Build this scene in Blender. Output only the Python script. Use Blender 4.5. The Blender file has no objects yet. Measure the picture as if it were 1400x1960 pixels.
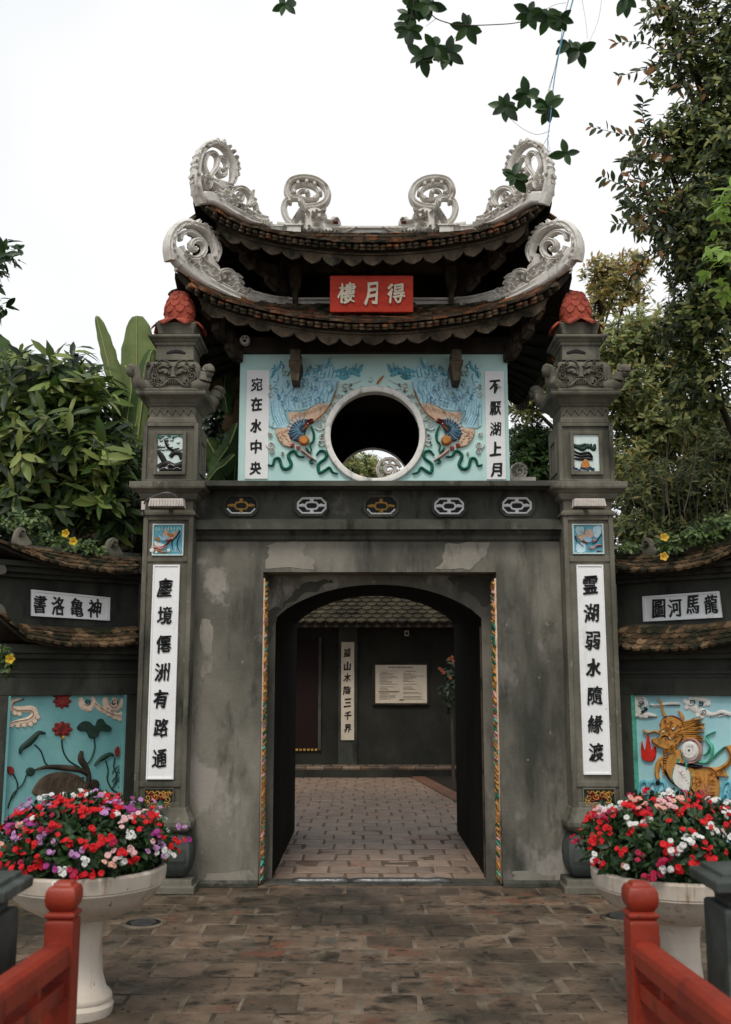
import bpy, bmesh, math, random
import numpy as np
from mathutils import Vector, Matrix
from mathutils.geometry import tessellate_polygon

random.seed(7)
rng = np.random.default_rng(7)
SC = bpy.context.scene
COL = SC.collection
# ------------------------------------------------------------------ camera
FPX = 1930.0; TH = math.radians(9.41); EYE = 1.65
cs, sn = math.cos(TH), math.sin(TH)
cam = bpy.data.cameras.new('camera'); camo = bpy.data.objects.new('camera', cam); COL.objects.link(camo)
cam.sensor_fit = 'HORIZONTAL'; cam.sensor_width = 36; cam.lens = 36 * FPX / 1400
cam.clip_start = 0.05; cam.clip_end = 600
camo.location = (0, 0, EYE); camo.rotation_euler = (math.radians(90) + TH, 0, 0)
cam.dof.use_dof = True; cam.dof.focus_distance = 9.0; cam.dof.aperture_fstop = 4.5
SC.camera = camo
# ------------------------------------------------------------------ overcast sky
w = bpy.data.worlds.new('World'); SC.world = w; w.use_nodes = True
wn, wl = w.node_tree.nodes, w.node_tree.links
wn.clear()
out = wn.new('ShaderNodeOutputWorld'); bg = wn.new('ShaderNodeBackground')
sky = wn.new('ShaderNodeTexSky'); sky.sky_type = 'NISHITA'; sky.sun_disc = False
sky.sun_elevation = math.radians(58); sky.sun_rotation = math.radians(200)
bg.inputs['Strength'].default_value = 0.1
tc = wn.new('ShaderNodeTexCoord'); no = wn.new('ShaderNodeTexNoise'); no.inputs['Scale'].default_value = 1.6; no.inputs['Detail'].default_value = 3
cr = wn.new('ShaderNodeValToRGB')
cr.color_ramp.elements[0].position = .4; cr.color_ramp.elements[0].color = (7.1, 7.6, 8.0, 1)
cr.color_ramp.elements[1].position = .6; cr.color_ramp.elements[1].color = (8.95, 8.97, 8.93, 1)
mx = wn.new('ShaderNodeMixRGB'); mx.inputs['Fac'].default_value = .94
wl.new(tc.outputs['Generated'], no.inputs['Vector']); wl.new(no.outputs['Fac'], cr.inputs['Fac'])
wl.new(sky.outputs[0], mx.inputs['Color1']); wl.new(cr.outputs[0], mx.inputs['Color2'])
wl.new(mx.outputs[0], bg.inputs['Color']); wl.new(bg.outputs[0], out.inputs['Surface'])
sun = bpy.data.lights.new('sun', 'SUN'); sun.energy = 1.5; sun.angle = math.radians(18); sun.color = (1, .93, .82)
suno = bpy.data.objects.new('sun', sun); COL.objects.link(suno)
suno.rotation_euler = (math.radians(34), math.radians(-10), 0)
SC.view_settings.view_transform = 'Standard'; SC.view_settings.look = 'None'
SC.view_settings.exposure = 0.25; SC.view_settings.gamma = 1; SC.view_settings.use_curve_mapping = False
SC.render.engine = 'CYCLES'
SC.cycles.max_bounces = 6; SC.cycles.transparent_max_bounces = 4

# ------------------------------------------------------------------ helpers
def ray(px, py):
    dx = (px - 700) / FPX; dy = (980 - py) / FPX
    return Vector((dx, cs - dy * sn, sn + dy * cs))
EYEV = Vector((0, 0, EYE))
def P(px, py, Y):
    r = ray(px, py); return EYEV + r * (Y / r.y)
def ZA(py, Y): return P(700, py, Y).z
def XA(px, py, Y): return P(px, py, Y).x
def GP(px, py):
    r = ray(px, py); return EYEV + r * (-EYE / r.z)

WL = {}
def link(o, parent=None):
    COL.objects.link(o)
    if parent is not None: o.parent = parent
    return o
def tag(o, label=None, cat=None, group=None, kind=None):
    if label: o['label'] = label
    if cat: o['category'] = cat
    if group: o['group'] = group
    if kind: o['kind'] = kind
    return o
def thing(name, loc, label, cat, group=None):
    o = bpy.data.objects.new(name, None); o.empty_display_size = .1
    link(o); o.location = loc; WL[o.name] = Vector(loc)
    return tag(o, label, cat, group)
def wloc(p): return WL.get(p.name, Vector((0, 0, 0))) if p is not None else Vector((0, 0, 0))

class MB:
    def __init__(s, *mats):
        s.v = []; s.f = []; s.mi = []; s.mats = list(mats); s.cur = 0; s.M = None
    def use(s, m):
        if m not in s.mats: s.mats.append(m)
        s.cur = s.mats.index(m); return s
    def add(s, vs, fs):
        b = len(s.v)
        for p in vs:
            p = Vector(p)
            if s.M is not None: p = s.M @ p
            s.v.append(p)
        for f in fs:
            s.f.append(tuple(b + i for i in f)); s.mi.append(s.cur)
    def quad(s, a, b, c, d): s.add([a, b, c, d], [(0, 1, 2, 3)])
    def box(s, x0, x1, y0, y1, z0, z1):
        s.add([(x0, y0, z0), (x1, y0, z0), (x1, y1, z0), (x0, y1, z0), (x0, y0, z1), (x1, y0, z1), (x1, y1, z1), (x0, y1, z1)],
              [(0, 3, 2, 1), (4, 5, 6, 7), (0, 1, 5, 4), (1, 2, 6, 5), (2, 3, 7, 6), (3, 0, 4, 7)])
    def rings(s, rings, closed=True, cap0=True, cap1=True):
        n = len(rings[0]); vs = [p for r in rings for p in r]; fs = []
        for i in range(len(rings) - 1):
            for j in range(n if closed else n - 1):
                k = (j + 1) % n
                fs.append((i * n + j, i * n + k, (i + 1) * n + k, (i + 1) * n + j))
        if cap0: fs.append(tuple(reversed(range(n))))
        if cap1: fs.append(tuple((len(rings) - 1) * n + j for j in range(n)))
        s.add(vs, fs)
    def sq(s, cx, cy, prof):
        s.rings([[(cx - a, cy - b, z), (cx + a, cy - b, z), (cx + a, cy + b, z), (cx - a, cy + b, z)] for a, b, z in prof])
    def lathe(s, cx, cy, prof, n=32, cap=True):
        s.rings([[(cx + r * math.cos(2 * math.pi * k / n), cy + r * math.sin(2 * math.pi * k / n), z) for k in range(n)] for r, z in prof], cap0=cap, cap1=cap)
    def px(s, prof, x0, x1):
        s.rings([[(x0, y, z) for y, z in prof], [(x1, y, z) for y, z in prof]])
    def tube(s, pts, r, n=6):
        pts = [Vector(p) for p in pts]; R = r if isinstance(r, (list, tuple)) else [r] * len(pts)
        rs = []; up = Vector((0, 0, 1))
        for i, p in enumerate(pts):
            t = (pts[min(i + 1, len(pts) - 1)] - pts[max(i - 1, 0)]).normalized()
            a = t.cross(up if abs(t.z) < .9 else Vector((1, 0, 0))).normalized(); b = t.cross(a)
            rs.append([p + (a * math.cos(2 * math.pi * k / n) + b * math.sin(2 * math.pi * k / n)) * R[i] for k in range(n)])
        s.rings(rs)
    def build(s, name, parent=None, smooth=False, kind=None, bevel=0, label=None, auto=None):
        me = bpy.data.meshes.new(name); o0 = wloc(parent)
        me.from_pydata([p - o0 for p in s.v], [], s.f)
        for m in s.mats: me.materials.append(m)
        me.polygons.foreach_set('material_index', s.mi)
        bm = bmesh.new(); bm.from_mesh(me); bmesh.ops.recalc_face_normals(bm, faces=bm.faces)
        if bevel:
            es = [e for e in bm.edges if len(e.link_faces) == 2 and e.calc_face_angle(0) > .6]
            bmesh.ops.bevel(bm, geom=es, offset=bevel, segments=2, affect='EDGES', clamp_overlap=True, profile=.6)
        bm.to_mesh(me); bm.free()
        if smooth: me.polygons.foreach_set('use_smooth', [True] * len(me.polygons))
        me.update()
        if smooth and auto:
            me.set_sharp_from_angle(angle=auto)
        o = bpy.data.objects.new(name, me); link(o, parent); WL[o.name] = o0
        if kind: o['kind'] = kind
        if label: o['label'] = label
        return o

def smooth_pts(pts, k=5, closed=False):
    pts = [tuple(p) for p in pts]; n = len(pts); out = []
    if n < 3 and not closed: return pts
    rngi = n if closed else n - 1
    for i in range(rngi):
        if closed: p0, p1, p2, p3 = pts[(i - 1) % n], pts[i], pts[(i + 1) % n], pts[(i + 2) % n]
        else: p0, p1, p2, p3 = pts[max(i - 1, 0)], pts[i], pts[i + 1], pts[min(i + 2, n - 1)]
        for j in range(k):
            t = j / k
            out.append(tuple(.5 * ((2 * b) + (-a + c) * t + (2 * a - 5 * b + 4 * c - d) * t * t + (-a + 3 * b - 3 * c + d) * t ** 3) for a, b, c, d in zip(p0, p1, p2, p3)))
    if not closed: out.append(pts[-1])
    return out
def spiral(cx, cy, r0, r1, turns, a0=0, n=None, dirn=1):
    n = n or int(10 * turns) + 3
    return [(cx + (r0 + (r1 - r0) * i / (n - 1)) * math.cos(a0 + dirn * 2 * math.pi * turns * i / (n - 1)),
             cy + (r0 + (r1 - r0) * i / (n - 1)) * math.sin(a0 + dirn * 2 * math.pi * turns * i / (n - 1))) for i in range(n)]

class Relief:
    """carved / plaster relief on a real plane O,n ; points are traced in photo pixels of a zoom (ox,oy,sc)"""
    def __init__(s, mb, O, n, T=(0, 0, 1), mir=None, th=None):
        s.mb = mb; s.O = Vector(O); s.n = Vector(n).normalized(); s.T = T; s.mir = mir; s.th = th
        s.v = Vector((0, 0, 1)) - s.n * s.n.z; s.v.normalize(); s.u = s.v.cross(s.n).normalized()
        if s.u.x < 0: s.u = -s.u
        c = s.at(T[0] + 10, T[1] + 10)
        d = ray(700, 1000); 
        s.k = None
    def at(s, px, py):
        r = ray(px, py); t = (s.O - EYEV).dot(s.n) / r.dot(s.n)
        q = EYEV + r * t - s.O; return (q.dot(s.u), q.dot(s.v))
    def loc(s, pts):
        res = []
        for x, y in pts:
            px = s.T[0] + x / s.T[2]; py = s.T[1] + y / s.T[2]
            if s.mir is not None: px = 2 * s.mir - px
            res.append(s.at(px, py))
        return res
    def sc(s, pt):
        a, b = s.loc([pt, (pt[0], pt[1] + 1)]); return math.hypot(a[0] - b[0], a[1] - b[1])
    def W(s, a, b, h): return s.O + s.u * a + s.v * b + s.n * h
    def stroke(s, pts, w, h=.02, sm=5, taper=(1, 1), base=0.0, flat=.6):
        """w in zoom pixels (full width) number or list"""
        ws = list(w) if isinstance(w, (list, tuple)) else [w] * len(pts)
        p3 = [(x, y, q) for (x, y), q in zip(pts, ws)]
        if sm > 1: p3 = smooth_pts(p3, sm)
        k = s.sc(p3[len(p3) // 2][:2]); L = s.loc([(x, y) for x, y, _ in p3]); N = len(L); rings = []
        for i in range(N):
            a = L[max(i - 1, 0)]; b = L[min(i + 1, N - 1)]
            tx, ty = b[0] - a[0], b[1] - a[1]; l = math.hypot(tx, ty) or 1; nx, ny = -ty / l, tx / l
            f = i / (N - 1); tp = taper[0] + (taper[1] - taper[0]) * f
            if taper == 'leaf': tp = math.sin(math.pi * min(max(f, .04), .96)) ** .7
            hw = max(p3[i][2] * k * (.5 if s.th is None else .57) * (tp if not isinstance(tp, str) else 1), 1e-4)
            cx, cy = L[i]
            if s.th is None: sec = [(-1, 0), (-flat, .8), (0, 1), (flat, .8), (1, 0)]; 
            else: sec = [(-1, .0), (-.8, .75), (-.45, 1), (0, .72), (.45, 1), (.8, .75), (1, .0), (.8, -.8), (0, -1), (-.8, -.8)]
            if s.th is None: rings.append([s.W(cx + nx * hw * q, cy + ny * hw * q, base + h * z) for q, z in sec])
            else: rings.append([s.W(cx + nx * hw * q, cy + ny * hw * q, s.th * z * (h / .02 if h != .02 else 1)) for q, z in sec])
        s.mb.rings(rings, closed=s.th is not None, cap0=s.th is not None, cap1=s.th is not None)
        if s.th is None:
            s.mb.add(rings[0], [(0, 1, 2, 3, 4)]); s.mb.add(rings[-1], [(4, 3, 2, 1, 0)])
    def poly(s, pts, h=.015, sm=3, base=0.0, inset=.05, both=False):
        if sm > 1: pts = smooth_pts(pts, sm, True)
        L = s.loc(pts); n = len(L); cx = sum(p[0] for p in L) / n; cy = sum(p[1] for p in L) / n
        T = [(cx + (p[0] - cx) * (1 - inset), cy + (p[1] - cy) * (1 - inset)) for p in L]
        z0 = base if s.th is None else -s.th * 1.0
        r0 = [s.W(p[0], p[1], z0) for p in L]; r1 = [s.W(p[0], p[1], base + h * .6) for p in L]; r2 = [s.W(p[0], p[1], base + h) for p in T]
        s.mb.rings([r0, r1, r2], cap0=False, cap1=False)
        tri = tessellate_polygon([[Vector((p[0], p[1], 0)) for p in T]])
        s.mb.add(r2, [tuple(t) for t in tri])
        if s.th is not None: s.mb.add(r0, [tuple(t) for t in tri])
    def disc(s, c, r, h=.02, n=14, ry=None):
        ry = ry or r
        s.poly([(c[0] + r * math.cos(2 * math.pi * i / n), c[1] + ry * math.sin(2 * math.pi * i / n)) for i in range(n)], h, 1, inset=.3)

# ------------------------------------------------------------------ materials
def nmat(name):
    m = bpy.data.materials.new(name); m.use_nodes = True; n = m.node_tree.nodes; l = m.node_tree.links
    b = n['Principled BSDF']; return m, n, l, b
def gamma(c): return (c[0], c[1], c[2], 1)
def pmat(name, stops, scale=3, detail=6, rough=.7, bump=.2, bscale=40, stretch=(1, 1, 1), spec=.15, dirt=None, objrand=0, wetlow=0, bdist=.01, metallic=0):
    """stops: list (pos, colour) along noise; dirt: (colour, scale, lo, hi, stretch)"""
    m, n, l, b = nmat(name)
    g = n.new('ShaderNodeNewGeometry'); mp = n.new('ShaderNodeMapping'); mp.inputs['Scale'].default_value = stretch
    l.new(g.outputs['Position'], mp.inputs['Vector'])
    no = n.new('ShaderNodeTexNoise'); no.inputs['Scale'].default_value = scale; no.inputs['Detail'].default_value = detail; no.inputs['Roughness'].default_value = .62
    l.new(mp.outputs[0], no.inputs['Vector'])
    r = n.new('ShaderNodeValToRGB'); e = r.color_ramp.elements
    for i, (p, c) in enumerate(stops):
        x = e[i] if i < 2 else e.new(p)
        x.position = p; x.color = gamma(c)
    l.new(no.outputs['Fac'], r.inputs['Fac']); col = r.outputs[0]
    if objrand:
        oi = n.new('ShaderNodeObjectInfo'); hs = n.new('ShaderNodeHueSaturation')
        mr = n.new('ShaderNodeMapRange'); mr.inputs['To Min'].default_value = 1 - objrand; mr.inputs['To Max'].default_value = 1 + objrand
        l.new(oi.outputs['Random'], mr.inputs['Value']); l.new(mr.outputs[0], hs.inputs['Value']); l.new(col, hs.inputs['Color']); col = hs.outputs[0]
    if dirt:
        for dc, ds, lo, hi, st in (dirt if isinstance(dirt, list) else [dirt]):
            mp2 = n.new('ShaderNodeMapping'); mp2.inputs['Scale'].default_value = st; mp2.inputs['Location'].default_value = (ds, 2.3, 1.7)
            l.new(g.outputs['Position'], mp2.inputs['Vector'])
            n2 = n.new('ShaderNodeTexNoise'); n2.inputs['Scale'].default_value = ds; n2.inputs['Detail'].default_value = 8; n2.inputs['Roughness'].default_value = .6
            l.new(mp2.outputs[0], n2.inputs['Vector'])
            mr = n.new('ShaderNodeMapRange'); mr.inputs['From Min'].default_value = lo; mr.inputs['From Max'].default_value = hi
            l.new(n2.outputs['Fac'], mr.inputs['Value'])
            mi = n.new('ShaderNodeMixRGB'); mi.inputs['Color2'].default_value = gamma(dc)
            l.new(mr.outputs[0], mi.inputs['Fac']); l.new(col, mi.inputs['Color1']); col = mi.outputs[0]
    l.new(col, b.inputs['Base Color'])
    b.inputs['Roughness'].default_value = rough; b.inputs['Specular IOR Level'].default_value = spec; b.inputs['Metallic'].default_value = metallic
    if bump:
        nb = n.new('ShaderNodeTexNoise'); nb.inputs['Scale'].default_value = bscale; nb.inputs['Detail'].default_value = 5
        l.new(g.outputs['Position'], nb.inputs['Vector'])
        bp = n.new('ShaderNodeBump'); bp.inputs['Strength'].default_value = bump; bp.inputs['Distance'].default_value = bdist
        l.new(nb.outputs['Fac'], bp.inputs['Height']); l.new(bp.outputs[0], b.inputs['Normal'])
    m['wet'] = 0
    return m
def flat(name, c, rough=.6, var=.15, sc=12, bump=.3, dirt=None, spec=.2, metallic=0):
    return pmat(name, [(.3, tuple(x * (1 - var) for x in c)), (.7, tuple(x * (1 + var) for x in c))], sc, 4, rough, bump, 35, spec=spec, dirt=dirt or ([(tuple(x * .45 for x in c), 14, .56, .68, (1, 1, .6))] if name.endswith(('paint', 'plaster')) else None), metallic=metallic)
def leafmat(name, cols, trans=.3, rough=.5, objrand=False):
    m, n, l, b = nmat(name)
    if objrand: g = n.new('ShaderNodeObjectInfo'); o = g.outputs['Random']
    else: g = n.new('ShaderNodeNewGeometry'); o = g.outputs['Random Per Island']
    r = n.new('ShaderNodeValToRGB'); e = r.color_ramp.elements
    for i, c in enumerate(cols):
        p = i / (len(cols) - 1); x = e[i] if i < 2 else e.new(p); x.position = p; x.color = gamma(c)
    l.new(o, r.inputs['Fac']); l.new(r.outputs[0], b.inputs['Base Color'])
    b.inputs['Roughness'].default_value = rough; b.inputs['Specular IOR Level'].default_value = .35
    t = n.new('ShaderNodeBsdfTranslucent'); l.new(r.outputs[0], t.inputs['Color'])
    mx = n.new('ShaderNodeMixShader'); mx.inputs[0].default_value = trans
    l.new(b.outputs[0], mx.inputs[1]); l.new(t.outputs[0], mx.inputs[2]); l.new(mx.outputs[0], n['Material Output'].inputs['Surface'])
    return m

M_gate = pmat('gate_plaster', [(.3, (.066, .063, .05)), (.44, (.125, .118, .097)), (.58, (.198, .184, .153)), (.74, (.31, .285, .24))], .75, 9, .8, .35, 30, (1.1, 1.1, .8),
    dirt=[((.3, .275, .245), 1.5, .59, .63, (1, 1, .8)), ((.05, .051, .043), 1.3, .48, .68, (1.5, 1.5, .4)), ((.042, .043, .036), 5, .56, .74, (1.6, 1.6, .35)), ((.036, .037, .03), 3.4, .58, .74, (1, 1, .6)), ((.22, .21, .185), 14, .68, .73, (1, 1, .8))])
M_trim = pmat('moulding_plaster', [(.3, (.035, .037, .03)), (.55, (.07, .07, .058)), (.75, (.12, .118, .1))], 2.2, 7, .8, .35, 30, (1, 1, 1),
    dirt=[((.19, .175, .15), 2.2, .58, .68, (1, 1, 1)), ((.022, .023, .018), 4, .54, .68, (2, 2, .5))])
M_pillar = pmat('pillar_stone', [(.28, (.052, .05, .038)), (.5, (.118, .11, .087)), (.7, (.205, .19, .153))], 1.8, 8, .8, .45, 35, (1.3, 1.3, .6),
    dirt=[((.034, .036, .029), 3.0, .54, .68, (1.5, 1.5, .4)), ((.24, .225, .2), 9, .64, .72, (1, 1, .7))])
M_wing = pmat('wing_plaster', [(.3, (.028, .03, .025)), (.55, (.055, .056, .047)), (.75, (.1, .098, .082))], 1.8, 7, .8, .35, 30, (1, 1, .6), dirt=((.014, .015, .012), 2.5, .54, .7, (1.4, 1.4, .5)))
M_tun = pmat('passage_plaster', [(.3, (.005, .005, .004)), (.6, (.011, .011, .009)), (.8, (.024, .023, .018))], 2.2, 6, .85, .2, 30, (1, 1, .7), spec=.05)  # near-black base colour holds the passage's shade, not the plaster's own tone
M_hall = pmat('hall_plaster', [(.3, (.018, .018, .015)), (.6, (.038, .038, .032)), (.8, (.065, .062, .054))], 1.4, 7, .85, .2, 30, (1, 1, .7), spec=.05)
M_white = pmat('white_plaster', [(.3, (.8, .8, .81)), (.7, (.87, .87, .87))], 4, 6, .7, .2, 30, dirt=[((.55, .52, .47), 4, .6, .8, (2, 2, .3)), ((.42, .38, .32), 30, .7, .74, (1, 1, .6))])
M_orn = pmat('lime_ornament', [(.3, (.52, .49, .44)), (.6, (.68, .65, .61)), (.8, (.78, .76, .73))], 7, 6, .75, .4, 50, dirt=[((.2, .165, .125), 5, .58, .72, (1, 1, 1)), ((.26, .22, .18), 22, .62, .72, (1, 1, 1))])
M_teal = pmat('teal_paint', [(.3, (.44, .66, .64)), (.7, (.55, .76, .73))], 2, 5, .6, .1, 30, dirt=((.5, .55, .5), 3, .6, .75, (1, 1, 1)))
M_teal2 = pmat('deep_teal_paint', [(.3, (.13, .33, .34)), (.7, (.2, .43, .43))], 3, 5, .6, .1, 30, dirt=((.35, .38, .33), 20, .68, .75, (1, 1, 1)))
M_sky = pmat('sky_blue_paint', [(.3, (.3, .56, .62)), (.7, (.42, .68, .72))], 3, 5, .6, .1, 30)
M_wood = pmat('dark_wood', [(.3, (.014, .011, .008)), (.6, (.038, .029, .021)), (.8, (.08, .062, .045))], 5, 6, .7, .3, 40, (1, 1, .3))
M_wood2 = pmat('weathered_wood', [(.3, (.035, .025, .017)), (.6, (.1, .075, .052)), (.8, (.2, .16, .12))], 6, 8, .8, .6, 50, (1, 1, .6), dirt=[((.02, .018, .012), 5, .5, .64, (1, 1, 1)), ((.06, .07, .04), 8, .62, .7, (1, 1, 1))])
M_tile = pmat('roof_tile_clay', [(.3, (.025, .02, .014)), (.5, (.06, .045, .03)), (.66, (.14, .085, .05)), (.82, (.32, .13, .055))], 5, 6, .8, .4, 60, objrand=.45, dirt=((.02, .022, .012), 6, .5, .62, (1, 1, 1)))
M_tileo = pmat('roof_tile_orange', [(.3, (.05, .03, .018)), (.5, (.14, .06, .03)), (.8, (.34, .12, .05))], 9, 6, .8, .4, 60, objrand=.45, dirt=((.02, .02, .012), 5, .5, .62, (1, 1, 1)))
M_tilew = pmat('wall_roof_tile', [(.3, (.04, .026, .014)), (.6, (.11, .07, .038)), (.85, (.24, .16, .095))], 9, 6, .8, .5, 60, objrand=.6, dirt=[((.016, .017, .009), 7, .46, .58, (1, 1, 1)), ((.3, .24, .16), 13, .68, .72, (1, 1, 1))])
M_red = pmat('red_lacquer', [(.3, (.19, .019, .009)), (.7, (.31, .036, .015))], 4, 7, .42, .3, 22, spec=.4, dirt=[((.09, .012, .008), 5, .54, .7, (1, 1, .5)), ((.05, .02, .015), 26, .66, .69, (1, 1, 1)), ((.4, .14, .09), 40, .7, .74, (1, 1, 1))])
M_sign = pmat('sign_red', [(.3, (.34, .025, .015)), (.7, (.48, .045, .02))], 9, 5, .5, .15, 40, (1, 1, 3), dirt=((.16, .02, .015), 8, .6, .75, (1, 1, 3)))
M_bud = pmat('bud_red', [(.3, (.25, .045, .026)), (.7, (.42, .1, .065))], 5, 7, .85, .5, 40, dirt=[((.12, .03, .02), 6, .5, .66, (1, 1, 1)), ((.5, .24, .18), 16, .64, .7, (1, 1, 1))])
M_ink = flat('black_letter', (.012, .012, .012), .4)
M_cream = pmat('cream_letter', [(.3, (.5, .44, .34)), (.7, (.66, .6, .48))], 30, 4, .6, .2, 60)
M_gold = flat('gilt_paint', (.42, .24, .06), .45, .3, 30)
M_green = flat('green_paint', (.015, .14, .085), .5, .3, 30)
M_lgreen = flat('pale_green_paint', (.1, .42, .3), .5, .3, 30)
M_lotus = flat('leaf_green_paint', (.016, .04, .028), .5, .3, 20)
M_dred = flat('dark_red_paint', (.2, .022, .018), .5, .3, 20)
M_fire = flat('bright_red_paint', (.62, .03, .02), .5, .2, 20)
M_blue = flat('plume_blue_paint', (.36, .58, .74), .55, .15, 30)
M_blue2 = flat('plume_pale_blue_paint', (.58, .77, .86), .55, .12, 30)
M_blue3 = flat('turquoise_paint', (.14, .42, .52), .55, .2, 30)
M_navy = flat('dark_blue_paint', (.02, .05, .09), .5, .2, 30)
M_beige = flat('beige_paint', (.64, .45, .33), .6, .15, 30)
M_beige2 = flat('pale_beige_paint', (.74, .56, .43), .6, .15, 30)
M_cloud = flat('cloud_plaster', (.74, .72, .68), .6, .1, 20)
M_cloud2 = flat('pale_teal_cloud', (.6, .7, .68), .6, .1, 20)
M_orange = flat('orange_paint', (.5, .2, .05), .5, .25, 20)
M_ochre = flat('ochre_paint', (.5, .24, .06), .5, .2, 20)
M_pink = flat('pink_paint', (.6, .3, .28), .5, .15, 20)
M_pot = pmat('planter_cement', [(.3, (.47, .405, .33)), (.7, (.64, .575, .5))], 3, 6, .6, .15, 25, (1, 1, .4), dirt=[((.25, .15, .08), 7, .58, .72, (2, 2, .2)), ((.28, .24, .18), 3, .5, .75, (1, 1, 1)), ((.12, .1, .07), 30, .66, .7, (1, 1, .5))])
M_post = pmat('grey_green_stone', [(.3, (.03, .036, .032)), (.7, (.075, .085, .078))], 4, 6, .6, .25, 30, dirt=((.13, .14, .13), 4, .58, .75, (1, 1, 1)))
M_metal = flat('grey_metal', (.12, .12, .12), .35, .2, metallic=.6)
M_lampw = flat('lamp_housing', (.55, .5, .46), .5, .15)
M_black = flat('black', (.01, .01, .01), .5)
M_bark = pmat('bark', [(.3, (.03, .024, .018)), (.7, (.09, .075, .055))], 6, 6, .85, .5, 30, (1, 1, .3))
M_soil = flat('soil', (.02, .014, .01), .9)
# ------------------------------------------------------------------ text
TXT = {}
OFFS = {q: .016 for q in '水中上月不山木三千在有央'}
def glyph(ch):
    if ch in TXT: return TXT[ch]
    cu = bpy.data.curves.new('t', 'FONT'); cu.body = ch; cu.size = 1; cu.extrude = .03; cu.offset = OFFS.get(ch, .004); cu.resolution_u = 2
    o = bpy.data.objects.new('t', cu); COL.objects.link(o)
    dg = bpy.context.evaluated_depsgraph_get(); dg.update()
    me = bpy.data.meshes.new_from_object(o.evaluated_get(dg))
    V = np.array([v.co[:] for v in me.vertices]) if len(me.vertices) else np.zeros((1, 3)); Fs = [tuple(p.vertices) for p in me.polygons]
    bpy.data.objects.remove(o); bpy.data.meshes.remove(me)
    lo, hi = V.min(0), V.max(0); V[:, 0] = (V[:, 0] - (lo[0] + hi[0]) / 2); V[:, 1] = (V[:, 1] - (lo[1] + hi[1]) / 2)
    TXT[ch] = (V, Fs, hi - lo); return TXT[ch]
def character(ch, rl, px, py, wpx, hpx, mat, parent, depth=.012, seed=0, slant=.06, lift=.0, bold=.026):
    V, Fs, sz = glyph(ch); V = V.copy(); r = random.Random(seed + ord(ch))
    a0 = rl.at(px, py); ka = rl.at(px + wpx / 2, py); kb = rl.at(px, py - hpx / 2)
    W = 2 * (ka[0] - a0[0]); Hh = 2 * (kb[1] - a0[1])
    x = V[:, 0] / sz[0]; y = V[:, 1] / sz[1]
    ph = r.random() * 6
    # brush-like swelling and slant
    x2 = x + .035 * np.sin(y * 7 + ph) + slant * y; y2 = y + .03 * np.sin(x * 8 + ph * 2) + slant * .8 * x
    X = a0[0] + x2 * abs(W); Y = a0[1] + y2 * abs(Hh); zz = lift + (V[:, 2] / sz[2] + .5) * depth * .6
    mb = MB(mat); bw = bold * min(abs(W), abs(Hh)) / .1 * .1
    for q, (ox, oy) in enumerate(((0, 0), (-.85, .6), (.85, -.6), (.15, .25))):
        mb.add([rl.W(X[i] + ox * bw * (1 + .5 * math.sin(Y[i] * 60 + ph)), Y[i] + oy * bw * (1 + .5 * math.sin(X[i] * 60)), zz[i] + q * .0004) for i in range(len(X))], Fs)
    return mb.build('character', parent)

# ------------------------------------------------------------------ leaves
def leaves_mesh(name, pos, ax, nor, L, W, mat, parent=None, kind=None, simple=False, wob=.0):
    pos = np.asarray(pos, float); ax = np.asarray(ax, float); nor = np.asarray(nor, float); N = len(pos)
    L = np.broadcast_to(np.asarray(L, float), (N,))[:, None]; W = np.broadcast_to(np.asarray(W, float), (N,))[:, None]
    ax /= np.linalg.norm(ax, axis=1)[:, None] + 1e-9
    s = np.cross(nor, ax); s /= np.linalg.norm(s, axis=1)[:, None] + 1e-9
    n = np.cross(ax, s)
    if simple:
        V = np.stack([pos, pos + ax * L * .5 - s * W * .5 + n * W * .12, pos + ax * L, pos + ax * L * .5 + s * W * .5 + n * W * .12], 1).reshape(-1, 3)
        Fb = np.array([[0, 1, 2], [0, 2, 3]]); nv = 4
        tri = (Fb[None] + (np.arange(N) * nv)[:, None, None]).reshape(-1, 3)
    else:
        d = n * L * .06
        V = np.stack([pos, pos + ax * L * .3 - s * W * .4 + n * W * .1, pos + ax * L * .3 - d * .0, pos + ax * L * .3 + s * W * .4 + n * W * .1,
                      pos + ax * L * .66 - s * W * .42 + n * W * .08 - d, pos + ax * L * .66 - d * 1.2, pos + ax * L * .66 + s * W * .42 + n * W * .08 - d, pos + ax * L - d * 3], 1).reshape(-1, 3)
        Fb = np.array([[0, 1, 2], [0, 2, 3], [1, 4, 5], [1, 5, 2], [2, 5, 6], [2, 6, 3], [4, 7, 5], [5, 7, 6]]); nv = 8
        tri = (Fb[None] + (np.arange(N) * nv)[:, None, None]).reshape(-1, 3)
    V = V - np.array(wloc(parent))
    me = bpy.data.meshes.new(name)
    me.vertices.add(len(V)); me.vertices.foreach_set('co', V.astype(np.float32).ravel())
    me.loops.add(tri.size); me.loops.foreach_set('vertex_index', tri.astype(np.int32).ravel())
    me.polygons.add(len(tri)); me.polygons.foreach_set('loop_start', np.arange(0, tri.size, 3, dtype=np.int32))
    me.polygons.foreach_set('use_smooth', np.ones(len(tri), bool))
    me.update(calc_edges=True); me.materials.append(mat)
    o = bpy.data.objects.new(name, me); link(o, parent); WL[o.name] = wloc(parent)
    if kind: o['kind'] = kind
    return o
def unit(a): return a / (np.linalg.norm(a, axis=-1, keepdims=True) + 1e-9)
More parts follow.
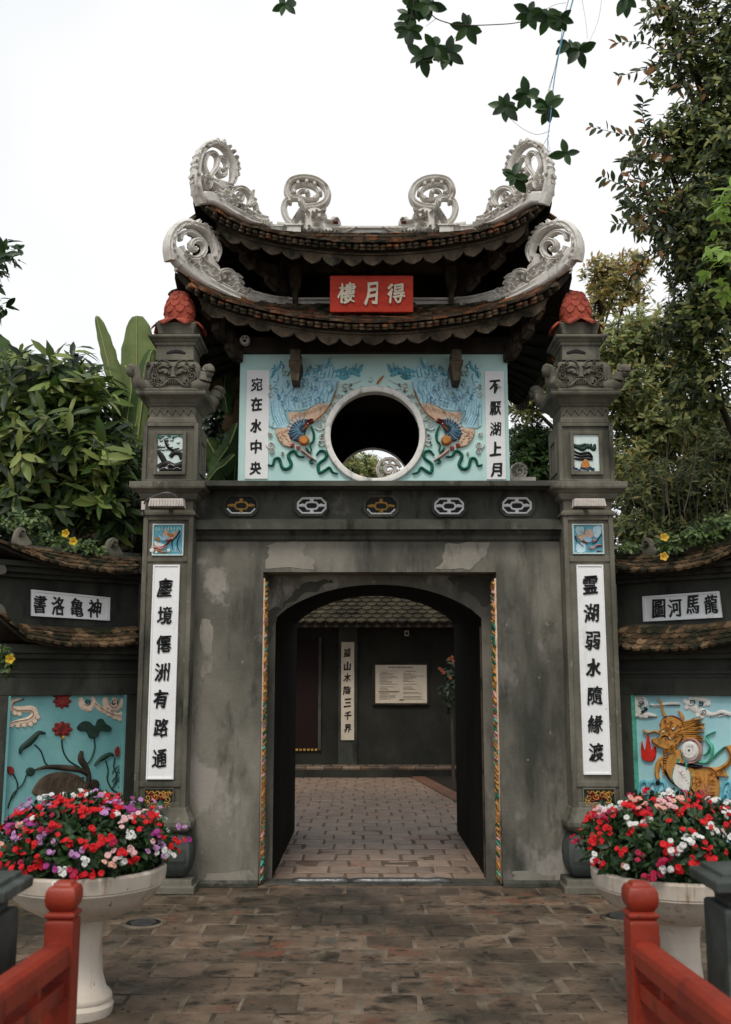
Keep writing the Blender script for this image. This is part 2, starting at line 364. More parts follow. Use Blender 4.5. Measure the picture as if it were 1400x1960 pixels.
def rosettes(C, D, k, L, W, spread=1.0, droop=.25, jit=.25):
    """k leaves radiating from each cluster centre C with axis D"""
    N = len(C); C = np.repeat(C, k, 0); D = unit(np.repeat(D, k, 0))
    R = rng.normal(size=(N * k, 3)); R = unit(R - (R * D).sum(1)[:, None] * D)
    A = D * (.55 + rng.normal(size=(N * k, 1)) * jit) + R * spread; A[:, 2] -= droop; A = unit(A)
    Nn = D - (D * A).sum(1)[:, None] * A * .9 + rng.normal(size=(N * k, 3)) * .15
    C = C + D * (rng.random((N * k, 1)) - .5) * L * .7
    l = L * rng.uniform(.45, 1.2, N * k); return C, A, Nn, l, l * (W / L) * rng.uniform(.85, 1.15, N * k)
def blobs(ells, shell=.45):
    """sample points in ellipsoids given in photo pixels: (px,py,rx,ry,Y,dY,n)"""
    C = []; D = []
    for px, py, rx, ry, Y, dY, n in ells:
        v = unit(rng.normal(size=(n, 3))) * (rng.random((n, 1)) ** shell)
        c0 = P(px, py, Y); k = (Y * cs + (c0.z - EYE) * sn) / FPX
        off = v * np.array([rx * k, dY, ry * k]); C.append(np.array(c0) + off); D.append(unit(v * .9 + np.array([0, -.35, .55])))
    return np.concatenate(C), np.concatenate(D)

# ------------------------------------------------------------------ ground
M_brick = pmat('paving_brick', [(.28, (.07, .048, .031)), (.5, (.13, .09, .06)), (.72, (.19, .134, .092))], 4, 8, .6, .55, 55, objrand=.36, spec=.35,
    dirt=[((.15, .062, .035), 2.6, .57, .68, (1, 1, 1)), ((.035, .029, .02), .9, .5, .68, (1, 1, 1)), ((.02, .016, .011), 3.6, .54, .66, (1, 1.2, 1)), ((.014, .012, .008), 15, .58, .66, (1, 1.4, 1)), ((.08, .075, .06), 2, .6, .7, (1.5, 1, 1))])
M_brick2 = pmat('pale_inner_brick', [(.28, (.19, .125, .088)), (.5, (.27, .185, .135)), (.72, (.35, .25, .19))], 5, 6, .42, .3, 60, objrand=.2, spec=.6,
    dirt=[((.3, .13, .07), 1.3, .6, .68, (1, 1, 1)), ((.04, .035, .025), 11, .6, .68, (1, 1.6, 1))])
M_mortar = pmat('mortar', [(.3, (.06, .048, .033)), (.7, (.24, .19, .14))], 5, 8, .8, .4, 60, dirt=[((.03, .025, .018), 2.2, .5, .64, (1, 1, 1)), ((.03, .026, .018), .9, .5, .68, (1, 1, 1))])
mb = MB(M_mortar); mb.quad((-80, -60, -.012), (80, -60, -.012), (80, 150, -.012), (-80, 150, -.012))
ground = mb.build('ground', kind='structure')
pave = MB(M_mortar); pave.box(-4.5, 4.5, 4.45, 8.25, -.010, -.003)
pave.use(pmat('inner_joint', [(.3, (.1, .072, .052)), (.7, (.18, .13, .1))], 6, 6, .8, .4, 60)); pave.box(-1.2, 1.4, 8.25, 11.7, -.010, -.003); pave.box(-4, 5, 11.7, 19, -.010, -.003)
pavement = pave.build('pavement', kind='structure')
def brick_mesh(k):
    r = random.Random(k); hx, hy = .1425, .144; c = .009
    out = []; 
    base = [(-hx, -hy), (0, -hy), (hx, -hy), (hx, 0), (hx, hy), (0, hy), (-hx, hy), (-hx, 0)]
    o1 = [(x + r.uniform(-.008, .006), y + r.uniform(-.008, .006)) for x, y in base]
    ch = c * r.uniform(.8, 1.8)
    i1 = [(x - ch * (1 if x > 0 else -1 if x < 0 else 0), y - ch * (1 if y > 0 else -1 if y < 0 else 0)) for x, y in o1]
    m = MB(M_brick)
    m.rings([[(x, y, -.02) for x, y in o1], [(x, y, -.004) for x, y in o1], [(x, y, r.uniform(-.001, .001)) for x, y in i1]], cap0=False)
    o = m.build('brick'); me = o.data; bpy.data.objects.remove(o); return me
BR = [brick_mesh(k) for k in range(8)]
BR2 = []
for _m in BR[:4]:
    _c = _m.copy(); _c.materials[0] = M_brick2; BR2.append(_c)
def place_bricks():
    cnt = 0; rest = []; y = 4.62; row = 0
    while y < 18.9:
        pitch = .305; off = (row % 2) * .15 + random.uniform(-.03, .03)
        if y < 8.35: xs = (-2.4 if y > 6.5 else -2.0, 2.45 if y > 6.5 else 2.1)
        elif y < 11.6: xs = (-.82, 1.1)
        else: xs = (-1.9, 2.6)
        x = math.floor(xs[0] / pitch) * pitch + off
        while x < xs[1]:
            rest.append((x, y)); x += pitch
        y += .308; row += 1
    return rest
BP = [b for b in place_bricks() if not (8.35 <= b[1] < 8.75 and (b[0] < -.8 or b[0] > 1.05))]
BP.sort(key=lambda b: b[1])
for i, (x, y) in enumerate(BP[:300]):
    o = bpy.data.objects.new('brick', BR[i % 8] if y < 8.7 else BR2[i % 4]); link(o, pavement); o.location = (x, y, random.uniform(-.003, .003))
    o.rotation_euler = (random.gauss(0, .006), random.gauss(0, .006), random.gauss(0, .012) + (math.pi if random.random() < .5 else 0))
    if y > 8.6: 
        pass
mb = MB(M_brick2)
for x, y in BP[300:]:
    z = random.uniform(-.002, .003); a = .143; c = .012
    mb.rings([[(x - a, y - a, -.02), (x + a, y - a, -.02), (x + a, y + a, -.02), (x - a, y + a, -.02)], [(x - a, y - a, z - .005), (x + a, y - a, z - .005), (x + a, y + a, z - .005), (x - a, y + a, z - .005)],
              [(x - a + c, y - a + c, z), (x + a - c, y - a + c, z), (x + a - c, y + a - c, z), (x - a + c, y + a - c, z)]], cap0=False)
mb.build('inner_brick_field', pavement, kind='stuff')
# drain covers
for px, py, lab in ((275, 1769, 'round dark drain cover in the brick paving beside the left planter stem'), (1192, 1757, 'round grey drain cover half hidden behind the right red railing post')):
    g = GP(px, py); t = thing('drain_cover', (g.x, g.y, 0), lab, 'drain cover', 'drain covers in the paving')
    mb = MB(M_mortar); mb.lathe(g.x, g.y, [(.155, -.005), (.155, .006), (.14, .012), (.12, .012), (.118, .004)], 28); mb.build('collar', t, smooth=True, auto=.5)
    mb = MB(M_black); mb.lathe(g.x, g.y, [(.115, .002), (.115, .009)], 28)
    mb.build('lid', t)
    mb = MB(M_metal)
    for k in range(-3, 4): mb.box(g.x - .09 + abs(k) * .01, g.x + .09 - abs(k) * .01, g.y + k * .028 - .006, g.y + k * .028 + .006, .0095, .014)
    mb.build('grate', t)

# ------------------------------------------------------------------ gate
FY = 8.5; RY = 8.82; BY = 11.55
GX0, GX1 = XA(360, 1400, FY), XA(1100, 1400, FY)
gate = thing('temple_gate', (0.1, FY, 0), 'grey plastered temple gate with arched doorway, blue moon window storey and two curved tiled roofs', 'temple gate')
RX0, RX1 = XA(499, 1400, FY), XA(957, 1400, FY); RZ = ZA(1095, FY)
AX0, AX1 = XA(525, 1400, RY), XA(926, 1400, RY)
def arch(x0, x1, zs, za, n=20):
    # segmental/basket arch between springs
    cx = (x0 + x1) / 2; a = (x1 - x0) / 2; pts = [(x0, 0), (x0, zs * .5), (x0, zs)]
    for i in range(1, n):
        t = -1 + 2 * i / n; pts.append((cx + a * t, zs + (za - zs) * (1 - abs(t) ** 2.1) ** .82))
    return pts + [(x1, zs), (x1, zs * .5), (x1, 0)]
A1 = arch(AX0, AX1, ZA(1183, RY), ZA(1119, RY)); A2 = arch(AX0, AX1, ZA(1194, BY), ZA(1141, BY))
def holed(mb, outline, X0, X1, ZT, Y):
    """wall face at Y with a bottom-open hole"""
    n = len(outline); xs = outline
    mb.quad((X0, Y, 0), (outline[0][0], Y, 0), (outline[0][0], Y, ZT), (X0, Y, ZT))
    mb.quad((outline[-1][0], Y, 0), (X1, Y, 0), (X1, Y, ZT), (outline[-1][0], Y, ZT))
    for i in range(n - 1):
        a, b = outline[i], outline[i + 1]
        if abs(a[0] - b[0]) < 1e-6: continue
        mb.quad((a[0], Y, a[1]), (b[0], Y, b[1]), (b[0], Y, ZT), (a[0], Y, ZT))
WT = ZA(1034, FY)
mb = MB(M_gate, M_tun)
holed(mb, [(RX0, 0), (RX0, RZ), (RX1, RZ), (RX1, 0)], GX0, GX1, WT + .3, FY)
for a, b in (((RX0, 0), (RX0, RZ)), ((RX0, RZ), (RX1, RZ)), ((RX1, RZ), (RX1, 0))):
    mb.quad((a[0], FY, a[1]), (b[0], FY, b[1]), (b[0], RY, b[1]), (a[0], RY, a[1]))
holed(mb, A1, RX0, RX1, RZ, RY)
mb.use(M_gate)
mb.quad((GX0, FY, 0), (GX0, BY, 0), (GX0, BY, WT + .3), (GX0, FY, WT + .3)); mb.quad((GX1, FY, 0), (GX1, BY, 0), (GX1, BY, WT + .3), (GX1, FY, WT + .3))
holed(mb, A2, GX0, GX1, WT + .3, BY)
mb.build('wall', gate)
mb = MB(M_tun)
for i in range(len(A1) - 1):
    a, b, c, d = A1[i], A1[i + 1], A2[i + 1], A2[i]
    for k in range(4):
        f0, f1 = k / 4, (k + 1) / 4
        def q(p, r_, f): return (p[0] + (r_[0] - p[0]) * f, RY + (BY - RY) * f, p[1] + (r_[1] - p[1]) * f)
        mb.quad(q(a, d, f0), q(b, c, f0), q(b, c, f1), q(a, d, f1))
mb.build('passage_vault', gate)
# door leaf edges and painted jamb line on the right
mb = MB(M_wood2); mb.box(AX1 - .012, AX1 + .0, RY + .03, RY + .07, 0, ZA(1200, RY)); mb.build('door_jamb', gate)
# cornice band mouldings : profile (y,z) at the front
def zf(py, Y=FY): return ZA(py, Y)
mb = MB(M_trim)
CX0, CX1 = XA(352, 960, FY), XA(1098, 960, FY)
pr = [(FY + .1, zf(1036)), (FY - .012, zf(1036)), (FY - .03, zf(1033)), (FY - .03, zf(1026)), (FY - .05, zf(1022)), (FY - .065, zf(1014)), (FY - .12, zf(1013, 8.38)), (FY - .12, zf(996, 8.38)), (FY - .06, zf(993, 8.44)), (FY + .1, zf(993))]
mb.px(pr, CX0, CX1); mb.build('string_course', gate)
mb = MB(M_trim)
fz0, fz1 = pr[-1][1], zf(937)
mb.box(CX0, CX1, FY - .03, FY + .12, fz0 - .01, fz1 + .02)
mb.build('frieze', gate)
mb = MB(M_trim, M_pillar)
c1 = [(FY + .5, zf(941)), (FY - .06, zf(941)), (FY - .09, zf(937, 8.41)), (FY - .15, zf(935, 8.35)), (FY - .2, zf(932, 8.3)), (FY - .24, zf(930, 8.26)), (FY - .24, zf(919.5, 8.26)), (FY + .5, zf(919.5, 8.26))]
mb.px(c1, CX0, CX1)
TZ = zf(919.5, 8.26)
mb.box(GX0, GX1, FY + .5, BY, TZ - .35, TZ)
mb.build('cornice', gate, bevel=.006)
# lattice vents
for k, (px, ppy) in enumerate(((462, 968), (597, 968), (730, 969), (860, 969), (990, 968))):
    Yv = FY - .032; rl_mb = MB(M_trim); n3 = Vector((0, -1, 0))
    O = P(px, ppy, Yv); rl = Relief(rl_mb, O, n3)
    fr = lambda w, h, c: [(px - w, ppy - h + c), (px - w + c, ppy - h), (px + w - c, ppy - h), (px + w, ppy - h + c), (px + w, ppy + h - c), (px + w - c, ppy + h), (px - w + c, ppy + h), (px - w, ppy + h - c)]
    o1, o2 = rl.loc(fr(34, 21, 11)), rl.loc(fr(29, 16, 9)); 
    m2 = MB(M_trim); m2.rings([[rl.W(a, b, -.02) for a, b in o1], [rl.W(a, b, .025) for a, b in o1], [rl.W(a, b, .025) for a, b in o2], [rl.W(a, b, .0015) for a, b in o2]], cap0=False, cap1=False)
    vent = m2.build('lattice_vent', gate)
    gold = k in (0, 2)
    bk = MB(M_black if True else M_wood); b_ = rl.loc(fr(29, 16, 9)); bk.add([rl.W(a, b, .0022) for a, b in b_], [tuple(range(8))]); bk.build('backing', vent)
    lm = MB(M_gold if gold else M_white, M_white); r2 = Relief(lm, O + n3 * .003, n3)
    W2, H2, c2 = 27, 14.5, 9
    e = fr(W2, H2, c2)
    if gold:
        lm.use(M_white); r2.stroke([e[4], e[5], e[6], e[7]], 4, .012, 1); lm.use(M_gold)
    else: r2.stroke(e + [e[0]], 5, .014, 1)
    w_ = 4.2
    for sgn in (-1, 1):
        r2.stroke([(px + sgn * 26, ppy), (px + sgn * 18, ppy - 1), (px + sgn * 12, ppy)], [4, 7, 5], .013, 1)
        r2.stroke([(px + sgn * 13, ppy), (px + sgn * 9, ppy - 6), (px, ppy - 7)], w_, .012, 1)
        r2.stroke([(px + sgn * 13, ppy), (px + sgn * 9, ppy + 6), (px, ppy + 7)], w_, .012, 1)
        r2.stroke([(px, ppy + sgn * 14), (px, ppy + sgn * 7)], 7, .012, 1)
    lm.build('fretwork', vent)
# carved colour strips on the recess reveals
for side in (0, 1):
    X = RX0 if side == 0 else RX1; sg = 1 if side == 0 else -1
    mb = MB(M_ochre, M_green, M_pink, M_gold, M_lgreen); z = .04; k = 0
    mats = [M_ochre, M_green, M_ochre, M_pink, M_green, M_gold, M_ochre, M_lgreen, M_orange]
    mb.use(M_beige); mb.box(X, X + sg * .012, FY + .02, FY + .26, 0.02, RZ - .05) if side == 0 else mb.box(X + sg * .012, X, FY + .02, FY + .26, .02, RZ - .05)
    while z < RZ - .1:
        m = random.choice(mats); mb.use(m); hh = random.uniform(.02, .055)
        ys = [FY + random.uniform(.02, .12) for _ in range(2)]
        y0 = FY + random.uniform(.02, .1); y1 = y0 + random.uniform(.06, .14)
        mb.tube([(X + sg * .014, y0, z), (X + sg * .024, (y0 + y1) / 2, z + random.uniform(.01, .05)), (X + sg * .014, y1, z + random.uniform(-.03, .05))], [.008, .016, .007], 5)
        z += hh * .55
    mb.build('carved_reveal_strip', gate, smooth=True)
# stone threshold in two rounded bars
thr = thing('door_threshold', (.1, 8.62, 0), 'worn grey rounded stone threshold lying across the foot of the arched doorway', 'threshold')
for a, b in ((560, 668), (672, 866)):
    x0, x1 = XA(a, 1688, 8.6), XA(b, 1688, 8.6); n = 8
    mb = MB(M_metal); mb.tube([(x0 + (x1 - x0) * i / n, 8.6 + .006 * math.sin(i * 2), .02 + .003 * math.sin(i * 3)) for i in range(n + 1)], [.026] + [.034] * (n - 1) + [.026], 10)
    mb.build('stone_bar', thr, smooth=True)
mb = MB(M_trim); mb.box(AX0 - .05, AX1 + .1, 8.55, 8.78, -.01, .012); mb.build('bed', thr, bevel=.008)
# repaired plaster patches and damp stains with their own outlines
M_patch = pmat('fresh_plaster', [(.3, (.2, .185, .155)), (.7, (.3, .275, .235))], 3, 8, .8, .3, 30, dirt=((.12, .115, .095), 6, .55, .72, (1.5, 1.5, .5)))
M_damp = pmat('damp_plaster', [(.3, (.05, .05, .04)), (.7, (.1, .096, .08))], 3, 8, .8, .3, 30, dirt=((.15, .145, .125), 7, .58, .7, (1, 1, 1)))
def patch(pts, Y, m, name, jit=2.2, sd=1):
    rn = random.Random(sd); q = []
    for i in range(len(pts)):
        p0, p1 = pts[i], pts[(i + 1) % len(pts)]
        for k in range(4):
            f = k / 4; q.append((p0[0] + (p1[0] - p0[0]) * f + rn.gauss(0, jit), p0[1] + (p1[1] - p0[1]) * f + rn.gauss(0, jit)))
    mb = MB(m); r = Relief(mb, (0, Y, 2), (0, -1, 0)); r.poly(q, .0025, 2, inset=.01); return mb.build(name, gate)
patch([(512, 1040), (585, 1039), (583, 1060), (603, 1074), (600, 1088), (505, 1089), (513, 1062)], FY - .0002, M_patch, 'plaster_patch', 2.4, 1)
patch([(853, 1041), (940, 1040), (930, 1062), (903, 1088), (842, 1089), (849, 1066)], FY - .0002, M_patch, 'plaster_patch', 2.4, 2)
patch([(386, 1180), (402, 1190), (412, 1230), (405, 1290), (392, 1300), (384, 1240)], FY - .0002, M_patch, 'plaster_patch', 3, 3)
patch([(392, 1672), (480, 1668), (492, 1678), (490, 1690), (392, 1692)], FY - .0002, M_patch, 'plaster_patch', 2.5, 4)
patch([(982, 1672), (1060, 1676), (1070, 1688), (980, 1690)], FY - .0002, M_patch, 'plaster_patch', 2.5, 5)
patch([(517, 1235), (512, 1190), (516, 1166), (538, 1163), (546, 1150), (562, 1137), (582, 1117), (625, 1108), (640, 1112), (590, 1132), (552, 1158), (534, 1172), (528, 1186), (522, 1215)], RY - .0002, M_damp, 'damp_stain', 2, 6)
patch([(860, 1104), (945, 1106), (948, 1150), (930, 1160), (905, 1140), (880, 1128)], RY - .0002, M_damp, 'damp_stain', 3, 7)
# rough cement foot patches
for _a, _b in ((GX0, RX0), (RX1, GX1)):
    mb = MB(M_trim); mb.sq((_a + _b) / 2, FY + .1, [((_b - _a) / 2, .13, 0), ((_b - _a) / 2, .13, .03), ((_b - _a) / 2, .11, .05)]); mb.build('footing', gate)


# ------------------------------------------------------------------ moon window storey
TY = 8.9; TC = 10.1
PX0, PX1 = XA(457, 850, TY), XA(975, 850, TY); TCX = (PX0 + PX1) / 2 + .0
PZT = ZA(678, TY)
hc = P(718, 833, TY); hr = (XA(806, 833, TY) - XA(631, 833, TY)) / 2
BKY = 2 * TC - TY
def moon_wall(Y, name, m, mring, thick):
    n = 64; mb = MB(m, M_wood)
    circ = [(hc.x + hr * math.cos(2 * math.pi * i / n), hc.z + hr * math.sin(2 * math.pi * i / n)) for i in range(n)]
    def proj(x, z):
        dx, dz = x - hc.x, z - hc.z; t = 1e9
        if dx > 1e-9: t = min(t, (PX1 - hc.x) / dx)
        if dx < -1e-9: t = min(t, (PX0 - hc.x) / dx)
        if dz > 1e-9: t = min(t, (PZT - hc.z) / dz)
        if dz < -1e-9: t = min(t, (TZ - hc.z) / dz)
        return (hc.x + dx * t, hc.z + dz * t)
    corners = [(PX0, TZ), (PX1, TZ), (PX1, PZT), (PX0, PZT)]
    items = []
    for i in range(n): items.append((2 * math.pi * i / n, circ[i], proj(*circ[i])))
    for c in corners:
        a = math.atan2(c[1] - hc.z, c[0] - hc.x) % (2 * math.pi); items.append((a, (hc.x + hr * math.cos(a), hc.z + hr * math.sin(a)), c))
    items.sort(key=lambda t: t[0]); N = len(items)
    for Yk in (Y, Y + thick):
        mb.use(m if Yk == Y or name == 'back' else M_wood)
        for i in range(N):
            a, b = items[i], items[(i + 1) % N]
            mb.quad((a[1][0], Yk, a[1][1]), (b[1][0], Yk, b[1][1]), (b[2][0], Yk, b[2][1]), (a[2][0], Yk, a[2][1]))
    mb.use(mring)
    for i in range(N):
        a, b = items[i], items[(i + 1) % N]
        mb.quad((a[1][0], Y, a[1][1]), (b[1][0], Y, b[1][1]), (b[1][0], Y + thick, b[1][1]), (a[1][0], Y + thick, a[1][1]))
    return mb
mw = moon_wall(TY, 'front', M_teal, M_cloud, .12)
mw.use(M_teal)
for X, s in ((PX0, 1), (PX1, -1)):
    a, b = sorted((X, X + s * .1))
    mw.box(a, b, TY + .121, BKY - .121, TZ, PZT)
upper = mw.build('pavilion_wall', gate)
bw = moon_wall(BKY - .12, 'back', M_wood, M_white, .12); bw.build('pavilion_back_wall', gate)
mb = MB(M_wood); mb.box(PX0 + .101, PX1 - .101, TY + .13, BKY - .13, TZ + .0, TZ + .01); mb.box(PX0 + .101, PX1 - .101, TY + .13, BKY - .13, PZT - .03, PZT)
mb.box(PX0 + .102, PX0 + .115, TY + .13, BKY - .13, TZ + .01, PZT - .03); mb.box(PX1 - .115, PX1 - .102, TY + .13, BKY - .13, TZ + .01, PZT - .03)
mb.build('dark_lining', gate)  # dark-coloured boxes modelled to make the storey's unlit interior
mb = MB(M_cloud); n = 64; prf = [(0, 0), (.0, .035), (.018, .045), (.05, .04), (.062, .012), (.062, 0)]
rg = []
for k in range(n):
    a = 2 * math.pi * k / n; rg.append([(hc.x + (hr - .012 + q) * math.cos(a), TY - z, hc.z + (hr - .012 + q) * math.sin(a)) for q, z in prf])
rg.append(rg[0]); mb.rings(rg, closed=False, cap0=False, cap1=False)
mb.build('moon_window_ring', gate, smooth=True, auto=.7)
# beam above wall
mb = MB(M_wood); mb.box(PX0 - .06, PX1 + .06, TY - .05, BKY + .05, PZT + .001, ZA(648, TY)); mb.build('wall_plate', gate)
# bottom edge small light strip rail
for _a, _b in ((458, 520), (550, 605), (858, 888)):
    mb = MB(M_cloud); mb.box(XA(_a, 915, TY), XA(_b, 915, TY), TY - .06, TY - .03, TZ + .001, TZ + .014); mb.build('light_strip', gate)

# couplet panels
for px0, px1, py0, py1, txt, cy, side in ((471, 515, 709, 917, '宛在水中央', (736, 773, 815, 855, 896), 'l'), (930, 967, 711, 918, '不厭湖上月', (740, 781, 821, 859, 899), 'r')):
    mb = MB(M_white); a = P(px0, (py0 + py1) / 2, TY); b = P(px1, (py0 + py1) / 2, TY)
    zt, zb = ZA(py0, TY), ZA(py1, TY)
    mb.box(a.x, b.x, TY - .012, TY - .0005, zb, zt)
    pn = mb.build('couplet_panel', gate, bevel=.004)
    rl = Relief(mb, (0, TY - .0125, 2.5), (0, -1, 0))
    for i, c in enumerate(txt):
        cx = (492 - i * .6) if side == 'l' else (948 + i * .5)
        character(c, rl, cx, cy[i], 21, 26, M_ink, pn, .006, i)
# phoenix reliefs
M_plume = flat('plume_ground_paint', (.42, .66, .74), .55, .15, 30)
def phoenix(mir, parent):
    mb = MB(M_blue); O = (0, TY - .001, 2.6)
    T = (440, 640, 5.0); r = Relief(mb, O, (0, -1, 0), T, mir)
    mb.use(M_plume)
    r.poly([(378, 880), (378, 650), (400, 560), (385, 440), (385, 340), (430, 330), (470, 250), (505, 300), (500, 400), (560, 430), (620, 470), (690, 430), (700, 360), (790, 335), (890, 310), (905, 245), (980, 225), (985, 315), (1050, 330), (1045, 450), (1000, 580), (950, 690), (860, 665), (740, 720), (640, 735), (520, 735), (540, 830), (560, 900), (470, 900)], .012, 2, inset=.02)
    mb.use(M_blue3)
    for s, e in (((1000, 360), (1120, 310)), ((1090, 370), (1200, 320)), ((1180, 380), (1275, 285)), ((900, 330), (960, 225)), ((800, 370), (880, 300)), ((690, 400), (780, 330)), ((430, 360), (490, 255)), ((395, 420), (430, 290)), ((1020, 400), (1150, 400)), ((1150, 330), (1250, 400))):
        m = ((s[0] + e[0]) / 2 + 12, (s[1] + e[1]) / 2 + 14); r.stroke([s, m, e], [26, 44, 8], .018, 4)
    for i in range(16):
        x = 690 + i * 36; y = 385 - 20 * math.sin(i * .5) - i * 2
        r.stroke([(x, y + 30), (x + 10, y), (x + 22, y - 40 - 16 * (i % 3))], [18, 16, 3], .02, 3)
    rnd = random.Random(3)
    for j in range(9):
        x = 400 + j * 22; r.stroke([(x + 60, 880 - j * 6), (x + 12, 780 - j * 12), (x - 4 + j * 2, 640 - j * 6)], [5, 13, 5], .02, 4)
        mb.use(M_blue2 if j % 2 else M_blue)
    for j in range(12):
        t = j / 11; bx, by = 560 + 400 * t, 725 - 60 * t
        mb.use(M_blue2 if j % 2 else M_blue)
        r.stroke([(bx, by), (bx - 30 + 60 * t, by - 90), (bx + 10 + 60 * t, by - 170), (bx + 60 - 20 * t, by - 215 - 20 * t)], [10, 17, 15, 4], .023, 4)
    for j in range(70):
        mb.use(rnd.choice([M_blue2, M_blue2, M_cloud2, M_blue])); x = rnd.uniform(410, 980); y = rnd.uniform(330, 700)
        if x > 900 and y > 560: continue
        r.stroke([(x, y), (x + 16, y - 18), (x + 10, y - 42), (x - 12, y - 40)], [4, 9, 7, 2], .03, 3)
    mb.use(M_blue3)
    for j in range(13):
        x = 400 + j * 48 + rnd.uniform(-8, 8); y = rnd.uniform(420, 660); r.stroke([(x, y), (x + 14, y - 40), (x + 2, y - 80)], [2, 6, 2], .027, 3)
    mb.use(M_beige)
    r.poly([(440, 915), (520, 905), (585, 860), (560, 770), (600, 745), (680, 755), (780, 710), (860, 665), (962, 672), (880, 790), (790, 835), (700, 815), (600, 900), (560, 960), (600, 1075), (520, 1070), (460, 1000)], .024, 2, inset=.03)
    for j in range(22):
        mb.use(M_beige2 if j % 2 else M_beige); t = j / 21
        x = 590 + 330 * t; y = 800 - 110 * t + rnd.uniform(-14, 10); r.stroke([(x, y + 25), (x + 12, y - 14)], [9, 13], .033, 1)
        x = 450 + 110 * rnd.random(); y = 920 + 120 * rnd.random(); r.stroke([(x, y), (x + 16, y + 10)], [8, 12], .033, 1)
    mb.use(M_orange); r.stroke([(1035, 470), (1005, 590), (950, 690), (880, 780), (800, 835)], [4, 7, 9, 12, 16], .036, 4); r.disc((712, 1020), 52, .05, ry=48)
    mb.use(M_navy); r.poly([(560, 950), (620, 850), (720, 815), (790, 830), (740, 900), (720, 960), (690, 1030), (600, 1010)], .03, 2)
    for j in range(34):
        mb.use(M_blue if j % 3 else M_blue2); a = math.radians(95 + 170 * (j % 12) / 11); rr = 42 + 32 * (j // 12); cx, cy = 715, 915
        p0 = (cx + rr * math.cos(a) * 1.1, cy - rr * math.sin(a) * .95); p1 = (cx + (rr + 40) * math.cos(a - .12) * 1.15, cy - (rr + 36) * math.sin(a - .12) * .95)
        r.stroke([p0, ((p0[0] + p1[0]) / 2, (p0[1] + p1[1]) / 2 - 4), p1], [8, 15, 4], .045 - .005 * (j // 12), 3)
    mb.use(M_dred); r.stroke([(720, 900), (745, 860), (800, 840)], [14, 34, 18], .055, 3); r.stroke([(740, 850), (770, 825), (800, 820)], [8, 16, 5], .06, 3)
    mb.use(M_orange); r.stroke([(700, 930), (735, 890), (750, 880)], [14, 22, 14], .058, 3)
    mb.use(M_cloud); r.stroke([(810, 838), (850, 825), (872, 800)], [14, 10, 3], .05, 3); r.disc((752, 868), 6, .068, 8)
    mb.use(M_green)
    r.stroke([(780, 880), (805, 950), (800, 1020), (770, 1060), (785, 1110)], [14, 26, 22, 18, 12], .04, 4)
    r.stroke([(368, 1250), (410, 1255), (430, 1195), (475, 1190), (500, 1270), (550, 1290), (590, 1245), (560, 1160), (615, 1115), (655, 1165), (715, 1175)], [18, 26, 26, 30, 32, 36, 34, 32, 30, 26, 16], .03, 4)
    r.stroke([(830, 1160), (870, 1115), (925, 1135), (915, 1190), (850, 1245), (860, 1325), (915, 1300), (955, 1275), (985, 1320), (1035, 1335)], [18, 28, 32, 32, 32, 34, 30, 26, 24, 14], .03, 4)
    r.stroke([(780, 1110), (760, 1160), (730, 1085), (770, 1140)], 12, .03, 4); r.stroke([(790, 1190), (770, 1225), (800, 1235)], 22, .03, 3)
    mb.use(M_pink); r.stroke([(690, 1110), (760, 1165), (830, 1215)], [30, 34, 12], .04, 2)
    mb.use(M_cloud); r.stroke([(695, 1118), (815, 1205)], 12, .05, 1)
    mb.use(M_fire)
    for q in ((600, 1070), (655, 1095)):
        for k in range(3): r.stroke([(q[0] - 14 + k * 14, q[1] - 18), (q[0] - 10 + k * 14, q[1] + 18)], [12, 4], .045, 1)
    mb.use(M_cloud)
    # cloud scrolls hugging the ring and at the panel edge
    def curl(cx, cy, R, a0=0, d=1):
        r.stroke(spiral(cx, cy, R * .15, R, 1.35, a0, dirn=d), [R * .32] * (int(13.5) + 3), .024, 1)
    for q in ((1105, 500, 44, 0, 1), (1040, 590, 24, 1, 1), (1000, 665, 26, 2, 1), (950, 730, 28, 1, 1), (905, 800, 34, 2, -1), (870, 870, 30, 3, 1), (885, 985, 46, 0, 1), (390, 500, 26, 0, 1), (400, 580, 32, 2, 1), (395, 1060, 44, 1, 1), (390, 960, 26, 2, 1), (400, 1120, 34, 0, -1), (505, 1140, 18, 0, 1)): curl(*q)
    r.stroke([(1150, 480), (1200, 470), (1260, 440)], [14, 10, 4], .02, 3); r.stroke([(1150, 520), (1210, 530), (1270, 495)], [10, 8, 3], .02, 3)
    r.stroke([(820, 900), (860, 920), (905, 900)], 12, .02, 3); r.stroke([(850, 1045), (880, 1070), (910, 1055)], 14, .02, 3)
    mb.use(M_ink)
    for j in range(11):
        t = j / 10; x = 1120 - 300 * t ** .8; y = 470 + 560 * t; r.stroke([(x + 34, y), (x + 48, y + 18), (x + 30, y + 34)], [2, 5, 2], .027, 3)
    return mb.build('phoenix_relief', parent, smooth=True, auto=.9)
phoenix(None, gate); phoenix(718.5, gate)
mb = MB(M_orange, M_cloud, M_navy); r = Relief(mb, (0, TY - .001, 2.6), (0, -1, 0))
mb.use(M_orange); r.stroke([(722, 735), (728, 727), (735, 719)], [4, 5, 2], .015, 3)
mb.use(M_cloud2); r.stroke([(705, 726), (710, 722), (714, 727), (708, 733)], 2, .01, 3); mb.use(M_navy); r.stroke([(706, 730), (712, 732)], 1.4, .012, 1)
mb.build('sparrow_relief', gate)
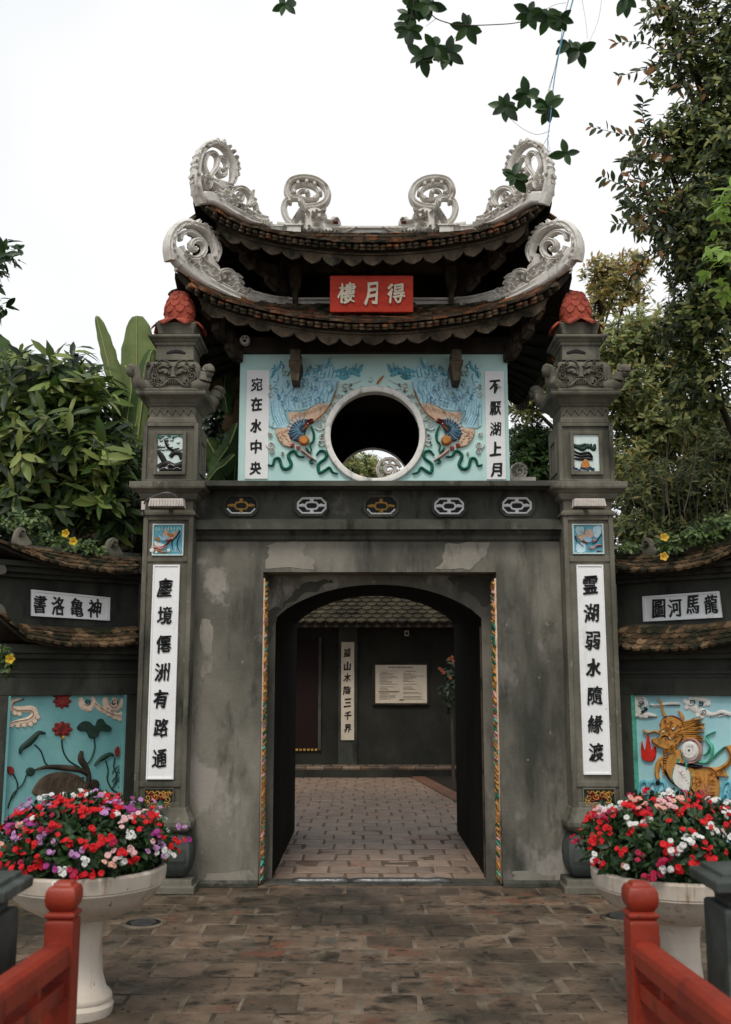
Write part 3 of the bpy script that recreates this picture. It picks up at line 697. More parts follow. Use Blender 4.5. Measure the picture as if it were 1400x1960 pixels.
# projecting beam brackets
for px in (565, 875):
    mb = MB(M_wood2, M_wood); Yb = 8.66
    x = XA(px, 700, Yb)
    def z_(p): return ZA(p, Yb)
    mb.sq(x, TY - .12, [(.032, .12, z_(728)), (.045, .12, z_(700)), (.055, .12, z_(697)), (.06, .12, z_(690)), (.045, .12, z_(687)), (.045, .12, z_(668))])
    mb.use(M_wood2); mb.box(x - .056, x + .056, TY - .245, TY - .05, z_(690), z_(688)); 
    mb.build('beam_bracket', gate, bevel=.004)

# ------------------------------------------------------------------ roofs
def lift_lo(u): return .33 * u * u + .16 * abs(u) ** 12
def lift_up(u): return .28 * u * u + .18 * abs(u) ** 10
class Roof:
    def __init__(s, cx, cy, ax, ay, bx, by, ze, zt, lift):
        s.cx, s.cy, s.ax, s.ay, s.bx, s.by, s.ze, s.zt, s.lift = cx, cy, ax, ay, bx, by, ze, zt, lift
    def pt(s, side, u, v, h=0):
        ax, ay, bx, by = (s.ax, s.ay, s.bx, s.by) if side % 2 == 0 else (s.ay, s.ax, s.by, s.bx)
        hw = ax + (bx - ax) * v; hd = ay + (by - ay) * v
        bulge = .0
        x = u * hw; y = -hd - .05 * abs(u) ** 8 * (1 - v); z = s.ze + (s.zt - s.ze) * (.7 * v + .3 * v * v) + s.lift(u) * max(1 - v, 0) ** 1.25 + h
        x += .02 * (1 if u > 0 else -1) * abs(u) ** 8 * (1 - v)
        if side == 0: q = (x, y)
        elif side == 1: q = (-y, x)
        elif side == 2: q = (-x, -y)
        else: q = (y, -x)
        return Vector((s.cx + q[0], s.cy + q[1], z))
    def frame(s, side, u, v):
        p = s.pt(side, u, v); du = (s.pt(side, u + .01, v) - s.pt(side, u - .01, v)).normalized(); dv = (s.pt(side, u, v + .01) - s.pt(side, u, v - .01)).normalized()
        n = du.cross(dv).normalized()
        if n.z < 0: n = -n
        return p, du, dv, n
def tile_mesh(m):
    mb = MB(m); o = [(-.055, .11), (-.055, -.045), (-.03, -.075), (0, -.09), (.03, -.075), (.055, -.045), (.055, .11)]
    mb.rings([[(x, y, 0) for x, y in o], [(x, y, .02) for x, y in o]]); ob = mb.build('roof_tile'); me = ob.data; bpy.data.objects.remove(ob); return me
TM = [tile_mesh(M_tile), tile_mesh(M_tileo)]
def tile_matrix(p, du, dv, n, sx=1.0, sy=1.0, sz=1.0, tilt=.0):
    dv2 = dv; x = du; y = (dv2 - x * dv2.dot(x)).normalized(); z = x.cross(y)
    R = Matrix(((x.x * sx, y.x * sy, z.x * sz, p.x), (x.y * sx, y.y * sy, z.y * sz, p.y), (x.z * sx, y.z * sy, z.z * sz, p.z), (0, 0, 0, 1)))
    return R @ Matrix.Rotation(-tilt, 4, 'X')
def make_roof(R, name, rows_single, rows_all, vmax_row, ncol, u_end=.93):
    NU, NV = 48, 8
    mb = MB(M_wood, M_tile)
    for side in range(4):
        for (h, m) in ((.04, M_tile), (-.02, M_wood)):
            mb.use(m); vs = []; fs = []
            for j in range(NV + 1):
                for i in range(NU + 1): vs.append(R.pt(side, -1 + 2 * i / NU, j / NV, h))
            for j in range(NV):
                for i in range(NU): a = j * (NU + 1) + i; fs.append((a, a + 1, a + NU + 2, a + NU + 1))
            mb.add(vs, fs)
        mb.use(M_wood); vs = []; fs = []
        for i in range(NU + 1): vs += [R.pt(side, -1 + 2 * i / NU, 0, .04), R.pt(side, -1 + 2 * i / NU, 0, -.02)]
        for i in range(NU): fs.append((2 * i, 2 * i + 1, 2 * i + 3, 2 * i + 2))
        mb.add(vs, fs)
    rf = mb.build(name, gate)
    # eave board (light fillet) and scalloped valance on each side
    for side in range(4):
        mb = MB(M_wood2); n = 60; a = []
        for i in range(n + 1):
            u = (-u_end + 2 * u_end * i / n); p = R.pt(side, u, 0, -.021); q = R.pt(side, u * .985, .035, -.021)
            d = (q - p); d.z = 0; d.normalize(); d *= .03
            a.append([p + d * .1, p + d * 1.2, p + d * 1.2 - Vector((0, 0, .016)), p + d * .1 - Vector((0, 0, .016))])
        mb.rings(a); mb.build('eave_board', rf)
        mb = MB(M_wood2); nl = 15; k = 8; fr = []; bk = []
        for i in range(nl * k + 1):
            t = (i % k) / k; s_ = abs(2 * t - 1); u = (-u_end + 2 * u_end * i / (nl * k)); lb = i // k; dep = .032 + (.066 + .012 * math.sin(lb * 5.3)) * (1 - s_) ** .5
            p = R.pt(side, u, 0, -.037); q = R.pt(side, u * .985, .035, -.037); d = (q - p); d.z = 0; d.normalize()
            p = p + d * .022; fr.append([p, p + d * .022, p + d * .022 - Vector((0, 0, dep)), p - Vector((0, 0, dep))])
        mb.rings(fr); mb.build('scalloped_valance', rf, bevel=0)
    # tiles
    extra = []
    for side in range(4):
        for j in range(rows_all):
            v = .0 + vmax_row * j / max(rows_all - 1, 1)
            hw = (R.ax if side % 2 == 0 else R.ay) * (1 - v) + (R.bx if side % 2 == 0 else R.by) * v
            nc = max(4, int(ncol * hw / R.ax))
            for i in range(nc):
                u = -1 + 2 * (i + .5 + .5 * (j % 2)) / nc
                if abs(u) > (.95 if v < .35 else .985): continue
                p, du, dv, n = R.frame(side, u, v)
                M = tile_matrix(p + n * (.056 + random.uniform(0, .008)), du, dv, n, sx=hw * 2 / nc / .112, tilt=.13 + random.uniform(-.03, .03))
                M = M @ Matrix.Rotation(random.gauss(0, .03), 4, 'Z')
                if side == 0 and j < rows_single: 
                    o = bpy.data.objects.new('roof_tile', TM[1 if random.random() < .3 + .3 * (abs(u) > .6) else 0]); link(o, rf)
                    L_ = Matrix.Translation(-wloc(rf)) @ M
                    o.matrix_local = L_
                else: extra.append(M)
    # a second, deeper layer under the eave tiles makes the thick tile edge
    for side in range(4):
        for i in range(ncol * 2):
            u = -1 + (i + .5) / ncol
            if abs(u) > .955: continue
            p, du, dv, n = R.frame(side, u, .0)
            for h in (.004, .03): extra.append(tile_matrix(p + n * (h + random.uniform(-.004, .004)) - dv * (-.03 + .02 * random.random() + h * .4), du, dv, n, sx=.5 * (R.ax * 2 / ncol / .112), sz=1, tilt=.05 + random.uniform(-.04, .04)))
    # long courses of tile edge laid up the hips under the white ridge
    hs = MB(M_tile, M_tileo)
    for side in (0, 1, 2, 3):
        for sg in (-1, 1):
            for lay in range(6):
                v = .03 if side % 2 == 0 else .16
                while v < .8:
                    v2 = v + random.uniform(.07, .13); rg = []
                    hs.use(M_tileo if random.random() < .4 else M_tile)
                    for q in range(3):
                        vv = v + (v2 - v) * q / 2; u = sg * (.992 - .021 * lay - .015 * (vv > .3))
                        p, du, dv, n = R.frame(side, u, min(vv, .97)); o_ = p + n * (.075 - .006 * lay + random.uniform(-.004, .004)); w = .022
                        rg.append([o_ - du * w, o_ + du * w, o_ + du * w - n * .016, o_ - du * w - n * .016])
                    hs.rings(rg); v = v2 + .008
    hs.build('hip_tile_courses', rf, kind='stuff')
    mb = MB(M_tile, M_tileo); base = [v.co.copy() for v in TM[0].vertices]; fcs = [tuple(p.vertices) for p in TM[0].polygons]
    for M in extra:
        mb.use(M_tileo if random.random() < .14 else M_tile); mb.add([M @ c for c in base], fcs)
    mb.build('tile_courses', rf, kind='stuff')
    return rf
cx = TCX
def half(pxl, pxr, py, Y): return (XA(pxr, py, Y) - XA(pxl, py, Y)) / 2
LZ = ZA(632, 8.45); axL = half(346, 1084, 540, 8.45)
LR = Roof((XA(346, 540, 8.45) + XA(1084, 540, 8.45)) / 2, TC, axL, TC - 8.45, .83, .83, LZ, ZA(594, 9.27), lift_lo)
lower_roof = make_roof(LR, 'lower_roof', 6, 8, .92, 26, .9)
UZ = ZA(480, 8.5); axU = half(381, 1046, 400, 8.5)
UR = Roof((XA(381, 400, 8.5) + XA(1046, 400, 8.5)) / 2, TC, axU, TC - 8.5, .98, .06, UZ, ZA(456, TC), lift_up)
upper_roof = make_roof(UR, 'upper_roof', 4, 9, .85, 26, .88)
# hip ridges and top trims
def hip(R, rf, v1=1.0, w=.045, h=.1):
    for side, sg in ((0, -1), (0, 1), (2, -1), (2, 1)):
        mb = MB(M_orn); rg = []; n = 16
        for i in range(n + 1):
            v = v1 * i / n; hv = .075 - .05 * v; p = R.pt(side, sg, v, hv); q = R.pt(side, sg, v + .02, hv); t = (q - p); t.z = 0; t.normalize(); s_ = Vector((t.y, -t.x, 0)); U = Vector((0, 0, 1))
            hh = h
            rg.append([p - s_ * w * 1.3 - U * .02, p - s_ * w * 1.3 + U * hh * .25, p - s_ * w + U * hh * .3, p - s_ * w + U * hh * .75, p - s_ * w * 1.25 + U * hh * .8, p - s_ * w * 1.1 + U * hh,
                       p + s_ * w * 1.1 + U * hh, p + s_ * w * 1.25 + U * hh * .8, p + s_ * w + U * hh * .75, p + s_ * w + U * hh * .3, p + s_ * w * 1.3 + U * hh * .25, p + s_ * w * 1.3 - U * .02])
        mb.rings(rg); mb.build('hip_ridge', rf)
hip(LR, lower_roof); hip(UR, upper_roof, 1.0)
mb = MB(M_orn); z0 = LR.zt
mb.sq(LR.cx, TC, [(.89, .89, z0 - .05), (.89, .89, z0 + .05), (.85, .85, z0 + .056), (.85, .85, z0 + .088), (.88, .88, z0 + .092), (.88, .88, z0 + .112), (.8, .8, z0 + .112)])
mb.build('ridge_trim', lower_roof)
mb = MB(M_orn); z1 = UR.zt
prf = [(-.07, -.04), (-.07, .02), (-.045, .03), (-.045, .075), (-.08, .085), (-.08, .105), (.08, .105), (.08, .085), (.045, .075), (.045, .03), (.07, .02), (.07, -.04)]
n = 16; rg = []
for i in range(n + 1):
    u = -1 + 2 * i / n; rg.append([(UR.cx + u * 1.0, TC + y, z1 + z + .05 * u ** 4) for y, z in prf])
mb.rings(rg); mb.build('main_ridge', upper_roof)
# upper storey: posts, lintel, dark recess
mb = MB(M_wood, M_wood2); b = .8; zu0 = LR.zt + .05; zu1 = UR.ze + .25; Yf = TC - b
mb.use(M_wood); mb.box(LR.cx - b, LR.cx + b, Yf + .25, Yf + .29, zu0, zu1); mb.box(LR.cx - b, LR.cx - b + .05, Yf, TC + b, zu0, zu1); mb.box(LR.cx + b - .05, LR.cx + b, Yf, TC + b, zu0, zu1)
mb.box(LR.cx - b, LR.cx + b, TC + b - .05, TC + b, zu0, zu1)
mb.build('upper_storey_wall', gate)
mb = MB(M_wood2); mb.box(LR.cx - b - .1, LR.cx + b + .1, Yf - .05, Yf + .05, ZA(525, Yf), ZA(503, Yf)); mb.build('lintel_beam', gate)
for px in (566, 864):
    x = XA(px, 550, Yf - .08); mb = MB(M_wood2, M_wood); z_ = lambda p: ZA(p, Yf - .1)
    mb.sq(x, Yf - .06, [(.026, .05, z_(588)), (.026, .05, z_(560)), (.04, .055, z_(553)), (.055, .06, z_(545)), (.06, .06, z_(530)), (.06, .06, z_(518)), (.045, .06, z_(508))])
    mb.build('bracket_post', gate, bevel=.01)
for px0, px1 in ((430, 490), (944, 1000), (505, 545), (885, 925)):
    pass
# diagonal corner struts under both roofs
def strut(R, zlow, wall_h, rf):
    for sg in (-1, 1):
        A = Vector((R.cx + sg * wall_h, TC - wall_h, zlow)); Bp = R.pt(0, sg * .93, .12, -.06)
        mb = MB(M_wood, M_wood2); d = Bp - A; n = 9
        for i in range(n):
            c = A + d * (i + .5) / n; s_ = Vector((d.y, -d.x, 0)).normalized(); wdt = .035 + .02 * (i % 2); hgt = .06 + .035 * ((i * 7) % 3)
            mb.use(M_wood if i % 3 == 1 else M_wood2)
            t = Vector((d.x, d.y, 0)).normalized() * (d.length / n * .62); U = Vector((0, 0, hgt))
            mb.rings([[c - t - s_ * wdt - U, c - t + s_ * wdt - U, c - t + s_ * wdt + U, c - t - s_ * wdt + U], [c + t - s_ * wdt - U * .5, c + t + s_ * wdt - U * .5, c + t + s_ * wdt + U, c + t - s_ * wdt + U]])
        mb.build('carved_strut', rf, bevel=.012)
strut(LR, PZT - .05, (PX1 - PX0) / 2, lower_roof); strut(UR, zu0 + .12, b, upper_roof)
# underside rafters
for R, rf, h0 in ((LR, lower_roof, .95), (UR, upper_roof, .6)):
    mb = MB(M_wood)
    for side in range(4):
        for i in range(13):
            u = -.86 + 1.72 * i / 12; a = R.pt(side, u, .04, -.06); c = R.pt(side, u, h0, -.06); mb.tube([a, c], .018, 4)
    mb.build('rafter_set', rf, kind='stuff')

# ------------------------------------------------------------------ roof ornaments
def corner_upper(sgn):
    mb = MB(M_orn); tip = UR.pt(0, sgn, .0); n = Vector((sgn * -1, -1, 0)).normalized(); n = Vector((-sgn * .72, -.7, 0))
    tipz = tip + Vector((0, 0, .1)) + n * .07
    r = Relief(mb, tipz, n, (300, 250, 3.3333), None if sgn < 0 else 713.5, th=.035)
    S = r.stroke
    S([(285, 470), (262, 400), (250, 320), (255, 230), (275, 150), (320, 95), (375, 80), (430, 110), (465, 165), (490, 235), (488, 310), (470, 350)], [60, 60, 56, 48, 42, 38, 36, 36, 36, 38, 34, 20], .026)
    S([(290, 430), (350, 430), (420, 470), (480, 510), (545, 545), (600, 575), (650, 590)], [70, 75, 66, 60, 56, 44, 26], .024)
    S([(320, 280), (300, 220), (318, 160), (355, 140), (385, 175), (380, 235), (350, 280), (330, 320)], [26, 26, 24, 24, 24, 24, 26, 18])
    S([(400, 240), (385, 265), (405, 290), (435, 280), (430, 250), (410, 250)], [14, 18, 22, 22, 16, 10]); S([(380, 170), (420, 175), (445, 215), (440, 245), (420, 240)], [12, 28, 26, 20, 10])
    S([(300, 290), (330, 330), (320, 370), (290, 350), (295, 315), (320, 320)], [30, 30, 26, 20, 16, 12], .03)
    S([(350, 320), (400, 345), (450, 350), (480, 350)], [40, 60, 40, 14]); S([(330, 340), (380, 390), (440, 420), (480, 440)], [30, 40, 46, 20]); S([(430, 330), (440, 380), (470, 420), (520, 450)], [34, 48, 40, 14])
    S([(470, 430), (480, 385), (520, 365), (560, 375), (590, 410), (600, 450), (580, 480)], [26, 28, 28, 30, 32, 32, 14]); S([(520, 400), (545, 415), (540, 450), (515, 445), (515, 425)], [20, 20, 18, 14, 8])
    S([(590, 410), (610, 385), (605, 430), (625, 445), (610, 470)], [26, 14, 24, 12, 22]); S([(600, 480), (625, 470), (640, 520), (655, 545)], [18, 20, 18, 10])
    S([(600, 540), (650, 560), (700, 565)], [50, 60, 30], .026)
    for a, b in (((370, 85), (385, 55)), ((400, 90), (425, 62)), ((340, 90), (345, 66)), ((425, 110), (460, 105)), ((470, 200), (510, 195)), ((490, 240), (524, 240)), ((490, 270), (520, 280)), ((250, 230), (228, 240)), ((248, 300), (215, 290)), ((245, 330), (222, 325)), ((258, 170), (245, 175)), ((440, 130), (465, 140))): S([a, ((a[0] + b[0]) / 2 + 3, (a[1] + b[1]) / 2 + 4), b], [30, 34, 20])
    for i in range(5): S([(650 + i * 16, 560 + i * 7), (655 + i * 16, 600 + i * 6)], [10, 8], .03, 1)
    rr_ = random.Random(4)
    for k in range(24):
        t_ = k / 23; x = 270 + 330 * t_ + rr_.uniform(-6, 26); y = 330 + 225 * t_ + rr_.uniform(-40, 20)
        S([(x, y), (x + 14, y + 10), (x + 26, y + 22), (x + 20, y + 34)], [10, 16, 14, 10], .03, 3)
    for k in range(16):
        a_ = math.pi * (.75 + 1.4 * k / 15); x, y = 372 + 128 * math.cos(a_), 225 + 140 * math.sin(a_); S([(x, y), (x + 14 * math.cos(a_ + 1), y + 14 * math.sin(a_ + 1)), (x + 20 * math.cos(a_ + .9), y + 20 * math.sin(a_ + .9))], [16, 22, 15], .03, 2)
    return mb.build('dragon_finial', upper_roof, smooth=True, auto=.9)
def corner_lower(sgn):
    mb = MB(M_orn); n = Vector((-sgn * .72, -.7, 0)); tip = LR.pt(0, sgn, .0) + Vector((0, 0, .1)) + n * .07
    r = Relief(mb, tip, n, (300, 250, 3.3333), None if sgn < 0 else 715.5, th=.035); S = r.stroke
    S([(150, 850), (105, 790), (85, 720), (105, 650), (160, 600), (230, 600), (290, 625), (330, 660), (365, 720), (380, 790), (370, 840)], [70, 66, 62, 52, 46, 44, 44, 42, 40, 40, 20], .026)
    S([(110, 770), (170, 850), (240, 910), (320, 965), (400, 1010), (480, 1050), (560, 1075), (640, 1085)], [80, 84, 78, 70, 62, 54, 48, 30], .024)
    S(spiral(245, 745, 6, 92, 1.35, 1.0), 30, .022, 1)
    S([(150, 700), (160, 660), (210, 645), (270, 680), (320, 740)], [20, 24, 26, 26, 14])
    S([(250, 800), (290, 860), (330, 900), (380, 940)], [60, 80, 70, 30]); S([(330, 790), (350, 850), (380, 890), (370, 960)], [40, 50, 46, 24]); S([(200, 800), (260, 860), (300, 930)], [30, 50, 40])
    S([(340, 690), (380, 720), (395, 770), (385, 830)], [30, 40, 36, 10])
    S([(390, 960), (392, 915), (430, 895), (475, 905), (500, 950), (520, 1000), (560, 1040), (580, 1060)], [28, 30, 30, 32, 34, 32, 30, 20]); S([(430, 930), (455, 945), (450, 980), (425, 970)], [18, 20, 16, 10])
    S([(470, 930), (510, 930), (540, 945)], [40, 36, 12]); S([(490, 970), (530, 965), (548, 985)], [38, 30, 10]); S([(500, 1010), (540, 1010)], [40, 20])
    S([(410, 990), (450, 1010), (500, 1040)], [44, 50, 30])
    for a, b in (((200, 600), (215, 570)), ((240, 605), (270, 575)), ((285, 625), (318, 605)), ((325, 660), (350, 645)), ((365, 730), (395, 730)), ((375, 780), (398, 790)), ((90, 690), (62, 682)), ((160, 605), (165, 580))): S([a, ((a[0] + b[0]) / 2 + 3, (a[1] + b[1]) / 2 + 4), b], [32, 36, 22])
    S([(560, 1065), (620, 1065), (690, 1085)], [44, 46, 16]); 
    for i in range(6): S([(560 + i * 10, 1060 + i * 4), (562 + i * 10, 1098 + i * 3)], [7, 6], .032, 1)
    rr_ = random.Random(6)
    for k in range(24):
        t_ = k / 23; x = 140 + 420 * t_ + rr_.uniform(-8, 20); y = 800 + 250 * t_ ** .9 + rr_.uniform(-60, 10)
        S([(x, y), (x + 14, y + 8), (x + 26, y + 20), (x + 20, y + 32)], [10, 16, 14, 10], .03, 3)
    for k in range(16):
        a_ = math.pi * (.8 + 1.35 * k / 15); x, y = 235 + 138 * math.cos(a_), 735 + 135 * math.sin(a_); S([(x, y), (x + 14 * math.cos(a_ + 1), y + 14 * math.sin(a_ + 1)), (x + 18 * math.cos(a_ + .9), y + 18 * math.sin(a_ + .9))], [16, 22, 15], .03, 2)
    for k in range(7): S([(270, 810 + k * 6), (300 + k * 8, 850 + k * 4), (330 + k * 10, 860 + k * 9)], [5, 9, 3], .028, 3)
    S([(75, 700), (72, 760), (85, 830)], [40, 44, 50], .03)
    return mb.build('cloud_scroll_finial', lower_roof, smooth=True, auto=.9)
for s in (-1, 1): corner_upper(s); corner_lower(s)
def ridge_dragon(mir):
    mb = MB(M_orn); r = Relief(mb, (0, TC - .02, UR.zt), (0, -1, 0), (300, 250, 3.3333), mir, th=.05); S = r.stroke
    S([(880, 605), (830, 560), (812, 490), (840, 440), (900, 432), (935, 470), (925, 530), (950, 580)], [34, 34, 34, 32, 30, 28, 26, 22])
    S([(850, 440), (832, 385), (860, 325), (930, 305), (1010, 315), (1070, 355), (1092, 410), (1075, 460), (1020, 488), (955, 495), (930, 520)], [36, 36, 34, 34, 34, 36, 38, 38, 36, 30, 20], .026)
    S([(862, 410), (885, 360), (945, 345), (1010, 368), (1032, 405), (1005, 442), (940, 440), (905, 415), (925, 388), (962, 388), (972, 410), (950, 415)], [20, 20, 20, 20, 22, 22, 20, 18, 16, 16, 16, 12])
    for c in ((880, 400), (905, 345), (960, 335), (1010, 350), (1045, 400), (1010, 440), (850, 455), (915, 460), (960, 400)): r.disc(c, 13, .075, 10)
    r.poly([(930, 560), (955, 520), (1010, 500), (1060, 520), (1085, 560), (1100, 590), (1130, 560), (1168, 575), (1178, 608), (1150, 622), (1110, 625), (1130, 650), (1170, 660), (1100, 672), (1020, 668), (960, 662), (910, 650), (900, 600)], .06, 2)
    S([(1000, 560), (1040, 540), (1075, 560), (1050, 585), (1010, 575)], [16, 26, 26, 18, 10], .036); r.disc((1040, 562), 14, .1, 10)
    S([(1080, 590), (1120, 600), (1150, 580), (1165, 590)], [26, 24, 20, 12], .038)
    S([(980, 640), (1020, 655), (1060, 640), (1040, 610), (1000, 615)], [20, 24, 22, 18, 10], .036); S([(1060, 650), (1110, 665), (1170, 665), (1230, 650), (1280, 630)], [26, 28, 26, 20, 6], .028); S([(1130, 640), (1190, 645), (1240, 632)], [10, 14, 6], .028)
    S([(1000, 510), (985, 480), (1010, 470)], [18, 14, 5]); S([(960, 530), (935, 545), (925, 580)], [18, 22, 12]); S([(1050, 510), (1075, 500), (1080, 480)], [14, 12, 4])
    mb.use(M_fire if False else M_dred); S([(1130, 605), (1160, 608)], [10, 5], .04, 1); mb.use(M_orn)
    for k in range(5): S([(880 + k * 12, 590 + k * 10), (905 + k * 14, 655)], [12, 9], .036, 1)
    rr_ = random.Random(9)
    for k in range(26):
        x, y = rr_.uniform(930, 1090), rr_.uniform(530, 655); r.stroke(spiral(x, y, 2, rr_.uniform(8, 15), 1.1, rr_.uniform(0, 6)), 6, .036, 1)
    for k in range(9): S([(905 + k * 6, 600 - k * 9), (880 + k * 7, 575 - k * 11), (868 + k * 8, 585 - k * 14)], [9, 12, 3], .03, 3)
    for k in range(10): S([(940 + k * 22, 664 + (k % 2) * 4), (952 + k * 22, 650 + (k % 2) * 4), (962 + k * 22, 664)], [6, 12, 5], .034, 3)
    return mb.build('ridge_dragon', upper_roof, smooth=True, auto=.9)
ridge_dragon(None); ridge_dragon(708)
for px in (563, 855):
    mb = MB(M_orn, M_wood2); x = XA(px, 438, TC - .1); mb.box(x - .075, x + .075, TC - .12, TC + .12, UR.zt + .0, UR.zt + .085); mb.box(x - .09, x + .09, TC - .135, TC + .135, UR.zt + .086, UR.zt + .105); mb.build('ridge_block', upper_roof, bevel=.006)

# sign board
sb = thing('sign_board', P(711, 597, 8.72), 'red lacquered board with three raised cream characters hung above the lower roof', 'sign')
Ys = 8.72; x0, x1 = XA(632, 564, Ys), XA(791, 564, Ys); za, zb = ZA(597, Ys), ZA(531, Ys)
mb = MB(M_sign); mb.add([(x0, Ys, za), (x1, Ys, za), (x1, Ys + .04, za), (x0, Ys + .04, za), (x0, Ys - .045, zb), (x1, Ys - .045, zb), (x1, Ys, zb), (x0, Ys, zb)], [(0, 3, 2, 1), (4, 5, 6, 7), (0, 1, 5, 4), (1, 2, 6, 5), (2, 3, 7, 6), (3, 0, 4, 7)])
mb.build('board', sb, bevel=.005)
rl = Relief(mb, (0, Ys - .024, (za + zb) / 2), (0, -1, -.045 / (zb - za)))
for c, px, py, ww, hh in (('樓', 664, 561, 32, 38), ('月', 711, 562, 25, 44), ('得', 758, 562, 32, 37)): character(c, rl, px, py, ww, hh, M_cream, sb, .02, 3)
# security camera
sc = thing('security_camera', P(469, 651, 8.8), 'small round white security camera fixed under the lower left eave', 'security camera')
p = P(469, 651, 8.8); mb = MB(M_lampw); mb.M = Matrix.Translation(p) @ Matrix.Rotation(math.radians(90), 4, 'X'); mb.lathe(0, 0, [(.03, -.05), (.045, -.04), (.048, .0), (.042, .02)], 20); mb.build('housing', sc, smooth=True, auto=.6)
mb = MB(M_white); mb.box(p.x - .05, p.x + .05, p.y + .05, p.y + .09, p.z - .04, p.z + .05); mb.build('bracket', sc, bevel=.01)
for dx, dz, rr in ((0, -.012, .014), (-.017, .017, .009), (.017, .017, .009)):
    mb = MB(M_black); mb.M = Matrix.Translation(p + Vector((dx, -.0202, dz))) @ Matrix.Rotation(math.radians(90), 4, 'X'); mb.lathe(0, 0, [(rr, -.002), (rr, .004)], 12); mb.build('lens', sc)
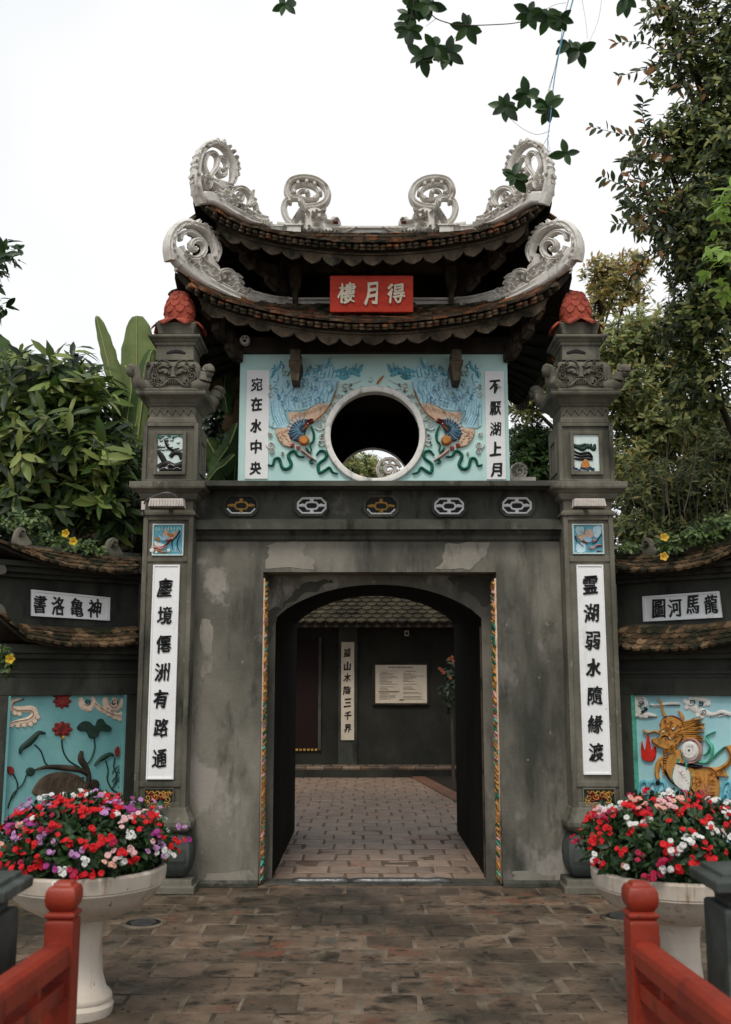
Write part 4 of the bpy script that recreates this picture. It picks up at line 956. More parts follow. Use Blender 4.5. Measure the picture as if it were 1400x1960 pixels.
# ------------------------------------------------------------------ pillars
AXY = 8.51
def pillar(side):
    s = -1 if side == 'l' else 1
    xc = (XA(319.5, 1083, 8.3) if s < 0 else XA(1130, 1083, 8.3))
    lab = 'left of the archway' if s < 0 else 'right of the archway'
    t = thing('gate_pillar', (xc, AXY, 0), 'tall square grey stone pillar ' + lab + (', black pine carving in its niche' if s < 0 else ', orange hill carving in its niche'), 'pillar', 'square stone pillars flanking the archway')
    def z(py, hs): return ZA(py, AXY - hs)
    def seg(name, rows, m=M_pillar, bev=.006, smooth=False):
        mb = MB(m); mb.sq(xc, AXY, [(h, h, z(py, h)) for py, h in rows]); return mb.build(name, t, bevel=bev)
    mb = MB(M_pillar); mb.sq(xc, AXY, [(.31, .31, 0), (.31, .31, .05), (.29, .29, .055), (.285, .285, .1)]); mb.build('plinth', t, bevel=.006)
    # lotus bulb pedestal
    mb = MB(M_post); pr = [(.2, .1), (.235, .13), (.262, .2), (.27, .28), (.262, .36), (.235, .42), (.205, .45)]
    mb.sq(xc, AXY, [(a, a, zz) for a, zz in pr]); bulb = mb.build('bulb', t, bevel=.04, smooth=True, auto=.8)
    mb = MB(M_post)
    for fx in (-1, 0, 1):
        for (cxx, cyy, rot) in ((xc + fx * .15, AXY - .255, 0),):
            mb.rings([[(cxx - .06, cyy + .02, .14), (cxx + .06, cyy + .02, .14)], [(cxx - .075, cyy - .02, .24), (cxx + .075, cyy - .02, .24)], [(cxx - .07, cyy - .022, .33), (cxx + .07, cyy - .022, .33)], [(cxx - .02, cyy + .005, .42), (cxx + .02, cyy + .005, .42)]], closed=False, cap0=False, cap1=False)
    mb.build('petal_carving', bulb, kind='stuff')
    mb = MB(M_pillar); mb.sq(xc, AXY, [(.22, .22, .45), (.25, .25, .47), (.265, .265, .5), (.265, .265, .53), (.245, .245, .56), (.225, .225, .6), (.215, .215, .64)]); mb.build('base_moulding', t, bevel=.008, smooth=False)
    hs = .208; z0, z1 = .63, z(985, hs)
    mb = MB(M_pillar); mb.sq(xc, AXY, [(hs - .022, hs - .022, z0), (hs - .022, hs - .022, z1)]); shaft = mb.build('shaft', t)
    # raised border of the shaft on front and inner faces
    mb = MB(M_pillar); bw = .04; yf = AXY - hs
    mb.box(xc - hs, xc - hs + bw, yf, AXY + hs, z0, z1); mb.box(xc + hs - bw, xc + hs, yf, AXY + hs, z0, z1)
    mb.box(xc - hs + bw, xc + hs - bw, yf, yf + .03, z1 - .045, z1); mb.box(xc - hs + bw, xc + hs - bw, yf, yf + .03, z0, z0 + .05)
    zm = z(1070, hs); mb.box(xc - hs + bw, xc + hs - bw, yf + .008, yf + .03, z(1075, hs), z(1064, hs)); zm2 = z(1500, hs); mb.box(xc - hs + bw, xc + hs - bw, yf + .008, yf + .03, z(1507, hs), z(1496, hs))
    mb.build('shaft_border', t, bevel=.007)
    # couplet panel
    if s < 0: pa, pb, chars, xs, ys, sh = P(291, 1081, yf), P(347, 1081, yf), '塵境僊洲有路通', (316, 316, 314, 311, 308, 309, 306), (1125, 1178, 1232, 1287, 1338, 1393, 1452), 1
    else: pa, pb, chars, xs, ys, sh = P(1101, 1081, yf), P(1158, 1081, yf), '霊湖弱水隨緣渡', (1130, 1132, 1135, 1137, 1139, 1140, 1142), (1119, 1173, 1226, 1278, 1331, 1386, 1440), 1
    pc = (pa.x + pb.x) / 2; hw = .11
    mb = MB(M_white); zt, zb = z(1081, hs), z(1492 if s < 0 else 1483, hs)
    mb.box(pc - hw, pc + hw, yf + .004, yf + .024, zb, zt); pn = mb.build('couplet_panel', t)
    mb = MB(M_cloud2 if 0 else M_white); 
    for a, b, c, d in ((pc - hw, pc - hw + .012, zb, zt), (pc + hw - .012, pc + hw, zb, zt)): mb.box(a, b, yf - .004, yf + .004, c, d)
    mb.box(pc - hw + .012, pc + hw - .012, yf - .004, yf + .004, zt - .012, zt); mb.box(pc - hw + .012, pc + hw - .012, yf - .004, yf + .004, zb, zb + .012)
    mb.build('frame', pn)
    rl = Relief(mb, (0, yf + .0038, 2), (0, -1, 0))
    for i, c in enumerate(chars): character(c, rl, xs[i], ys[i], 27, 34, M_ink, pn, .012, i)
    # upper small relief
    def small(px0, px1, py0, py1, kind):
        a, b = P(px0, py1, yf), P(px1, py0, yf)
        mb = MB(M_blue3 if kind == 'bird' else M_lotus); mb.box(a.x, b.x, yf + .012, yf + .02, a.z, b.z)
        pl = mb.build('relief_panel', t)
        mb = MB(M_pillar if kind != 'bird' else M_cloud2)
        for q in ((a.x - .01, a.x, a.z - .01, b.z + .01), (b.x, b.x + .01, a.z - .01, b.z + .01)): mb.box(q[0], q[1], yf - .004, yf + .02, q[2], q[3])
        mb.box(a.x, b.x, yf - .004, yf + .02, b.z, b.z + .01); mb.box(a.x, b.x, yf - .004, yf + .02, a.z - .01, a.z); mb.build('frame', pl)
        return pl, Relief(MB(M_blue3), (0, yf + .0118, a.z), (0, -1, 0))
    pl, r = small(293, 350, 1005, 1061, 'bird') if s < 0 else small(1100, 1153, 1005, 1058, 'bird')
    mb = r.mb; rn = random.Random(5)
    r.T = (280, 990, 17.5) if s < 0 else (1090, 990, 17.5)
    if s < 0: B = [((700, 400), (570, 500), (560, 620)), ]
    mb.use(M_teal); [r.stroke([(330 + i * 100, 460), (340 + i * 100, 390), (360 + i * 100, 320)], [20, 50, 16], .008, 2) for i in range(9)] if s < 0 else [r.stroke([(240 + i * 60, 520), (230 + i * 60, 420), (250 + i * 60, 330)], [16, 44, 12], .008, 2) for i in range(5)]
    if s < 0:
        mb.use(M_beige); r.poly([(720, 380), (760, 560), (900, 500), (1060, 470), (1030, 600), (900, 740), (760, 780), (620, 700), (540, 600), (590, 470)], .012, 2)
        mb.use(M_orange); r.poly([(700, 520), (800, 560), (900, 540), (960, 640), (860, 680), (760, 650)], .016, 2); r.stroke([(310, 700), (380, 720), (440, 820)], [70, 110, 50], .014, 3)
        mb.use(M_blue); r.poly([(420, 600), (560, 680), (700, 620), (780, 660), (640, 790), (520, 780), (450, 700)], .018, 2)
        mb.use(M_dred); r.stroke([(860, 740), (760, 800), (700, 900), (560, 1000)], [80, 110, 70, 40], .018, 3)
        mb.use(M_navy); r.stroke([(1140, 440), (1040, 620), (900, 760), (860, 900), (930, 1100)], [40, 50, 50, 44, 20], .012, 3); r.stroke([(1140, 600), (1050, 800), (1040, 960), (1110, 1130)], [20, 40, 40, 20], .012, 3)
        mb.use(M_cloud); r.poly([(280, 820), (420, 860), (560, 900), (640, 960), (500, 990), (300, 960)], .012, 2)
        mb.use(M_pink); r.stroke([(170, 1000), (400, 1020), (500, 1060), (700, 960)], [70, 90, 80, 40], .018, 3)
        mb.use(M_orange); r.stroke([(280, 1120), (400, 1110), (560, 1180), (700, 1170)], [40, 60, 60, 30], .018, 3)
        mb.use(M_cloud); r.disc((200, 1120), 80, .02); r.disc((760, 1120), 60, .02); r.disc((350, 1180), 50, .02)
        mb.use(M_blue2); [r.stroke([(880 + i * 60, 1180), (930 + i * 60, 1080), (900 + i * 60, 980)], [20, 30, 10], .008, 3) for i in range(5)]
    else:
        mb.use(M_blue2); r.poly([(240, 320), (460, 330), (480, 560), (260, 580)], .004, 2); r.poly([(820, 320), (1080, 300), (1080, 520), (960, 700), (820, 620)], .004, 2); r.poly([(260, 900), (520, 860), (560, 1140), (260, 1170)], .005, 2)
        mb.use(M_beige); r.poly([(650, 390), (780, 480), (800, 600), (740, 700), (560, 660), (520, 500)], .016, 2); r.poly([(250, 600), (520, 580), (560, 680), (440, 800), (350, 760)], .014, 2)
        mb.use(M_blue); r.poly([(480, 720), (560, 660), (700, 690), (760, 780), (680, 850), (520, 830)], .02, 2)
        mb.use(M_dred); r.poly([(440, 830), (520, 760), (620, 850), (520, 880)], .018, 2); r.stroke([(960, 980), (1090, 950)], [60, 40], .018, 2); r.stroke([(930, 1140), (1070, 1130)], [50, 30], .016, 2)
        mb.use(M_pink); r.stroke([(780, 800), (860, 780), (930, 760)], [90, 80, 40], .018, 3); r.stroke([(680, 1020), (780, 1050), (860, 990), (960, 930), (1080, 940)], [60, 100, 60, 60, 50], .018, 3)
        mb.use(M_navy); r.stroke([(1080, 560), (980, 720), (900, 840), (760, 900)], [40, 46, 40, 30], .012, 3); r.stroke([(200, 620), (240, 760), (340, 880), (480, 1000)], [50, 60, 50, 30], .01, 3)
        mb.use(M_teal); [r.stroke([(260 + i * 90, 760 + i * 70), (300 + i * 80, 860 + i * 60), (290 + i * 80, 980 + i * 40)], [16, 34, 10], .01, 3) for i in range(4)]; r.disc((650, 470), 20, .02)
    mb.build('bird_carving', pl, smooth=True, auto=.8)
    # lower gilt relief
    a_, b_ = (276, 331) if s < 0 else (1120, 1176)
    pl, r = small(a_, b_, 1511, 1566, 'g'); mb = r.mb; mb.use(M_gold)
    for i in range(24): 
        mb.use([M_gold, M_ochre, M_dred, M_gold][i % 4]); cx_ = rn.uniform(a_ + 6, b_ - 6); cy_ = rn.uniform(1518, 1560); r.stroke(spiral(cx_, cy_, 1, 7, 1.2, i), 3.2, .014, 1)
    mb.use(M_green); r.stroke([((a_ + b_) / 2 + 4, 1562), ((a_ + b_) / 2 + 2, 1545), ((a_ + b_) / 2 + 5, 1533)], [14, 13, 5], .018, 3)
    mb.use(M_gold)
    for i in range(5): r.stroke([(a_ + 4 + i * 11, 1514), (a_ + 9 + i * 11, 1519), (a_ + 14 + i * 11, 1514)], 3, .014, 3)
    mb.build('gilt_carving', pl, smooth=True, auto=.8)
    # neck and cornice
    seg('neck', [(986, .225), (980, .225), (976, .2), (960, .2), (955, .23), (948, .245), (944, .25)])
    seg('cornice_slab', [(944, .25), (938, .28), (934, .31), (930, .315), (921, .315), (921, .25)])
    # box with relief niche
    h2 = .232; zb2, zt2 = z(920, .3), z(809, h2); zb2 = z(921, .315)
    mb = MB(M_pillar); mb.sq(xc, AXY, [(h2 - .02, h2 - .02, zb2), (h2 - .02, h2 - .02, zt2)])
    ph = .105; zc0, zc1 = z(902, h2), z(832, h2)
    core = mb.build('upper_block', t)
    mb = MB(M_pillar); y2 = AXY - h2
    for (x0, x1, za_, zb_) in ((xc - h2, xc - h2 + .035, zb2, zt2), (xc + h2 - .035, xc + h2, zb2, zt2), (xc - h2 + .035, xc + h2 - .035, zt2 - .03, zt2), (xc - h2 + .035, xc + h2 - .035, zb2, zb2 + .035)):
        mb.box(x0, x1, y2, y2 + .03, za_, zb_)
    mb.box(xc - h2, xc - h2 + .02, y2 + .03, AXY + h2, zb2, zt2) ; mb.box(xc + h2 - .02, xc + h2, y2 + .03, AXY + h2, zb2, zt2)
    f = .135
    for (x0, x1, za_, zb_) in ((xc - f, xc - ph, zc0 - .03, zc1 + .03), (xc + ph, xc + f, zc0 - .03, zc1 + .03), (xc - ph, xc + ph, zc1, zc1 + .03), (xc - ph, xc + ph, zc0 - .03, zc0)):
        mb.box(x0, x1, y2 - .012, y2 + .02, za_, zb_)
    # inner side niche
    sx = xc - s * (h2 + .0); a, b = sorted((sx, sx - s * .012))
    for (ya, yb, za_, zb_) in ((AXY - .15, AXY - .11, zc0, zc1), (AXY + .11, AXY + .15, zc0, zc1), (AXY - .11, AXY + .11, zc1 - .03, zc1), (AXY - .11, AXY + .11, zc0, zc0 + .03)): mb.box(a, b, ya, yb, za_, zb_)
    mb.build('block_border', t, bevel=.005)
    mb = MB(M_teal, M_ink); mb.box(xc - ph, xc + ph, y2 + .004, y2 + .012, zc0, zc1); mb.mats[0] = M_cloud2; pl = mb.build('niche_panel', t)
    mb = MB(M_navy, M_ink, M_cloud, M_orange); r = Relief(mb, (0, y2 + .0038, zc0), (0, -1, 0), (220, 540, 4.9) if s < 0 else (980, 540, 4.9))
    if s < 0:
        mb.use(M_ink); [r.stroke(q, ww, .014, 3) for q, ww in (([(410, 1740), (480, 1700), (560, 1730), (650, 1700)], 60), ([(420, 1760), (520, 1760), (640, 1755)], 34), ([(400, 1580), (430, 1620), (470, 1690)], [10, 50, 50]), ([(520, 1640), (560, 1600), (610, 1610), (630, 1660)], 44), ([(470, 1500), (500, 1560), (560, 1590)], [12, 16, 12]), ([(460, 1470), (490, 1530), (540, 1570), (600, 1560)], [10, 12, 10, 6]))]
        for i in range(26): r.stroke([(rn.uniform(400, 640), rn.uniform(1440, 1580)) for _ in range(1)] * 1 + [(rn.uniform(400, 640), 0)] if 0 else (lambda x, y: [(x, y), (x + 14, y + 5), (x + 30, y - 4)])(rn.uniform(400, 620), rn.uniform(1440, 1580)), [5, 9, 4], .01, 2)
        mb.use(M_cloud); [r.stroke([(430 + i * 60, 1760 - 30 * (i % 2)), (460 + i * 60, 1740 - 30 * (i % 2)), (500 + i * 60, 1756 - 30 * (i % 2))], 7, .02, 3) for i in range(3)]
        mb.use(M_green); [r.disc((rn.uniform(410, 640), rn.uniform(1435, 1465)), 12, .012, 8) for _ in range(7)]
    else:
        mb.use(M_lotus); [r.stroke([(560 + i * 60, 1520 + (i % 2) * 30), (620 + i * 50, 1545 + (i % 2) * 20), (690 + i * 30, 1520)], [30, 46, 20], .014, 3) for i in range(4)]
        mb.use(M_ink); [r.stroke([(580, 1580 + i * 36), (640, 1610 + i * 26), (720, 1600 + i * 30), (760, 1640 + i * 14)], [16, 24, 26, 8], .014, 3) for i in range(3)]
        mb.use(M_navy); [r.disc((580 + i * 26, 1745 + (i % 3) * 12), 16, .016, 8) for i in range(8)]
        mb.use(M_orange); r.poly([(650, 1740), (660, 1690), (690, 1660), (720, 1690), (730, 1740)], .018, 2)
        mb.use(M_cloud); r.stroke([(560, 1775), (640, 1765), (740, 1775)], 10, .016, 2)
    mb.build('landscape_carving', pl, smooth=True, auto=.8)
    seg('frieze_block', [(809, .21), (802, .205), (798, .195), (779, .195), (776, .21), (772, .22)])
    mb = MB(M_pillar); r = Relief(mb, (0, AXY - .195, z(788, .195)), (0, -1, 0)); cxp = 327 if s < 0 else 1120
    for i in range(6): r.stroke([(cxp - 42 + i * 15, 795), (cxp - 36 + i * 15, 783), (cxp - 28 + i * 15, 792)], [3, 5, 3], .012, 3)
    mb.build('frieze_carving', t, smooth=True)
    seg('flared_moulding', [(772, .215), (766, .235), (762, .25), (757, .275), (754, .29), (750, .295), (747, .295)])
    # belly with corner volutes
    hb = .235; zb3 = z(747, .29)
    mb = MB(M_pillar); zt3 = z(689, hb)
    mb.sq(xc, AXY, [(.295, .295, zb3), (.295, .295, zb3 + .015), (.25, .25, zb3 + .03), (hb, hb, zb3 + .06), (hb + .006, hb + .006, zb3 + .12), (hb, hb, zt3 - .06), (hb - .02, hb - .02, zt3 - .02), (hb - .045, hb - .045, zt3)])
    belly = mb.build('belly_block', t, bevel=.01)
    mb = MB(M_pillar); cxp, cyp = (332, 716) if s < 0 else (1112, 716); r = Relief(mb, (0, AXY - hb - .005, zb3 + .1), (0, -1, 0)); S = r.stroke
    for d in (-1, 1):
        S([(cxp + d * 6, cyp + 2), (cxp + d * 16, cyp - 6), (cxp + d * 26, cyp - 3)], [5, 10, 4], .03, 3); S([(cxp + d * 8, cyp - 12), (cxp + d * 20, cyp - 16), (cxp + d * 30, cyp - 10)], [4, 7, 3], .025, 3)
        S(spiral(cxp + d * 36, cyp + 4, 2, 8, 1.3, 0, dirn=d), 4, .022, 1); S(spiral(cxp + d * 27, cyp + 14, 2, 7, 1.2, 1, dirn=-d), 4, .022, 1); S([(cxp + d * 40, cyp - 14), (cxp + d * 46, cyp - 4), (cxp + d * 47, cyp + 12)], [4, 8, 4], .02, 3)
        r.disc((cxp + d * 13, cyp - 2), 4.5, .042, 10)
        S([(cxp + d * 12, cyp + 16), (cxp + d * 20, cyp + 22), (cxp + d * 34, cyp + 24)], [5, 7, 4], .022, 3)
    S([(cxp, cyp - 10), (cxp, cyp + 2), (cxp, cyp + 7)], [6, 10, 16], .045, 3); S([(cxp - 15, cyp + 20), (cxp - 8, cyp + 12), (cxp, cyp + 10), (cxp + 8, cyp + 12), (cxp + 15, cyp + 20)], [3, 5, 7, 5, 3], .03, 3)
    for k in range(5): S([(cxp - 8 + 4 * k, cyp + 13), (cxp - 8 + 4 * k, cyp + 20)], [3.4, 1.6], .026, 1)
    rk = random.Random(8)
    for k in range(22):
        q = rk.choice([-1, 1]); S(spiral(cxp + q * rk.uniform(18, 48), cyp + rk.uniform(-22, 24), 1, rk.uniform(3, 5.5), 1.1, rk.uniform(0, 6)), 2.6, .03, 1)
    for d in (-1, 1): S([(cxp + d * 4, cyp - 14), (cxp + d * 9, cyp - 22), (cxp + d * 18, cyp - 25)], [5, 4, 2], .03, 3)
    mb.build('mask_carving', belly, smooth=True)
    for dx in (-1, 1):
        for dy in (-1, 1):
            mb = MB(M_pillar); pts = []; R0 = Vector((xc + dx * .2, AXY + dy * .2, zb3 + .05)); D = Vector((dx, dy, 0)).normalized()
            c2 = [(0, 0), (.07, 0), (.115, .03), (.13, .08), (.15, .125), (.185, .13), (.2, .1), (.18, .08), (.165, .095)]
            c2 = smooth_pts(c2, 4); pts = [R0 + D * a + Vector((0, 0, b)) for a, b in c2]; n = len(pts)
            mb.tube(pts, [.075 - .05 * (i / n) ** .7 for i in range(n)], 8); mb.build('corner_volute', belly, smooth=True)
    seg('collar', [(689, .165), (664, .16), (660, .165)])
    mb = MB(M_trim); r = Relief(mb, (0, AXY - .162, z(675, .16)), (0, -1, 0)); cxp = (337 if s < 0 else 1103)
    mb2 = MB(M_black); r2 = Relief(mb2, (0, AXY - .1645, z(675, .16)), (0, -1, 0)); r2.stroke([(cxp - 18, 676), (cxp, 672), (cxp + 18, 676)], [5, 8, 5], .003, 3); mb2.build('slot', t)
    seg('top_moulding', [(660, .175), (655, .175), (652, .19), (648, .2), (646, .215), (643, .225), (639, .225)])
    seg('bud_base', [(639, .15), (632, .155), (618, .175), (616, .175)])
    zq = z(616, .17)
    # lotus bud with scales
    mb = MB(M_bud); Hb = ZA(556, AXY) - zq; pr = []
    for i in range(15):
        q = i / 14; rr = .128 * (math.sin(math.pi * (.16 + .84 * q) ** .8) ** .75 if q < 1 else 0) ; rr = .132 * math.sqrt(max(0, 1 - (max(q - .25, 0) / .75) ** 2.2)) * (1 if q > .25 else .86 + .14 * q / .25)
        pr.append((max(rr, .002), zq + Hb * q))
    mb.lathe(xc, AXY, pr, 28); bud = mb.build('lotus_bud', t, smooth=True)
    # scales
    sm = MB(M_bud); o = [(-.04, .03), (-.042, .0), (-.028, -.028), (0, -.044), (.028, -.028), (.042, .0), (.04, .03)]; 
    sm.rings([[(x, y, 0) for x, y in o], [(x * .85, y * .85, .012) for x, y in o]], cap0=False); so = sm.build('bud_scale'); sme = so.data; bpy.data.objects.remove(so)
    for j in range(6):
        q = .1 + j * .15; zc = zq + Hb * q; rr = .132 * math.sqrt(max(0, 1 - (max(q - .25, 0) / .75) ** 2.2)) * (1 if q > .25 else .92)
        nn = 9 if j < 4 else 7 if j == 4 else 5
        for i in range(nn):
            a = 2 * math.pi * (i + .5 * (j % 2)) / nn; N = Vector((math.cos(a), math.sin(a), .15 + .9 * max(q - .35, 0))).normalized(); X = Vector((-math.sin(a), math.cos(a), 0)); Yv = N.cross(X)
            if Yv.z < 0: Yv = -Yv; 
            sc_ = 1 if j < 4 else .8
            p = Vector((xc + rr * math.cos(a), AXY + rr * math.sin(a), zc)) - N * .006
            ob = bpy.data.objects.new('bud_scale', sme); link(ob, bud); ob.matrix_local = Matrix.Translation(-wloc(t)) @ Matrix(((X.x * sc_, Yv.x * sc_, N.x, p.x), (X.y * sc_, Yv.y * sc_, N.y, p.y), (X.z * sc_, Yv.z * sc_, N.z, p.z), (0, 0, 0, 1)))
    for i in range(8):
        a = 2 * math.pi * (i + .5) / 8; mb = MB(M_bud); D = Vector((math.cos(a), math.sin(a), 0)); X = Vector((-D.y, D.x, 0)); B0 = Vector((xc, AXY, zq + .01)); rg = []
        for rr, ww, zz in ((.09, .05, .04), (.15, .085, .03), (.2, .08, .008), (.235, .045, -.03), (.245, .005, -.045)):
            c = B0 + D * rr + Vector((0, 0, zz)); rg.append([c - X * ww, c + Vector((0, 0, .014)), c + X * ww, c - Vector((0, 0, .012))])
        mb.rings(rg); mb.build('petal', bud, smooth=True)
    # floodlight
    fx = (315 if s < 0 else 1128); Yl = 8.12; p0 = P(fx - 30 if s < 0 else fx - 30, 963, Yl); p1 = P(fx + 38 if s < 0 else fx + 32, 963, Yl)
    fl = thing('floodlight', ((p0.x + p1.x) / 2, Yl, p0.z), 'white ribbed floodlight bar with looping grey cable on the left pillar neck' if s < 0 else 'white floodlight bar tilted down on the right pillar neck', 'floodlight', 'floodlights on the pillar necks')
    zc = p0.z; xa, xb = p0.x, p1.x
    mb = MB(M_lampw); mb.rings([[(xa, Yl - .03, zc - .03), (xb, Yl - .03, zc - .03), (xb, Yl + .08, zc - .035), (xa, Yl + .08, zc - .035)], [(xa + .01, Yl - .02, zc + .035), (xb - .01, Yl - .02, zc + .035), (xb - .01, Yl + .08, zc + .045), (xa + .01, Yl + .08, zc + .045)]]); mb.build('housing', fl, bevel=.004)
    for i in range(12):
        x = xa + .02 + (xb - xa - .04) * i / 11; mb = MB(M_lampw); mb.box(x - .004, x + .004, Yl - .036, Yl - .02, zc - .02, zc + .028); mb.build('cooling_fin', fl)
    mb = MB(M_wood2); mb.box(xa + .005, xb - .005, Yl - .025, Yl + .07, zc - .042, zc - .036); mb.build('lens_glass', fl)
    mb = MB(M_metal); mb.box((xa + xb) / 2 - .02, (xa + xb) / 2 + .02, Yl + .08, AXY - .2, zc - .01, zc + .01); mb.build('arm', fl)
    if s < 0:
        mb = MB(M_metal); mb.tube(smooth_pts([(xb - .06, Yl, zc + .05), ((xa + xb) / 2, Yl - .02, zc + .085), (xa - .01, Yl, zc + .03), (xa - .05, Yl + .04, zc - .02), (xa - .055, Yl + .1, zc - .1)], 5), .007, 6); mb.build('cable', fl, smooth=True)
        mb = MB(M_lampw); mb.box(xa - .065, xa - .035, Yl + .02, Yl + .06, zc - .05, zc + .02); mb.build('clip', fl)
    return t
pillar('l'); pillar('r')

# ------------------------------------------------------------------ wing walls
def interp(L, x):
    L = sorted(L)
    if x <= L[0][0]:
        (a, b), (c, d) = L[0], L[1]; return b + (d - b) * (x - a) / (c - a)
    for (a, b), (c, d) in zip(L, L[1:]):
        if x <= c: return b + (d - b) * (x - a) / (c - a)
    (a, b), (c, d) = L[-2], L[-1]; return d + (d - b) * (x - c) / (c - a)
def wing(side):
    s = -1 if side == 'l' else 1
    jpx = 264 if s < 0 else 1184
    J = P(jpx, 1300, 8.72); D = Vector((s, -.8, 0)).normalized(); n = Vector((-s * .8, -1, 0)).normalized()
    J.z = 0
    if s < 0: lab = 'low grey side wall left of the gate with lotus pond relief panel and two curved tiled copings'
    else: lab = 'low grey side wall right of the gate with dragon horse relief panel and two curved tiled copings'
    t = thing('side_wall', J, lab, 'side wall', 'side walls flanking the gate')
    def plane(off=0): return Relief(MB(M_wing), J + n * off, n)
    def sl(px, py, off=0):   # -> (along distance, z) on plane at offset
        r = ray(px, py); O = J + n * off; k = (O - EYEV).dot(n) / r.dot(n); q = EYEV + r * k; return ((q - J).dot(D), q.z)
    def W(a, off, z): return J + D * a + n * off + Vector((0, 0, z))
    LEN = 2.9
    xe = (-10 if s < 0 else 1410)
    def bar(mb, a0, a1, o0, o1, z0, z1):
        v = [W(a, o, z) for z in (z0, z1) for a, o in ((a0, o0), (a1, o0), (a1, o1), (a0, o1))]
        mb.add(v, [(0, 3, 2, 1), (4, 5, 6, 7), (0, 1, 5, 4), (1, 2, 6, 5), (2, 3, 7, 6), (3, 0, 4, 7)])
    if s < 0:
        UT = [(37, 1049), (107, 1055), (184, 1062), (269, 1073)]; UB = [(0, 1041), (46, 1061), (122, 1084), (214, 1095), (266, 1092)]
        LT = [(21, 1199), (90, 1203), (153, 1207), (214, 1206), (263, 1202)]; LB = [(0, 1181), (46, 1220), (122, 1235), (214, 1236), (263, 1229)]
        plaque = [(60, 1130), (208, 1145), (207, 1187), (60, 1178)]; tpan = (12, 238, 1332)
    else:
        UT = [(1177, 1068), (1246, 1063), (1331, 1053), (1400, 1043)]; UB = [(1177, 1086), (1217, 1093), (1260, 1093), (1317, 1087), (1360, 1077), (1400, 1060)]
        LT = [(1186, 1205), (1206, 1201), (1274, 1202), (1346, 1200), (1400, 1193)]; LB = [(1183, 1235), (1217, 1242), (1274, 1243), (1331, 1239), (1400, 1229)]
        plaque = [(1233, 1143), (1377, 1133), (1383, 1181), (1235, 1189)]; tpan = (1213, 1440, 1333)
    zU = sl(jpx, 1100)[1]
    # main slab
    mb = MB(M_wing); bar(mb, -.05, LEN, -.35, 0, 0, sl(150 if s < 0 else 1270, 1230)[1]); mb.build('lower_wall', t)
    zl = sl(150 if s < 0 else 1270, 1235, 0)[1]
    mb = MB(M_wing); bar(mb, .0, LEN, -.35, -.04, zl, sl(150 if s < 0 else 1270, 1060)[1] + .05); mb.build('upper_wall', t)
    # coves and mouldings
    px0 = 140 if s < 0 else 1290
    def zc(py, off=0): return sl(px0, py, off)[1]
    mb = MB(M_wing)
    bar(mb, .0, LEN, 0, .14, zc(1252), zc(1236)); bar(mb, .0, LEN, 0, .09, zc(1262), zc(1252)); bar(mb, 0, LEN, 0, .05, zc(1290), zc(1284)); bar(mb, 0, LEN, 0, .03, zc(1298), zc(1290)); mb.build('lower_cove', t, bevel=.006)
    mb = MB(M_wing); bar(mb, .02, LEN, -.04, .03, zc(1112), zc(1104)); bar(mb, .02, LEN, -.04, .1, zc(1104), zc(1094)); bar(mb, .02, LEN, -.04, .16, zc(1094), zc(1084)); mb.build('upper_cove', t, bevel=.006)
    # frame round the coloured panel
    a1, zt = sl(tpan[1] if s < 0 else tpan[0], tpan[2], .0); a1b = sl(tpan[0] if s < 0 else tpan[1], tpan[2])[0]
    aL, aR = (a1, a1b)
    zt = sl(125 if s < 0 else 1300, 1331)[1]
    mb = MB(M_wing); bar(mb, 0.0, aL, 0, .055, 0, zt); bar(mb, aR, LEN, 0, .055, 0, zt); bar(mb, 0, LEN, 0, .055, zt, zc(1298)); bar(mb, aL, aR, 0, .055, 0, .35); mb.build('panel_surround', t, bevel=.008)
    mb = MB(M_teal2 if s < 0 else M_sky); bar(mb, aL, aR, .001, .006, .35, zt); pan = mb.build('relief_panel', t)
    mb = MB(M_lgreen if s > 0 else M_teal2)
    bar(mb, aL, aL + .02, .006, .05, .35, zt); bar(mb, aR - .02, aR, .006, .05, .35, zt); mb.build('frame', pan)
    # plaque
    pl = [sl(x, y, -.03) for x, y in plaque]
    mb = MB(M_white); v = [W(a, -.039, z) for a, z in pl] + [W(a, -.022, z) for a, z in pl]; mb.rings([v[:4], v[4:]]); pq = mb.build('name_panel', t)
    mb = MB(M_cream if 0 else M_white); c_ = (sum(a for a, z in pl) / 4, sum(z for a, z in pl) / 4)
    ou = [(c_[0] + (a - c_[0]) * 1.02, c_[1] + (z - c_[1]) * 1.05) for a, z in pl]; inn = [(c_[0] + (a - c_[0]) * .965, c_[1] + (z - c_[1]) * .9) for a, z in pl]
    mb.rings([[W(a, -.03, z) for a, z in ou], [W(a, -.01, z) for a, z in ou], [W(a, -.01, z) for a, z in inn], [W(a, -.0215, z) for a, z in inn]], cap0=False, cap1=False); mb.build('frame', pq)
    rl = Relief(MB(M_ink), J - n * .0218, n)
    if s < 0: lst = (('書', 76, 1157), ('洛', 111, 1160), ('亀', 147, 1163), ('神', 181, 1165))
    else: lst = (('圖', 1262, 1165), ('河', 1293, 1163), ('馬', 1327, 1158), ('龍', 1362, 1156))
    for i, (c, x, y) in enumerate(lst): character(c, rl, x, y, 24, 35, M_ink, pq, .012, i, slant=(.05 if s > 0 else .0))
    # curved base moulding above lower coping
    mb = MB(M_wing); rg = []
    xs = [xe + (jpx - xe) * i / 14 for i in range(15)] if s < 0 else [jpx + (xe - jpx) * i / 14 for i in range(15)]
    xs = [(-60 if s < 0 else 1460)] + xs if s < 0 else xs + [1460]
    for x in xs:
        a, z = sl(x, interp(LT, x) + 1, .1); a2 = a
        z2 = z + .012; z3 = z + .03
        rg.append([W(a, -.04, z - .03), W(a, .1, z - .03), W(a, .1, z), W(a, .085, z2), W(a, .03, z3), W(a, -.02, z3 + .01), W(a, -.04, z3 + .01)])
